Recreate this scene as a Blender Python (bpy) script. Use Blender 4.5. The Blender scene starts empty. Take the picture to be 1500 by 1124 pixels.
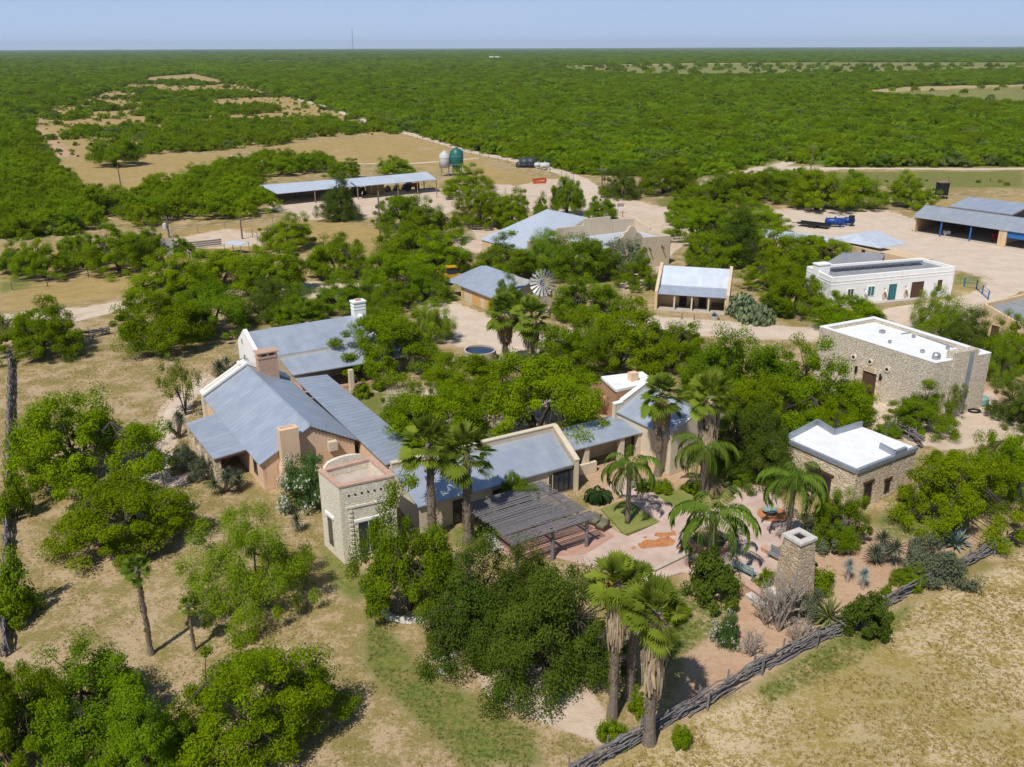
import bpy, bmesh, math, random
import numpy as np
from mathutils import Vector, Matrix
from mathutils.geometry import tessellate_polygon

S = bpy.context.scene
C = bpy.data.collections.new('ranch'); S.collection.children.link(C)
rnd = random.Random(7)
R = math.radians

# ------------------------------------------------------------------ camera model (1500 x 1124 photograph)
FPX = 1300.0; PITCH = math.atan((562 - 70) / FPX); HC = 36.0; ROLL = R(0.19)
def ray(px, py):
    u = (px - 750) / FPX; v = (562 - py) / FPX
    c, s = math.cos(ROLL), math.sin(ROLL)
    u, v = u * c + v * s, -u * s + v * c
    return Vector((u, math.cos(PITCH) + v * math.sin(PITCH), -math.sin(PITCH) + v * math.cos(PITCH)))
def G(px, py, z=0.0):
    d = ray(px, py); t = (z - HC) / d.z
    return Vector((d.x * t, d.y * t, z))
def HT(bx, by, ty, tx=None):
    b = G(bx, by); d = ray(bx if tx is None else tx, ty)
    return HC + d.z * b.y / d.y
def onplane(px, py, A, B):
    d = ray(px, py); e = Vector((B[0] - A[0], B[1] - A[1])); n = Vector((-e.y, e.x))
    t = (n.x * A[0] + n.y * A[1]) / (n.x * d.x + n.y * d.y)
    return Vector((d.x * t, d.y * t, HC + d.z * t))
def mpp(px, py):                       # metres per photo pixel at a ground point
    g = G(px, py); return (g.y * math.cos(PITCH) + HC * math.sin(PITCH)) / FPX
def up(p, z): return Vector((p[0], p[1], z))

# ------------------------------------------------------------------ things and parts
BASE = {}
def tag(o, label=None, cat=None, group=None, kind=None):
    if label: o['label'] = label
    if cat: o['category'] = cat
    if group: o['group'] = group
    if kind: o['kind'] = kind
    return o
def thing(name, label, cat, loc=(0, 0, 0), group=None):
    o = bpy.data.objects.new(name, None); C.objects.link(o)
    o.location = loc; o.empty_display_size = 0.3
    BASE[o.name] = Vector(loc)
    return tag(o, label, cat, group)
def base_of(o): return BASE.get(o.name, Vector((0, 0, 0)))

class MB:
    def __init__(s): s.V = []; s.F = []; s.R = {}
    def add(s, vs, fs):
        n = len(s.V); s.V += [tuple(v) for v in vs]; s.F += [tuple(i + n for i in f) for f in fs]; return s
    def hexa(s, b, t):
        n = len(b)
        return s.add(list(b) + list(t), [tuple(range(n))[::-1], tuple(range(n, 2 * n))] +
                     [(i, (i + 1) % n, n + (i + 1) % n, n + i) for i in range(n)])
    def prism(s, poly, z0, z1): return s.hexa([up(p, z0) for p in poly], [up(p, z1) for p in poly])
    def slab(s, pts, t): return s.hexa([Vector(p) - Vector((0, 0, t)) for p in pts], pts)
    def box(s, c, sz, rz=0.0):
        x, y, z = sz[0] / 2, sz[1] / 2, sz[2]
        ca, sa = math.cos(rz), math.sin(rz)
        q = [(c[0] + a * ca - b * sa, c[1] + a * sa + b * ca) for a, b in ((-x, -y), (x, -y), (x, y), (-x, y))]
        return s.prism(q, c[2], c[2] + z)
    def wall(s, a, b, t, z0, z1, off=0.0):
        a, b = Vector(a).to_2d(), Vector(b).to_2d(); d = (b - a).normalized(); n = Vector((-d.y, d.x))
        p = [a + n * (off - t / 2), b + n * (off - t / 2), b + n * (off + t / 2), a + n * (off + t / 2)]
        return s.prism(p, z0, z1)
    def beam(s, a, b, w, h):
        a, b = Vector(a), Vector(b); d = (b - a).normalized()
        sx = d.cross(Vector((0, 0, 1)))
        sx = Vector((1, 0, 0)) if sx.length < 1e-4 else sx.normalized()
        uz = sx.cross(d).normalized()
        q = [(-1, -1), (1, -1), (1, 1), (-1, 1)]
        return s.hexa([a + sx * (i * w / 2) + uz * (j * h / 2) for i, j in q], [b + sx * (i * w / 2) + uz * (j * h / 2) for i, j in q])
    def path(s, pts, rs, n=6, cap=True):
        pts = [Vector(p) for p in pts]; n0 = len(s.V)
        for k, p in enumerate(pts):
            d = (pts[min(k + 1, len(pts) - 1)] - pts[max(k - 1, 0)]).normalized()
            a = d.cross(Vector((0.13, 0.07, 1))) if abs(d.z) < 0.95 else d.cross(Vector((1, 0.1, 0)))
            a.normalize(); b = d.cross(a)
            for i in range(n):
                t = 2 * math.pi * i / n
                s.V.append(tuple(p + (a * math.cos(t) + b * math.sin(t)) * rs[k]))
        for k in range(len(pts) - 1):
            for i in range(n):
                j = (i + 1) % n
                s.F.append((n0 + k * n + i, n0 + k * n + j, n0 + (k + 1) * n + j, n0 + (k + 1) * n + i))
        if cap:
            s.F.append(tuple(n0 + i for i in range(n))[::-1]); m = n0 + (len(pts) - 1) * n
            s.F.append(tuple(m + i for i in range(n)))
        return s
    def tube(s, a, b, r0, r1=None, n=6): return s.path([a, b], [r0, r0 if r1 is None else r1], n)
    def lathe(s, c, prof, n=16, sx=1.0, sy=1.0, closed=True):
        n0 = len(s.V)
        for r, z in prof:
            for i in range(n):
                t = 2 * math.pi * i / n
                s.V.append((c[0] + r * sx * math.cos(t), c[1] + r * sy * math.sin(t), c[2] + z))
        for k in range(len(prof) - 1):
            for i in range(n):
                j = (i + 1) % n
                s.F.append((n0 + k * n + i, n0 + k * n + j, n0 + (k + 1) * n + j, n0 + (k + 1) * n + i))
        if closed:
            s.F.append(tuple(n0 + i for i in range(n))[::-1]); m = n0 + (len(prof) - 1) * n
            s.F.append(tuple(m + i for i in range(n)))
        return s
    def build(s, name, mat, parent=None, smooth=False, label=None, recalc=True):
        off = Vector((0, 0, 0)); p = parent
        while p is not None: off = base_of(p) if p.name in BASE else off; p = p.parent
        me = bpy.data.meshes.new(name)
        me.from_pydata([tuple(Vector(v) - off) for v in s.V], [], s.F)
        if recalc:
            bm = bmesh.new(); bm.from_mesh(me); bmesh.ops.recalc_face_normals(bm, faces=bm.faces)
            bm.to_mesh(me); bm.free()
        if s.R:
            a = me.attributes.new('rnd', 'FLOAT', 'FACE'); a.data.foreach_set('value', [s.R.get(i, 0.5) for i in range(len(me.polygons))])
        if smooth: me.polygons.foreach_set('use_smooth', [True] * len(me.polygons))
        for m in (mat if isinstance(mat, (list, tuple)) else [mat]): me.materials.append(m)
        o = bpy.data.objects.new(name, me); C.objects.link(o)
        if parent is not None: o.parent = parent
        if label: o['label'] = label
        return o

def np_mesh(name, V, F, rn, mats):
    """V (n,3), F (m,k) equal sided faces, rn per face random"""
    me = bpy.data.meshes.new(name); V = np.asarray(V, np.float32); F = np.asarray(F, np.int32)
    k = F.shape[1]
    me.vertices.add(len(V)); me.vertices.foreach_set('co', V.ravel())
    me.loops.add(F.size); me.loops.foreach_set('vertex_index', F.ravel())
    me.polygons.add(len(F)); me.polygons.foreach_set('loop_start', np.arange(0, F.size, k, dtype=np.int32))
    me.polygons.foreach_set('loop_total', np.full(len(F), k, np.int32))
    if rn is not None:
        a = me.attributes.new('rnd', 'FLOAT', 'FACE'); a.data.foreach_set('value', np.asarray(rn, np.float32))
    for m in mats: me.materials.append(m)
    me.update(calc_edges=True)
    return me
def mesh_obj(name, me, parent=None, loc=None):
    o = bpy.data.objects.new(name, me); C.objects.link(o)
    if parent is not None: o.parent = parent
    if loc is not None: o.location = loc
    return o

# ------------------------------------------------------------------ materials
def lin(r, g, b):
    f = lambda c: (c / 255 / 12.92) if c / 255 <= 0.04045 else ((c / 255 + 0.055) / 1.055) ** 2.4
    return (f(r), f(g), f(b), 1)
def new_mat(name):
    m = bpy.data.materials.new(name); m.use_nodes = True
    nt = m.node_tree; nt.nodes.clear()
    out = nt.nodes.new('ShaderNodeOutputMaterial'); b = nt.nodes.new('ShaderNodeBsdfPrincipled')
    nt.links.new(b.outputs[0], out.inputs[0])
    return m, nt, b, out
class NT:
    def __init__(s, nt): s.nt = nt
    def n(s, t, **kw):
        x = s.nt.nodes.new(t)
        for k, v in kw.items():
            if k.startswith('_'): setattr(x, k[1:], v)
            else: x.inputs[k].default_value = v
        return x
    def l(s, a, b): s.nt.links.new(a, b)
    def noise(s, vec, scale, detail=4, rough=0.6):
        x = s.n('ShaderNodeTexNoise', Scale=scale, Detail=detail, Roughness=rough); s.l(vec, x.inputs['Vector']); return x.outputs[0]
    def ramp(s, f, a, b, smooth=True):
        x = s.n('ShaderNodeMapRange', **{'From Min': a, 'From Max': b})
        x.interpolation_type = 'SMOOTHSTEP' if smooth else 'LINEAR'; s.l(f, x.inputs[0]); return x.outputs[0]
    def mix(s, f, a, b):
        x = s.nt.nodes.new('ShaderNodeMix'); x.data_type = 'RGBA'
        for i, v in ((0, f), (6, a), (7, b)):
            if isinstance(v, (int, float, tuple)): x.inputs[i].default_value = v
            else: s.l(v, x.inputs[i])
        return x.outputs[2]
    def math(s, op, a, b=0.0):
        x = s.n('ShaderNodeMath'); x.operation = op
        for i, v in ((0, a), (1, b)):
            if isinstance(v, (int, float)): x.inputs[i].default_value = v
            else: s.l(v, x.inputs[i])
        return x.outputs[0]
    def bump(s, h, bsdf, st, d):
        x = s.n('ShaderNodeBump', Strength=st, Distance=d); s.l(h, x.inputs['Height']); s.l(x.outputs[0], bsdf.inputs['Normal'])
def M(name, c1, c2=None, scale=1.2, rough=0.85, bump=0.25, bs=9.0, metal=0.0, spec=0.3, grime=None):
    m, nt, b, out = new_mat(name); k = NT(nt)
    co = k.n('ShaderNodeTexCoord').outputs['Object']
    c2 = c2 or tuple(x * 0.8 for x in c1[:3]) + (1,)
    f = k.ramp(k.noise(co, scale, 5), 0.35, 0.68)
    col = k.mix(f, c1, c2)
    f2 = k.ramp(k.noise(co, bs * 1.7, 3), 0.3, 0.75)
    dk = tuple(x * 0.84 for x in c1[:3]) + (1,)
    col = k.mix(k.math('MULTIPLY', f2, 0.5), col, dk)
    if grime:                                   # vertical streaks of dirt and weathering
        mp = k.n('ShaderNodeMapping'); mp.inputs['Scale'].default_value = (1, 1, 0.12); k.l(co, mp.inputs[0])
        g = k.ramp(k.noise(mp.outputs[0], 2.2, 5), 0.52, 0.74)
        col = k.mix(k.math('MULTIPLY', g, 0.55), col, grime)
    k.l(col, b.inputs['Base Color'])
    b.inputs['Roughness'].default_value = rough; b.inputs['Metallic'].default_value = metal
    b.inputs['Specular IOR Level'].default_value = spec
    if bump: k.bump(k.noise(co, bs, 6), b, bump, 0.06)
    return m
def Mstone(name, cols, mortar, scale=2.2, bump=0.8, dist=0.1):
    m, nt, b, out = new_mat(name); k = NT(nt)
    co = k.n('ShaderNodeTexCoord').outputs['Object']
    w = k.n('ShaderNodeTexNoise', Scale=1.7, Detail=3); k.l(co, w.inputs['Vector'])
    wv = k.n('ShaderNodeVectorMath'); wv.operation = 'MULTIPLY_ADD'
    k.l(w.outputs['Color'], wv.inputs[0]); wv.inputs[1].default_value = (0.5, 0.5, 0.5); k.l(co, wv.inputs[2])
    mp = k.n('ShaderNodeMapping'); mp.inputs['Scale'].default_value = (1, 1, 1.8); k.l(wv.outputs[0], mp.inputs[0])
    v = k.n('ShaderNodeTexVoronoi', Scale=scale); k.l(mp.outputs[0], v.inputs['Vector'])
    e = k.n('ShaderNodeTexVoronoi', Scale=scale); e.feature = 'DISTANCE_TO_EDGE'; k.l(mp.outputs[0], e.inputs['Vector'])
    sp = k.n('ShaderNodeSeparateColor'); k.l(v.outputs['Color'], sp.inputs[0])
    rp = k.n('ShaderNodeValToRGB'); rp.color_ramp.interpolation = 'LINEAR'
    el = rp.color_ramp.elements
    el[0].color = cols[0]; el[1].color = cols[-1]
    for i, c in enumerate(cols[1:-1]): x = el.new((i + 1) / (len(cols) - 1)); x.color = c
    k.l(sp.outputs[0], rp.inputs[0])
    ed = k.ramp(e.outputs[0], 0.02, 0.13)
    col = k.mix(ed, mortar, rp.outputs[0])
    col = k.mix(k.math('MULTIPLY', k.ramp(k.noise(co, 7, 4), 0.35, 0.7), 0.4), col, tuple(x * 0.66 for x in cols[0][:3]) + (1,))
    k.l(col, b.inputs['Base Color']); b.inputs['Roughness'].default_value = 0.92; b.inputs['Specular IOR Level'].default_value = 0.2
    h = k.math('ADD', ed, k.math('MULTIPLY', k.noise(co, 12, 4), 0.7))
    k.bump(h, b, bump, dist)
    return m
def Mleaf(name, c1, c2, var=0.22, trans=0.3):
    m, nt, b, out = new_mat(name); k = NT(nt)
    at = k.n('ShaderNodeAttribute'); at.attribute_name = 'rnd'
    oi = k.n('ShaderNodeObjectInfo')
    col = k.mix(at.outputs['Fac'], c1, c2)
    hs = k.n('ShaderNodeHueSaturation')
    k.l(col, hs.inputs['Color'])
    k.l(k.math('ADD', k.math('MULTIPLY', oi.outputs['Random'], var * 2), 1 - var), hs.inputs['Value'])
    k.l(k.math('ADD', k.math('MULTIPLY', k.math('FRACT', k.math('MULTIPLY', oi.outputs['Random'], 7.31)), 0.018), 0.491), hs.inputs['Hue'])
    k.l(hs.outputs[0], b.inputs['Base Color'])
    b.inputs['Roughness'].default_value = 0.75; b.inputs['Specular IOR Level'].default_value = 0.03
    if trans:
        tr = k.n('ShaderNodeBsdfTranslucent'); k.l(hs.outputs[0], tr.inputs[0])
        mx = k.n('ShaderNodeMixShader'); mx.inputs[0].default_value = trans
        k.l(b.outputs[0], mx.inputs[1]); k.l(tr.outputs[0], mx.inputs[2]); k.l(mx.outputs[0], out.inputs[0])
    return m
def Mroof(name, c1, c2, rust, metal=0.35, rough=0.42):
    m, nt, b, out = new_mat(name); k = NT(nt)
    co = k.n('ShaderNodeTexCoord').outputs['Object']
    col = k.mix(k.ramp(k.noise(co, 0.7, 5, 0.65), 0.35, 0.7), c1, c2)
    col = k.mix(k.math('MULTIPLY', k.ramp(k.noise(co, 1.9, 6, 0.7), 0.56, 0.8), 0.55), col, rust)
    at = k.n('ShaderNodeAttribute'); at.attribute_name = 'rnd'
    hv = k.n('ShaderNodeHueSaturation'); k.l(col, hv.inputs['Color']); k.l(k.math('ADD', k.math('MULTIPLY', at.outputs['Fac'], 0.10), 0.95), hv.inputs['Value']); col = hv.outputs[0]
    k.l(col, b.inputs['Base Color'])
    b.inputs['Metallic'].default_value = metal
    k.l(k.math('ADD', k.math('MULTIPLY', k.noise(co, 1.1, 3), 0.25), rough - 0.12), b.inputs['Roughness'])
    k.bump(k.noise(co, 3.0, 3), b, 0.12, 0.03)
    return m
MAT = dict(
    roof=Mroof('galvanized_roof', (0.385, 0.43, 0.515, 1), (0.45, 0.495, 0.565, 1), (0.31, 0.325, 0.37, 1)),
    roof_pale=Mroof('pale_roof_metal', (0.55, 0.60, 0.68, 1), (0.62, 0.66, 0.72, 1), (0.48, 0.50, 0.55, 1), 0.25),
    roof_grey=Mroof('grey_roof_metal', (0.36, 0.39, 0.43, 1), (0.42, 0.44, 0.47, 1), (0.30, 0.31, 0.33, 1), 0.25),
    membrane=M('white_roof_membrane', (0.82, 0.82, 0.83, 1), (0.72, 0.72, 0.715, 1), 0.8, 0.7, 0.1, grime=None),
    tar=M('grey_flat_roof', (0.24, 0.25, 0.27, 1), (0.31, 0.31, 0.32, 1), 0.7, 0.8),
    flash=M('roof_flashing', (0.36, 0.39, 0.45, 1), None, 1.0, 0.45, 0.1, metal=0.4),
    white=M('white_plaster', (0.88, 0.87, 0.85, 1), (0.83, 0.815, 0.79, 1), 0.6, grime=(0.70, 0.67, 0.62, 1)),
    cream=M('cream_plaster', (0.68, 0.58, 0.44, 1), (0.60, 0.51, 0.38, 1), 0.6, grime=(0.48, 0.39, 0.28, 1)),
    beige=M('beige_stucco', (0.62, 0.50, 0.37, 1), (0.56, 0.45, 0.32, 1), 0.5, grime=(0.36, 0.28, 0.19, 1)),
    tan=M('tan_stucco', (0.66, 0.48, 0.30, 1), (0.60, 0.43, 0.26, 1), 0.5, grime=(0.38, 0.26, 0.15, 1)),
    peach=M('peach_plaster', (0.74, 0.52, 0.36, 1), (0.69, 0.47, 0.32, 1), 0.5, grime=(0.38, 0.21, 0.13, 1)),
    adobe=M('adobe_brick', (0.52, 0.30, 0.18, 1), (0.44, 0.25, 0.15, 1), 1.5, bump=0.5),
    yellow=M('yellow_door_paint', (0.58, 0.36, 0.12, 1), (0.52, 0.32, 0.11, 1), 0.8, 0.6, 0.1),
    coping=M('pink_brick_coping', (0.55, 0.35, 0.27, 1), (0.46, 0.29, 0.22, 1), 3.0, bump=0.5),
    brick=M('pale_brick', (0.55, 0.36, 0.26, 1), (0.44, 0.28, 0.20, 1), 4.0, bump=0.6),
    sillar=Mstone('pale_block_stone', [(0.72, 0.64, 0.50, 1), (0.77, 0.70, 0.57, 1), (0.80, 0.74, 0.62, 1)], (0.68, 0.60, 0.47, 1), 3.3, 0.5, 0.05),
    chapel=Mstone('rough_limestone', [(0.70, 0.60, 0.46, 1), (0.76, 0.67, 0.53, 1), (0.80, 0.72, 0.59, 1)], (0.68, 0.58, 0.45, 1), 3.4, 0.9, 0.12),
    rubble=Mstone('tan_rubble_stone', [(0.58, 0.42, 0.26, 1), (0.70, 0.57, 0.40, 1), (0.76, 0.67, 0.52, 1), (0.62, 0.44, 0.27, 1)], (0.68, 0.58, 0.44, 1), 1.7, 0.8, 0.1),
    fieldstone=Mstone('orange_field_stone', [(0.42, 0.28, 0.155, 1), (0.56, 0.42, 0.27, 1), (0.62, 0.53, 0.40, 1), (0.48, 0.31, 0.175, 1)], (0.52, 0.43, 0.32, 1), 2.2, 0.8, 0.1),
    rock=M('white_rock', (0.62, 0.58, 0.52, 1), (0.45, 0.42, 0.37, 1), 2.5, bump=0.6),
    pergola=M('dark_pergola_pole', (0.15, 0.145, 0.155, 1), (0.22, 0.205, 0.21, 1), 5.0, bump=0.5),
    wood=M('grey_weathered_wood', (0.24, 0.22, 0.21, 1), (0.15, 0.135, 0.13, 1), 5.0, bump=0.6),
    stick=M('silver_fence_stick', (0.235, 0.215, 0.21, 1), (0.12, 0.105, 0.10, 1), 3.0, bump=0.6),
    brown=M('brown_wood', (0.10, 0.055, 0.035, 1), (0.07, 0.04, 0.025, 1), 4.0, 0.6),
    bark=M('dark_bark', (0.055, 0.043, 0.035, 1), (0.095, 0.075, 0.06, 1), 5.0, bump=0.8),
    palmbark=M('palm_bark', (0.17, 0.13, 0.10, 1), (0.26, 0.21, 0.17, 1), 6.0, bump=0.9),
    dead=M('bleached_branch', (0.38, 0.32, 0.27, 1), (0.25, 0.205, 0.17, 1), 3.0),
    glass=M('dark_glass', (0.035, 0.04, 0.05, 1), (0.06, 0.065, 0.075, 1), 1.0, 0.12, 0.0, spec=0.6),
    dark=M('dark_interior', (0.03, 0.026, 0.024, 1), None, 1.0, 0.9, 0.0),
    teal=M('teal_paint', (0.04, 0.17, 0.19, 1), None, 1.0, 0.55, 0.1),
    blue=M('blue_paint', (0.025, 0.12, 0.36, 1), (0.03, 0.15, 0.40, 1), 1.0, 0.45, 0.1),
    navy=M('navy_tank_paint', (0.012, 0.05, 0.22, 1), (0.015, 0.06, 0.26, 1), 1.0, 0.35, 0.1),
    green=M('green_silo_paint', (0.015, 0.11, 0.10, 1), (0.025, 0.14, 0.12, 1), 1.0, 0.4, 0.1),
    offwhite=M('white_metal_paint', (0.56, 0.56, 0.55, 1), None, 1.0, 0.45, 0.1),
    black=M('black_paint', (0.016, 0.017, 0.02, 1), None, 1.0, 0.6, 0.1),
    slate=M('slate_plastic', (0.045, 0.055, 0.075, 1), None, 1.0, 0.5, 0.1),
    red=M('red_paint', (0.30, 0.03, 0.02, 1), None, 1.0, 0.5, 0.1),
    orange=M('orange_paint', (0.60, 0.09, 0.025, 1), None, 1.0, 0.6, 0.1),
    machine=M('machine_yellow', (0.55, 0.30, 0.02, 1), None, 1.0, 0.5, 0.1),
    blade=M('windmill_blade', (0.50, 0.50, 0.49, 1), (0.34, 0.33, 0.32, 1), 3.0, 0.5, 0.1, metal=0.3),
    steel=M('galvanised_steel', (0.42, 0.43, 0.45, 1), None, 1.0, 0.4, 0.1, metal=0.6),
    rust=M('rusty_pipe', (0.24, 0.17, 0.13, 1), None, 2.0, 0.7),
    pole=M('pole_wood', (0.17, 0.13, 0.11, 1), None, 2.0, 0.85),
    concrete=M('pale_concrete', (0.52, 0.44, 0.37, 1), None, 1.5),
    pinkcon=M('pink_concrete', (0.58, 0.44, 0.375, 1), (0.46, 0.32, 0.26, 1), 0.55, bump=0.4, bs=5.0),
    tile=M('red_clay_tile', (0.50, 0.29, 0.22, 1), (0.42, 0.24, 0.18, 1), 2.0),
    stain=M('rust_orange_stain', (0.44, 0.17, 0.06, 1), (0.52, 0.25, 0.12, 1), 3.0),
    cushion=M('olive_cushion', (0.20, 0.19, 0.13, 1), None, 2.0, 0.9),
    hay=M('hay', (0.42, 0.30, 0.12, 1), (0.30, 0.20, 0.08, 1), 6.0),
    water=M('tank_water', (0.012, 0.035, 0.075, 1), None, 1.0, 0.08, 0.0, spec=0.7),
    mint=M('mint_box_paint', (0.25, 0.36, 0.34, 1), None, 1.0, 0.6),
)
LEAF = dict(
    mesq=Mleaf('mesquite_leaf', (0.1226, 0.1933, 0.0017, 1.0000), (0.2400, 0.3333, 0.0040, 1.0000), 0.18, 0.36),
    mid=Mleaf('huisache_leaf', (0.1073, 0.1771, 0.0035, 1.0000), (0.2036, 0.2911, 0.0070, 1.0000), 0.18, 0.34), wisp=Mleaf('wispy_leaf', (0.1771, 0.2693, 0.0077, 1.0000), (0.2909, 0.3976, 0.0192, 1.0000), 0.1, 0.42),
    dark=Mleaf('oak_leaf', (0.0588, 0.0971, 0.0097, 1.0000), (0.1174, 0.1720, 0.0169, 1.0000), 0.15),
    grey=Mleaf('sage_leaf', (0.1210, 0.1430, 0.0825, 1.0000), (0.1980, 0.2200, 0.1320, 1.0000)),
    retama=Mleaf('retama_leaf', (0.14, 0.19, 0.02, 1), (0.22, 0.25, 0.03, 1)),
    olean=Mleaf('oleander_leaf', (0.0607, 0.1148, 0.0270, 1.0000), (0.1215, 0.1890, 0.0473, 1.0000)),
    palm=Mleaf('fan_palm_leaf', (0.115, 0.170, 0.016, 1), (0.24, 0.30, 0.035, 1), 0.1, 0.32),
    feather=Mleaf('feather_palm_leaf', (0.085, 0.145, 0.014, 1), (0.17, 0.23, 0.03, 1), 0.12),
    sago=Mleaf('sago_leaf', (0.020, 0.045, 0.012, 1), (0.045, 0.075, 0.02, 1), 0.1, 0.1),
    yucca=Mleaf('yucca_leaf', (0.16, 0.19, 0.05, 1), (0.28, 0.30, 0.10, 1), 0.1, 0.15),
    blueyucca=Mleaf('blue_yucca_leaf', (0.13, 0.22, 0.22, 1), (0.22, 0.32, 0.31, 1), 0.1, 0.1),
    agave=Mleaf('agave_leaf', (0.14, 0.21, 0.20, 1), (0.23, 0.30, 0.28, 1), 0.1, 0.05),
    spike=Mleaf('dark_yucca_leaf', (0.055, 0.075, 0.04, 1), (0.11, 0.13, 0.08, 1), 0.1, 0.1),
    thatch=Mleaf('dead_frond', (0.2990, 0.2185, 0.1380, 1.0000), (0.4830, 0.3795, 0.2645, 1.0000), 0.12, 0.15),
    bloom=Mleaf('white_bloom', (0.60, 0.58, 0.50, 1), (0.72, 0.70, 0.62, 1), 0.05, 0.2),
    flower=Mleaf('palm_flower', (0.55, 0.26, 0.015, 1), (0.62, 0.36, 0.03, 1), 0.05, 0.1),
    cactus=Mleaf('prickly_pear_pad', (0.15, 0.20, 0.10, 1), (0.24, 0.29, 0.16, 1), 0.1, 0.0),
    grass=Mleaf('dry_grass_blade', (0.20, 0.145, 0.035, 1), (0.36, 0.28, 0.10, 1), 0.25, 0.2),
    lawn=Mleaf('green_grass_blade', (0.09, 0.13, 0.02, 1), (0.17, 0.20, 0.04, 1), 0.2, 0.2),
    far=Mleaf('woodland_leaf', (0.1427, 0.2357, 0.0065, 1.0000), (0.2745, 0.3901, 0.0114, 1.0000), 0.22, 0.42),
    fardark=Mleaf('cedar_leaf', (0.0618, 0.1162, 0.0085, 1.0000), (0.1304, 0.2046, 0.0148, 1.0000), 0.2, 0.25), fargrey=Mleaf('grey_scrub_leaf', (0.1271, 0.1694, 0.0363, 1.0000), (0.1997, 0.2420, 0.0605, 1.0000), 0.2, 0.25),
    twig=Mleaf('dry_twig', (0.20, 0.16, 0.13, 1), (0.33, 0.28, 0.24, 1), 0.1, 0.0),
)
# ------------------------------------------------------------------ ground zones
def W(poly): return [G(x, y).to_2d() for x, y in poly]
def vnoise(x, y, s, seed=0):
    x = x / s + seed * 17.3; y = y / s - seed * 9.1
    xi, yi = np.floor(x), np.floor(y); fx, fy = x - xi, y - yi
    h = lambda a, b: np.abs(np.modf(np.sin(a * 127.1 + b * 311.7 + seed) * 43758.5453)[0])
    fx = fx * fx * (3 - 2 * fx); fy = fy * fy * (3 - 2 * fy)
    return (h(xi, yi) * (1 - fx) + h(xi + 1, yi) * fx) * (1 - fy) + (h(xi, yi + 1) * (1 - fx) + h(xi + 1, yi + 1) * fx) * fy
def fbm(x, y, s, seed=0): return vnoise(x, y, s, seed) * .55 + vnoise(x, y, s / 2.3, seed + 1) * .3 + vnoise(x, y, s / 5, seed + 2) * .15
def sdist(X, Y, poly, closed=True):
    """signed distance, positive inside (closed) or minus distance to the line (open)"""
    d = np.full(X.shape, 1e9); ins = np.zeros(X.shape, bool); n = len(poly)
    for i in range(n if closed else n - 1):
        ax, ay = poly[i]; bx, by = poly[(i + 1) % n]
        ex, ey = bx - ax, by - ay
        t = np.clip(((X - ax) * ex + (Y - ay) * ey) / (ex * ex + ey * ey + 1e-9), 0, 1)
        d = np.minimum(d, np.hypot(X - ax - t * ex, Y - ay - t * ey))
        if closed and abs(ey) > 1e-9:
            c = ((ay > Y) != (by > Y)) & (X < ex * (Y - ay) / ey + ax); ins ^= c
    return np.where(ins, d, -d) if closed else -d
def inside(X, Y, poly): return sdist(X, Y, poly) > 0

SANDY = [  # (pixel polygon, feather in photo pixels)
    ([(600, 300), (650, 285), (700, 268), (760, 272), (800, 262), (850, 262), (880, 285), (960, 300), (1010, 310), (1000, 345), (975, 352), (900, 318), (860, 322), (780, 310), (690, 300), (640, 318)], 3),
    ([(665, 345), (712, 330), (735, 338), (700, 372), (664, 366)], 3), ([(395, 305), (430, 288), (640, 276), (700, 285), (640, 305), (540, 318), (440, 322)], 3),
    ([(950, 310), (1040, 300), (1100, 310), (1180, 303), (1300, 308), (1345, 322), (1500, 352), (1500, 425), (1455, 420), (1420, 400), (1340, 380), (1230, 352), (1120, 340), (1060, 345), (1000, 360), (930, 430), (905, 420), (960, 350)], 3),
    ([(610, 428), (668, 443), (740, 470), (800, 488), (870, 470), (960, 463), (1060, 470), (1190, 486), (1260, 468), (1320, 452), (1440, 438), (1440, 455), (1330, 470), (1200, 500), (1080, 495), (980, 488), (900, 500), (840, 515), (740, 520), (640, 500), (615, 470)], 4),
    ([(1195, 580), (1240, 560), (1290, 575), (1400, 608), (1450, 570), (1470, 600), (1440, 640), (1340, 650), (1260, 620), (1200, 610)], 5),
    ([(205, 700), (222, 640), (240, 590), (265, 572), (300, 545), (315, 555), (280, 590), (262, 640), (245, 720), (215, 760), (180, 760)], 6),
    ([(700, 985), (760, 960), (870, 1010), (900, 1060), (880, 1090), (800, 1060), (720, 1020)], 9),
    ([(550, 570), (700, 560), (860, 590), (880, 640), (800, 640), (620, 680), (560, 610)], 8),
    ([(1320, 610), (1440, 590), (1500, 600), (1500, 640), (1400, 660), (1320, 650)], 8),
    ([(235, 355), (330, 335), (400, 345), (380, 360), (280, 365)], 4), ([(1290, 455), (1440, 430), (1500, 470), (1440, 520), (1300, 500)], 6),
    ([(0, 460), (120, 450), (270, 425), (470, 412), (640, 425), (560, 440), (350, 432), (200, 447), (130, 462), (0, 475)], 3),
    ([(1030, 262), (1110, 245), (1180, 243), (1240, 247), (1120, 262), (1050, 285), (1000, 290)], 2),
]
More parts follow.
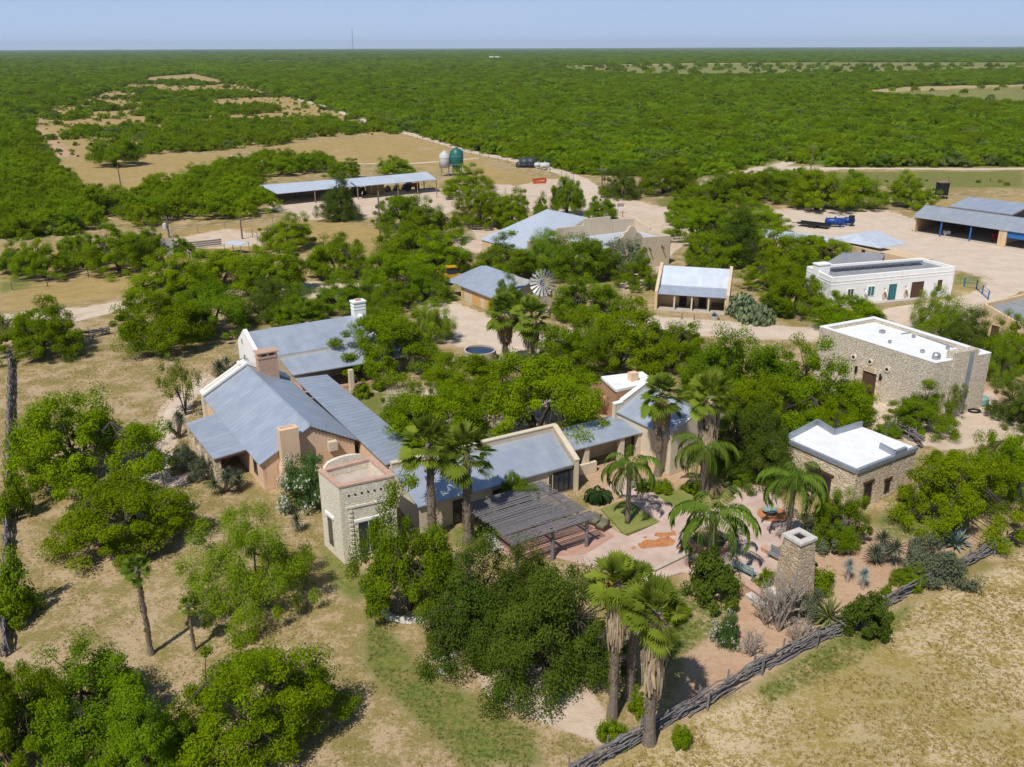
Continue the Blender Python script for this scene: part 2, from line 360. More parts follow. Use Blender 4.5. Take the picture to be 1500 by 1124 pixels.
GOLD = [
    ([(75, 232), (165, 240), (212, 228), (330, 226), (392, 236), (402, 248), (300, 262), (235, 278), (168, 298), (100, 270)], 3), ([(390, 214), (500, 205), (600, 197), (640, 212), (720, 238), (640, 248), (560, 238), (430, 236)], 3),
    ([(45, 186), (70, 190), (95, 228), (62, 226)], 2), ([(0, 402), (210, 398), (215, 425), (120, 440), (0, 455)], 5), ([(840, 800), (1500, 400)], 1),
    ([(860, 1130), (1100, 1010), (1260, 930), (1510, 800), (1700, 900), (1700, 1300), (800, 1300)], 10), ([(1400, 405), (1450, 410), (1462, 430), (1420, 440), (1396, 430)], 2),
    ([(690, 240), (790, 262), (830, 268), (820, 282), (780, 292), (690, 270)], 3), ([(1290, 300), (1500, 288), (1500, 312), (1400, 305)], 3), ([(1235, 134), (1330, 127), (1500, 123), (1500, 147), (1440, 146)], 2), ([(760, 98), (1000, 93), (1180, 91.5), (1600, 91.5), (1600, 100), (1340, 109), (1200, 112), (1000, 115), (840, 108)], 1)]
GREEN = [
        ([(540, 900), (640, 1000), (780, 1070), (800, 1124), (680, 1124), (600, 1040), (540, 980)], 14), ([(470, 800), (520, 830), (560, 860), (520, 880), (480, 850)], 8), ([(1110, 1010), (1230, 930), (1330, 890), (1300, 940), (1200, 990), (1130, 1030)], 10),
    ([(930, 875), (1010, 860), (1060, 890), (1040, 930), (970, 980), (940, 950)], 7), ([(1280, 760), (1330, 735), (1380, 750), (1350, 790), (1290, 790)], 6), ([(660, 770), (740, 765), (780, 800), (720, 810), (670, 800)], 5),
    ([(1180, 252), (1500, 250), (1500, 276), (1300, 274), (1200, 266)], 2), ([(960, 292), (1010, 285), (1015, 300), (965, 303)], 2), ([(900, 705), (960, 700), (990, 730), (960, 735)], 4), ([(520, 590), (560, 570), (600, 600), (560, 630)], 5), ([(1400, 402), (1440, 404), (1430, 415), (1400, 415)], 2), ([(0, 405), (60, 398), (40, 420), (0, 430)], 4), ([(760, 98), (1180, 91.5), (1600, 91), (1600, 101), (1200, 113), (840, 109)], 1), ([(1205, 139), (1650, 120), (1650, 160), (1440, 158)], 2)]
PINK = [([(560, 560), (620, 560), (640, 640), (600, 650)], 6), ([(860, 570), (960, 560), (960, 640), (860, 650)], 6), ([(850, 690), (1000, 640), (1070, 690), (950, 730), (880, 740)], 6), ([(290, 345), (370, 332), (330, 352), (260, 358)], 3), ([(50, 185), (80, 200), (110, 228), (70, 232)], 2), ([(1000, 800), (1400, 760), (1450, 790), (1000, 1050)], 12), ([(1390, 590), (1450, 560), (1480, 600), (1400, 640)], 6), ([(690, 480), (740, 500), (640, 510)], 5)]
WOODCLEAR = [  # no continuous woodland here (pixel polygons)
    [(-200, 470), (-200, 360), (0, 350), (110, 345), (160, 300), (95, 268), (70, 235), (42, 190), (60, 160), (150, 138), (220, 113), (285, 108), (430, 144), (485, 158), (600, 194), (690, 221), (800, 243), (855, 256), (920, 258), (1010, 262), (1100, 245), (1140, 236), (1180, 240), (1240, 246), (1520, 244), (1760, 243), (1760, 1500), (-200, 1500)],
    [(-200, 1500), (-200, 440), (1760, 440), (1760, 1500)], [(780, 97), (1000, 93), (1180, 91.5), (1600, 91.5), (1600, 100), (1340, 108), (1200, 111), (1000, 114), (860, 107)], [(1210, 138), (1330, 127), (1650, 121), (1650, 158), (1440, 156), (1380, 147)],
    [(380, 88.5), (640, 85.5), (640, 87.5), (380, 91)], [(215, 120), (280, 111), (290, 118), (225, 126)]]
# ------------------------------------------------------------------ the ground: one sheet to the horizon
rows = 24 * 1.0128 ** np.arange(0, 590); rows = np.concatenate([[-400, -60], rows])
us = np.linspace(-0.92, 0.92, 401); us = np.concatenate([[-8], us, [8]])
gy = np.repeat(rows[:, None], len(us), 1); gx = us[None, :] * np.maximum(np.abs(gy), 24.0)
X, Y = gx.ravel(), gy.ravel()
DEP = np.maximum(Y, 10.0)
fz = np.hypot(DEP, HC) ** 2 / (FPX * HC)      # metres of ground per photo pixel, along the view
wob = (fbm(X, Y, 6.0, 3) - 0.5)
def layer(zones):
    out = np.zeros(X.shape)
    for poly, fe in zones:
        if len(poly) < 3: continue
        w = W(poly); P = np.array(w); m = 60
        bb = (X > P[:, 0].min() - m) & (X < P[:, 0].max() + m) & (Y > P[:, 1].min() - m) & (Y < P[:, 1].max() + m)
        i = np.nonzero(bb)[0]
        if len(i) == 0: continue
        f = np.maximum(fe * np.median(fz[i]) * 0.55, 0.5)
        sd = sdist(X[i], Y[i], w) + wob[i] * f * 2.2
        t = np.clip(sd / (2 * f) + 0.5, 0, 1); out[i] = np.maximum(out[i], t * t * (3 - 2 * t))
    return out
def woodmask(X, Y):
    m = np.ones(X.shape, bool)
    for poly in WOODCLEAR: m &= ~inside(X, Y, W(poly))
    return m & (Y > 150)
MEADOW = [GOLD[0], GOLD[1], GOLD[3], GOLD[7], GOLD[8], ([(60, 185), (80, 232), (165, 236), (230, 222), (330, 222), (395, 212), (480, 200), (590, 196), (485, 160), (430, 146), (285, 110), (220, 116), (150, 140), (62, 162)], 3), ([(0, 360), (110, 352), (215, 400), (210, 430), (0, 456)], 5), ([(225, 345), (330, 330), (480, 320), (640, 350), (600, 400), (470, 410), (300, 415), (215, 400)], 6)]
lay = [layer(SANDY), layer(GOLD), layer(GREEN), layer(PINK), layer(MEADOW)]
wood = woodmask(X, Y).astype(float)
ht = (fbm(X, Y, 9.0, 8) - 0.5) * 0.05 * np.clip((Y - 20) / 30, 0, 1)
for z in (lay[0],): ht = ht * (1 - 0.8 * z)
nr, ncl = len(rows), len(us)
idx = np.arange(nr * ncl).reshape(nr, ncl)
Fq = np.stack([idx[:-1, :-1], idx[:-1, 1:], idx[1:, 1:], idx[1:, :-1]], -1).reshape(-1, 4)
ht = ht + 26 * (fbm(X, Y, 2600.0, 41) - .35) * np.clip((Y - 4500) / 6000, 0, 1)
gme = np_mesh('ground', np.stack([X, Y, ht - 0.03], 1), Fq, None, [])
for nm, ar in (('sand', lay[0]), ('gold', lay[1]), ('green', lay[2]), ('pink', lay[3]), ('wood', wood), ('meadow', lay[4])):
    a = gme.attributes.new(nm, 'FLOAT', 'POINT'); a.data.foreach_set('value', ar.astype(np.float32))
gme.polygons.foreach_set('use_smooth', [True] * len(gme.polygons))
m, nt, b, out = new_mat('dry_ground'); k = NT(nt)
co = k.n('ShaderNodeTexCoord').outputs['Object']
def att(n):
    a = k.n('ShaderNodeAttribute'); a.attribute_name = n; return a.outputs['Fac']
n_big, n_mid, n_fine, n_grit = k.noise(co, 0.07, 3), k.noise(co, 0.42, 5), k.noise(co, 2.6, 5, 0.7), k.noise(co, 7.5, 5, 0.75)
md = k.math('MULTIPLY', k.math('SUBTRACT', n_mid, 0.5), 0.9); mb_ = k.math('MULTIPLY', k.math('SUBTRACT', n_big, 0.5), 0.5)
straw, bare, olive = (0.305, 0.222, 0.098, 1), (0.455, 0.33, 0.205, 1), (0.175, 0.168, 0.040, 1)
col = k.mix(k.ramp(k.math('ADD', k.math('ADD', n_fine, md), mb_), 0.40, 0.62), straw, bare)
col = k.mix(k.math('MULTIPLY', k.ramp(k.math('SUBTRACT', n_grit, k.math('MULTIPLY', md, 0.5)), 0.47, 0.59), 0.72), col, olive)
gold = k.mix(k.ramp(k.math('ADD', k.math('ADD', n_fine, k.math('MULTIPLY', md, 0.7)), k.math('MULTIPLY', k.math('SUBTRACT', n_grit, 0.5), 0.8)), 0.42, 0.58), (0.56, 0.435, 0.285, 1), (0.31, 0.23, 0.07, 1))
gold = k.mix(k.math('MULTIPLY', k.ramp(n_big, 0.40, 0.62), 0.7), gold, (0.305, 0.235, 0.075, 1))
gold = k.mix(k.math('MULTIPLY', k.ramp(n_grit, 0.54, 0.68), 0.55), gold, (0.20, 0.155, 0.04, 1))
col = k.mix(att('gold'), col, gold)
mead = k.mix(k.ramp(k.math('ADD', k.math('ADD', n_fine, md), mb_), 0.36, 0.64), (0.40, 0.275, 0.115, 1), (0.30, 0.225, 0.085, 1))
mead = k.mix(k.math('MULTIPLY', k.ramp(n_big, 0.52, 0.72), 0.6), mead, (0.47, 0.335, 0.20, 1))
col = k.mix(att('meadow'), col, mead)
pk = k.mix(k.ramp(k.math('ADD', md, n_fine), 0.35, 0.65), (0.54, 0.365, 0.255, 1), (0.44, 0.275, 0.175, 1))
col = k.mix(k.math('MULTIPLY', att('pink'), 0.85), col, pk)
snd = k.mix(k.ramp(n_mid, 0.35, 0.68), (0.59, 0.47, 0.37, 1), (0.51, 0.39, 0.285, 1))
snd = k.mix(k.math('MULTIPLY', k.ramp(n_fine, 0.5, 0.72), 0.4), snd, (0.42, 0.30, 0.19, 1))
sm = k.ramp(k.math('ADD', att('sand'), k.math('MULTIPLY', k.math('SUBTRACT', n_fine, 0.5), 0.6)), 0.3, 0.75)
col = k.mix(sm, col, snd)
grn = k.mix(k.ramp(n_fine, 0.35, 0.65), (0.20, 0.20, 0.055, 1), (0.115, 0.15, 0.03, 1))
gm = k.math('MULTIPLY', att('green'), k.ramp(k.math('ADD', k.math('MULTIPLY', n_mid, 0.6), k.math('MULTIPLY', n_fine, 0.4)), 0.36, 0.52))
col = k.mix(gm, col, grn)
wd = k.mix(k.ramp(n_mid, 0.35, 0.65), (0.085, 0.125, 0.020, 1), (0.125, 0.165, 0.030, 1))
col = k.mix(att('wood'), col, wd)
col = k.mix(k.math('MULTIPLY', k.ramp(n_grit, 0.55, 0.8), 0.28), col, (0.16, 0.11, 0.06, 1))
k.l(col, b.inputs['Base Color']); b.inputs['Roughness'].default_value = 0.95; b.inputs['Specular IOR Level'].default_value = 0.1
k.bump(k.math('ADD', n_fine, k.math('MULTIPLY', n_grit, 0.5)), b, 0.55, 0.16)
gme.materials.append(m)
ground = mesh_obj('ground', gme); tag(ground, kind='structure')

# ------------------------------------------------------------------ roads, paths, patio: sheets just above the ground
def Msheet(name, c1, c2, c3):
    m, nt, b, out = new_mat(name); k = NT(nt); co = k.n('ShaderNodeTexCoord').outputs['Object']
    col = k.mix(k.ramp(k.noise(co, 0.35, 5), 0.35, 0.68), c1, c2)
    col = k.mix(k.math('MULTIPLY', k.ramp(k.noise(co, 2.1, 5, 0.7), 0.5, 0.72), 0.5), col, c3)
    k.l(col, b.inputs['Base Color']); b.inputs['Roughness'].default_value = 0.95; b.inputs['Specular IOR Level'].default_value = 0.1
    k.bump(k.noise(co, 4.0, 5, 0.7), b, 0.4, 0.06); return m
MAT['road'] = Msheet('caliche_road', (0.60, 0.49, 0.395, 1), (0.53, 0.42, 0.325, 1), (0.46, 0.345, 0.245, 1))
def gz(x, y): return float((fbm(np.array([x]), np.array([y]), 9.0, 8)[0] - 0.5) * 0.16)
def strip(name, px, width, mat, z=0.05, wob=0.35, kind='structure', step=2.0):
    """a road sheet along a pixel polyline with ragged edges"""
    P = [G(x, y) for x, y in px]; pts = []
    for a, b in zip(P[:-1], P[1:]):
        n = max(2, int((b - a).length / step))
        pts += [a.lerp(b, i / n) for i in range(n)]
    pts.append(P[-1])
    for _ in range(6): pts = [pts[0]] + [(pts[i - 1] + pts[i] * 2 + pts[i + 1]) / 4 for i in range(1, len(pts) - 1)] + [pts[-1]]
    V = []; F = []
    for i, p in enumerate(pts):
        d = (pts[min(i + 1, len(pts) - 1)] - pts[max(i - 1, 0)]).normalized(); n = Vector((-d.y, d.x, 0))
        for j in range(5):
            w = width * (j / 4 - 0.5)
            if j in (0, 4): w += rnd.uniform(-wob, wob)
            q = p + n * w; V.append((q.x, q.y, z if j in (1, 2, 3) else -0.03))
        if i:
            o = (i - 1) * 5
            F += [(o + j, o + j + 1, o + j + 6, o + j + 5) for j in range(4)]
    mb = MB(); mb.add(V, F); o = mb.build(name, mat); tag(o, kind=kind); return o
def sheet(name, px, mat, z, parent=None, jag=0.0, thick=0.12, st=0.7):
    P = [G(x, y, z) for x, y in px]; Q = []
    for a, b in zip(P, P[1:] + P[:1]):
        n = max(1, int((b - a).length / st)) if jag else 1
        for i in range(n):
            q = a.lerp(b, i / n)
            if jag: q += Vector((rnd.uniform(-jag, jag), rnd.uniform(-jag, jag), 0))
            Q.append(q)
    n = len(Q); tri = tessellate_polygon([Q]); mb = MB()
    mb.add(Q + [q - Vector((0, 0, thick)) for q in Q], [tuple(t) for t in tri] + [(i, (i + 1) % n, n + (i + 1) % n, n + i) for i in range(n)])
    return mb.build(name, mat, parent)
strip('road', [(425, 142), (482, 158), (530, 176), (592, 194), (640, 207), (690, 222), (760, 236), (815, 250), (850, 262), (866, 276), (862, 292), (890, 302), (950, 306), (1000, 318), (985, 345)], 5.0, MAT['road'])
strip('road', [(1030, 292), (1070, 268), (1105, 251), (1150, 240), (1165, 233)], 5.0, MAT['road'])
strip('road', [(1105, 252), (1170, 246), (1260, 247), (1330, 247), (1420, 248), (1530, 247)], 4.0, MAT['road'], z=0.07)
strip('track', [(-30, 474), (60, 463), (130, 455), (195, 441), (262, 428), (340, 425), (400, 420), (473, 416), (560, 418), (620, 430)], 3.0, MAT['road'])
strip('track', [(105, 470), (150, 461), (192, 446)], 2.2, MAT['road'], z=0.07)
strip('drive', [(700, 505), (780, 500), (850, 505), (905, 478), (965, 470), (1040, 476), (1120, 484), (1195, 492), (1255, 474), (1320, 458), (1390, 449), (1440, 440), (1475, 420)], 5.5, MAT['road'])
strip('track', [(440, 312), (530, 306), (640, 288), (700, 276), (770, 282), (850, 290)], 4.5, MAT['road'])
strip('track', [(205, 760), (222, 690), (235, 630), (258, 590), (300, 555)], 1.6, MAT['road'], wob=0.5)
strip('track', [(340, 228), (400, 238), (500, 240), (600, 240), (700, 232)], 2.2, MAT['road'])
yard = sheet('yard', [(1100, 312), (1185, 308), (1290, 312), (1338, 326), (1500, 358), (1560, 375), (1560, 430), (1470, 424), (1440, 402), (1400, 396), (1330, 376), (1225, 350), (1130, 335)], MAT['road'], 0.06, jag=0.5); tag(yard, kind='structure')
yard2 = sheet('yard', [(625, 432), (668, 446), (726, 468), (748, 478), (730, 500), (660, 496), (632, 470)], MAT['road'], 0.07, jag=0.4); tag(yard2, kind='structure')
patio = sheet('patio', [(888, 714), (915, 694), (985, 735), (1010, 748), (1062, 742), (1080, 728), (1062, 716), (1100, 711), (1124, 712), (1165, 758), (1192, 785), (1180, 812), (1150, 832), (1128, 862), (1090, 862), (1062, 846), (1000, 838), (950, 852), (900, 838), (800, 812), (745, 812), (715, 802), (760, 780), (868, 762), (920, 786), (968, 764), (940, 745)], MAT['pinkcon'], 0.12); tag(patio, kind='structure')
for q in ([(934, 798), (946, 790), (958, 792), (968, 786), (984, 788), (990, 796), (978, 801), (956, 803), (940, 804)], [(957, 785), (964, 779), (976, 781), (988, 776), (992, 784), (978, 787), (966, 787)], [(941, 788), (946, 785), (949, 788), (945, 790)], [(1002, 832), (1012, 820), (1018, 816), (1010, 830)], [(990, 803), (997, 799), (1001, 803), (994, 806)], [(925, 802), (930, 799), (933, 803), (928, 805)]):
    sheet('stain', q, MAT['stain'], 0.126, patio, jag=0.13, thick=0.003, st=0.22)
pfl = sheet('terrace', [(715, 796), (776, 764), (868, 762), (900, 785), (856, 812), (760, 818)], MAT['tile'], 0.15); tag(pfl, kind='structure')
gl = Msheet('lawn_grass', (0.24, 0.245, 0.075, 1), (0.17, 0.20, 0.045, 1), (0.13, 0.16, 0.04, 1))
for q in ([(880, 745), (918, 731), (965, 765), (915, 783)], [(957, 722), (1000, 718), (1046, 744), (1012, 752), (990, 745)], [(1052, 700), (1105, 700), (1098, 716), (1062, 712)], [(1138, 802), (1150, 796), (1160, 812), (1150, 815)]):
    tag(sheet('lawn', q, gl, 0.14), kind='structure')
tag(sheet('path', [(230, 706), (300, 685), (318, 692), (250, 716)], MAT['pinkcon'], 0.07, jag=0.1), kind='structure')
tag(sheet('path', [(1225, 598), (1262, 575), (1300, 592), (1290, 612), (1262, 625), (1240, 612)], MAT['road'], 0.08, jag=0.15), kind='structure')
# ------------------------------------------------------------------ building helpers
def wallframe(A, B, c):
    A, B = Vector(A).to_2d(), Vector(B).to_2d(); d = (B - A).normalized(); n = Vector((-d.y, d.x))
    if n.dot(Vector((0, 0)) - c.to_2d()) < 0: n = -n
    return d, n
def opening(parent, A, B, cx, cy, w, h, name='window', panel='glass', frame='white', fw=0.09, floor=None, mull=0, lintel=None):
    c = onplane(cx, cy, A, B); d, n = wallframe(A, B, c)
    z0 = c.z - h / 2 if floor is None else floor; z1 = z0 + h
    P = lambda s, o, z: Vector((c.x + d.x * s + n.x * o, c.y + d.y * s + n.y * o, z))
    def bar(mb, s0, s1, za, zb, o0, o1):
        mb.hexa([P(s0, o0, za), P(s1, o0, za), P(s1, o1, za), P(s0, o1, za)], [P(s0, o0, zb), P(s1, o0, zb), P(s1, o1, zb), P(s0, o1, zb)])
    fr = MB(); x = w / 2
    for q in ((-x, -x + fw, z0, z1), (x - fw, x, z0, z1), (-x + fw, x - fw, z1 - fw, z1), (-x + fw, x - fw, z0, z0 + fw * (0.6))):
        bar(fr, *q, -0.05, 0.07)
    for i in range(mull):
        s = -x + fw + (w - 2 * fw) * (i + 1) / (mull + 1); bar(fr, s - 0.03, s + 0.03, z0 + fw * 0.6, z1 - fw, -0.05, 0.055)
    o = fr.build(name, MAT[frame], parent)
    pn = MB(); bar(pn, -x + fw, x - fw, z0 + fw * 0.6, z1 - fw, -0.04, 0.03); pn.build({'glass': 'pane', 'dark': 'recess'}.get(panel, 'leaf' if name == 'door' else 'panel'), MAT[panel], o)
    if lintel: l = MB(); bar(l, -x - 0.2, x + 0.2, z1 + 0.0, z1 + 0.22, -0.05, 0.1); l.build('lintel', MAT[lintel], parent)
    return o
def centre(pts): s = Vector((0, 0, 0)); [s.__iadd__(Vector((p[0], p[1], 0))) for p in pts]; return s / len(pts)
def inset(poly, d):
    c = centre(poly); r = []
    n = len(poly)
    for i, p in enumerate(poly):
        p = Vector((p[0], p[1])); a = Vector(poly[i - 1][:2]) - p; b = Vector(poly[(i + 1) % n][:2]) - p
        a.normalize(); b.normalize(); cr = abs(a.x * b.y - a.y * b.x); v = (a + b) * (d / max(cr, 0.3))
        q = p + v
        if (q - c.to_2d()).length > (p - c.to_2d()).length and n == 4: q = p - v
        r.append(q)
    return r
def roofslab(parent, pts, mat='roof', t=0.1, rib=0.75, name='roof', eave=(0, 1)):
    """pts: eave A, eave B, ridge B, ridge A; seams run from the eave to the ridge"""
    mb = MB(); mb.slab(pts, t); A, B, D, E = [Vector(p) for p in pts]
    n = max(1, int((B - A).length / rib)); up3 = Vector((0, 0, .004)); rr = random.Random(int(A.x * 100) + int(B.y * 77))
    for i in range(n):
        f0, f1 = (i + .02) / n, (i + .98) / n; cut = .5 + .1 * rr.random()
        for g0, g1 in ((0, cut), (cut, 1)):
            q = [A.lerp(B, f).lerp(E.lerp(D, f), g) for f, g in ((f0, g0), (f1, g0), (f1, g1), (f0, g1))]
            mb.R[len(mb.F)] = rr.random(); mb.add([x + up3 * (1.6 if g0 else 1.0) for x in q], [(0, 1, 2, 3)])
    for i in range(1, n):
        f = i / n; a = A.lerp(B, f); b = E.lerp(D, f)
        mb.beam(a - Vector((0, 0, 0.002)), b - Vector((0, 0, 0.002)), 0.045, 0.05)
    return mb.build(name, MAT[mat], parent)
def parapet(mb, a, b, t, z0a, z1a, z0b=None, z1b=None):
    """upright wall piece from a to b whose top may slope"""
    z0b = z0a if z0b is None else z0b; z1b = z1a if z1b is None else z1b
    a2, b2 = Vector(a[:2]), Vector(b[:2]); d = (b2 - a2).normalized(); n = Vector((-d.y, d.x)) * t / 2
    mb.hexa([up(a2 - n, z0a), up(b2 - n, z0b), up(b2 + n, z0b), up(a2 + n, z0a)], [up(a2 - n, z1a), up(b2 - n, z1b), up(b2 + n, z1b), up(a2 + n, z1a)])
def building(name, label, cat='building', pts=()): return thing(name, label, cat, centre(pts))
dirv = lambda deg: Vector((math.cos(R(deg)), math.sin(R(deg)), 0))
BD, AD = dirv(31), dirv(-59)

# ================================================================== stone tower
zt = 6.5
tw = [G(496, 713, zt), G(578, 696, zt), None, G(466, 688, zt)]
tw[2] = tw[1] + (tw[3] - tw[0]); tw[2] = tw[2].lerp(G(541, 665, zt), 0.5)
T = building('stone_tower', 'square pale stone tower with pink coping and tall dark windows', 'tower', tw)
mb = MB(); mb.prism(tw, 0, zt - 1.0)
for i in range(4): mb.wall(tw[i], tw[(i + 1) % 4], 0.34, zt - 1.0, zt - 0.14, 0.17)
mb.build('wall', MAT['sillar'], T)
cp = MB()
for i in range(4):
    a, b = tw[i], tw[(i + 1) % 4]; d = (b - a).normalized() * 0.04; cp.wall(a - d, b + d, 0.44, zt - 0.14, zt + (0.004 if i % 2 else 0), 0.17)
cp.build('coping', MAT['coping'], T)
q = inset(tw, 0.38); MB().prism(q, zt - 1.0, zt - 0.72).build('roof_deck', MAT['concrete'], T)
arch = MB(); a, b = tw[2].lerp(tw[3], 0.12), tw[2].lerp(tw[3], 0.9); nn = (b - a).normalized()
for i in range(10):
    f0, f1 = i / 10, (i + 1) / 10
    h = lambda f: zt + 0.9 * math.sqrt(max(0.0, 1 - (2 * f - 1) ** 2)) * 0.62 + 0.05
    parapet(arch, a.lerp(b, f0), a.lerp(b, f1), 0.3, zt - 0.2, h(f0), zt - 0.2, h(f1))
arch.build('arched_parapet', MAT['sillar'], T)
opening(T, tw[0], tw[1], 541, 783, 1.75, 2.75, 'window', 'glass', 'sillar', 0.08, 0.55, 1, 'white')
opening(T, tw[3], tw[0], 485, 773, 1.0, 2.6, 'window', 'glass', 'sillar', 0.08, 0.6, 0, 'white')
holes = MB(); d, n = wallframe(tw[0], tw[1], tw[0])
for i in range(7):
    c = tw[0].lerp(tw[1], 0.16 + 0.115 * i); p = c.to_2d() + n * 0.0
    MB().box((p.x, p.y, zt - 0.95), (0.13, 0.08, 0.13), math.atan2(d.y, d.x)).build('weep_hole', MAT['dark'], T)
rel = MB()
for k in (0.17, 0.83):
    for j in range(11):
        c = tw[0].lerp(tw[1], k); p = c.to_2d(); MB().box((p.x, p.y, 0.5 + 0.37 * j), (0.26, 0.18, 0.2), math.atan2(d.y, d.x)).build('quoin', MAT['sillar'], T)
rel.wall(tw[0].lerp(tw[1], .1), tw[0].lerp(tw[1], .9), 0.14, 4.55, 4.7)
rel.build('string_course', MAT['sillar'], T)

# ================================================================== main ranch house with porch
ze = 2.65
SWc = G(379.6, 681.4, ze); NWc = G(295.2, 580.7, ze)
RS = onplane(454.5, 624, SWc, SWc + BD); ES = onplane(526.4, 644.8, SWc, SWc + BD)
RN = RS + (NWc - SWc); EN = ES + (NWc - SWc)
T = building('ranch_house', 'peach plastered ranch house with blue grey gabled metal roof, largest roof left of the tower', 'house', [SWc, ES, EN, NWc])
va = (NWc - SWc).normalized()
mb = MB(); i0, i1 = 0.22, 0.25
sec = [(0.30, 0), (0.30, ze - 0.05)]
wid = (ES - SWc).to_2d().length; rw = (RS - SWc).to_2d().length
def houseP(s, o, z): p = SWc + BD * s + va * o; return Vector((p.x, p.y, z))
L = (NWc - SWc).length; zE = ES.z
prof = [(0.30, 0.0), (wid - 0.4, 0.0), (wid - 0.4, zE - 0.02), (rw, RS.z - 0.2), (0.30, ze + 0.0)]
mb.hexa([houseP(s, i0, z) for s, z in prof], [houseP(s, L - i1, z) for s, z in prof])
mb.build('wall', MAT['peach'], T)
roofslab(T, [SWc, NWc, RN, RS]); roofslab(T, [EN, ES, RS + Vector((0, 0, .004)), RN + Vector((0, 0, .004))])
MB().path([RS + Vector((0, 0, .03)), RN + Vector((0, 0, .03))], [0.1, 0.1], 6).build('ridge_cap', MAT['roof'], T)
raf = MB()
for i in range(14):
    f = (i + 0.5) / 14; p = RS.lerp(ES, f) - Vector((0, 0, 0.2)); MB().beam(p - va * 0.02, p + va * 0.5, 0.09, 0.12).build('rafter', MAT['brown'], T)
pp = MB(); ww = MB()
for s0, zA, s1, zB in ((0.0, ze + .1, rw, RS.z + .12), (rw, RS.z + .12, wid, zE + .1)):
    parapet(pp, houseP(s0, L - .1, 0), houseP(s1, L - .1, 0), 1.15, 0.0, zA + .12, 0.0, zB + .12)
    for o, w_ in ((-.55, .36), (.42, .24)): parapet(ww, houseP(s0, L + o, 0), houseP(s1, L + o, 0), w_, zA + .1, zA + .34, zB + .1, zB + .34)
for s, z in ((0.3, ze + .4), (rw - .4, RS.z + .35)): ww.box(houseP(s, L - .06, z - .12), (0.7, 0.9, .16), R(31))
pp.build('gable_wall', MAT['cream'], T); ww.build('coping', MAT['white'], T)
# porch
PW = [G(312.1, 672.7, 2.35), G(271.7, 620.3, 2.35)]
PR = [SWc + va * 0.9 + Vector((0, 0, .0)), None]
pr0 = G(367.1, 656.5, 2.62); pr1 = G(323, 603.5, 2.62)
T.name = 'ranch_house'
roofslab(T, [PW[0], PW[1], pr1, pr0], name='porch_roof')
pw = MB(); a = G(318, 681, 0); 
A0 = up(PW[0] + BD * 0.35 + va * 0.3, 0); A1 = up(PW[1] + BD * 0.35 - va * 0.3, 0)
for i in range(5):
    p = A0.lerp(A1, i / 4); pw.box((p.x, p.y, 0), (0.55, 0.55, 2.22), R(31))
pw.wall(A0, A1, 0.42, 0, 0.95); pw.wall(A0, A1, 0.4, 2.0, 2.25)
pw.build('porch_wall', MAT['rubble'], T)
sd = MB(); sd.wall(A1, A1 + BD * 2.4, 0.3, 0, 2.3); sd.build('porch_end_wall', MAT['cream'], T)
bs = MB(); bs.beam(PW[0] - Vector((0, 0, .18)) + BD * .1, pr0 - Vector((0, 0, .18)), .12, .18); bs.beam(up(A0, 1.1), up(A0 + BD * 1.5, 2.2), .1, .1); bs.build('porch_beam', MAT['brown'], T)
# chimneys
c = onplane(420, 712, SWc, SWc + BD); d, n = wallframe(SWc, ES, SWc); c = up(onplane(428, 700, SWc, SWc + BD), 0)
ch = MB(); cc = Vector((c.x + n.x * .35, c.y + n.y * .35))
ch.box((cc.x, cc.y, 0), (2.1, 0.9, 1.9), R(31)); ch.hexa([up(cc + BD.to_2d() * x + n * y, 1.9) for x, y in ((-1.05, -.45), (1.05, -.45), (1.05, .45), (-1.05, .45))], [up(cc + BD.to_2d() * x + n * y, 2.5) for x, y in ((-.9, -.45), (.75, -.45), (.75, .45), (-.9, .45))])
hz = onplane(426, 628, (cc.x, cc.y), (cc.x + BD.x, cc.y + BD.y)).z
ch.box((cc.x - .08 * BD.x, cc.y - .08 * BD.y, 2.5), (1.62, 0.88, hz - 2.5), R(31))
for q in (-1, 1): ch.box((cc.x - .08 * BD.x + BD.x * .72 * q, cc.y - .08 * BD.y + BD.y * .72 * q, hz), (.18, .88, .16), R(31)); ch.box((cc.x - .08 * BD.x + n.x * .38 * q, cc.y - .08 * BD.y + n.y * .38 * q, hz), (1.26, .12, .16), R(31))
ch.build('chimney', MAT['peach'], T)
c = G(393, 548, 4.2); ch = MB(); ch.box((c.x, c.y, 0), (2.0, 1.1, 6.1), R(31)); o = ch.build('chimney', MAT['brick'], T)
sl = MB(); sl.box((c.x, c.y, 6.1), (2.1, 1.2, .22), R(31)); 
for q in (-.8, 0, .8): sl.box((c.x + BD.x * q, c.y + BD.y * q, 6.32), (.28, 1.15, .35), R(31))
sl.box((c.x, c.y, 6.67), (2.3, 1.35, .14), R(31)); sl.build('chimney_cap', MAT['brick'], o)
ac = onplane(486, 652, SWc, SWc + BD); MB().box((ac.x + n.x * .2, ac.y + n.y * .2, ac.z - .4), (.8, .5, .85), R(31)).build('air_cooler', MAT['cream'], T)
opening(T, SWc + BD * .3, NWc + BD * .3, 375.5, 690, 0.9, 1.35, 'window', 'glass', 'brown', 0.08, 0.8)

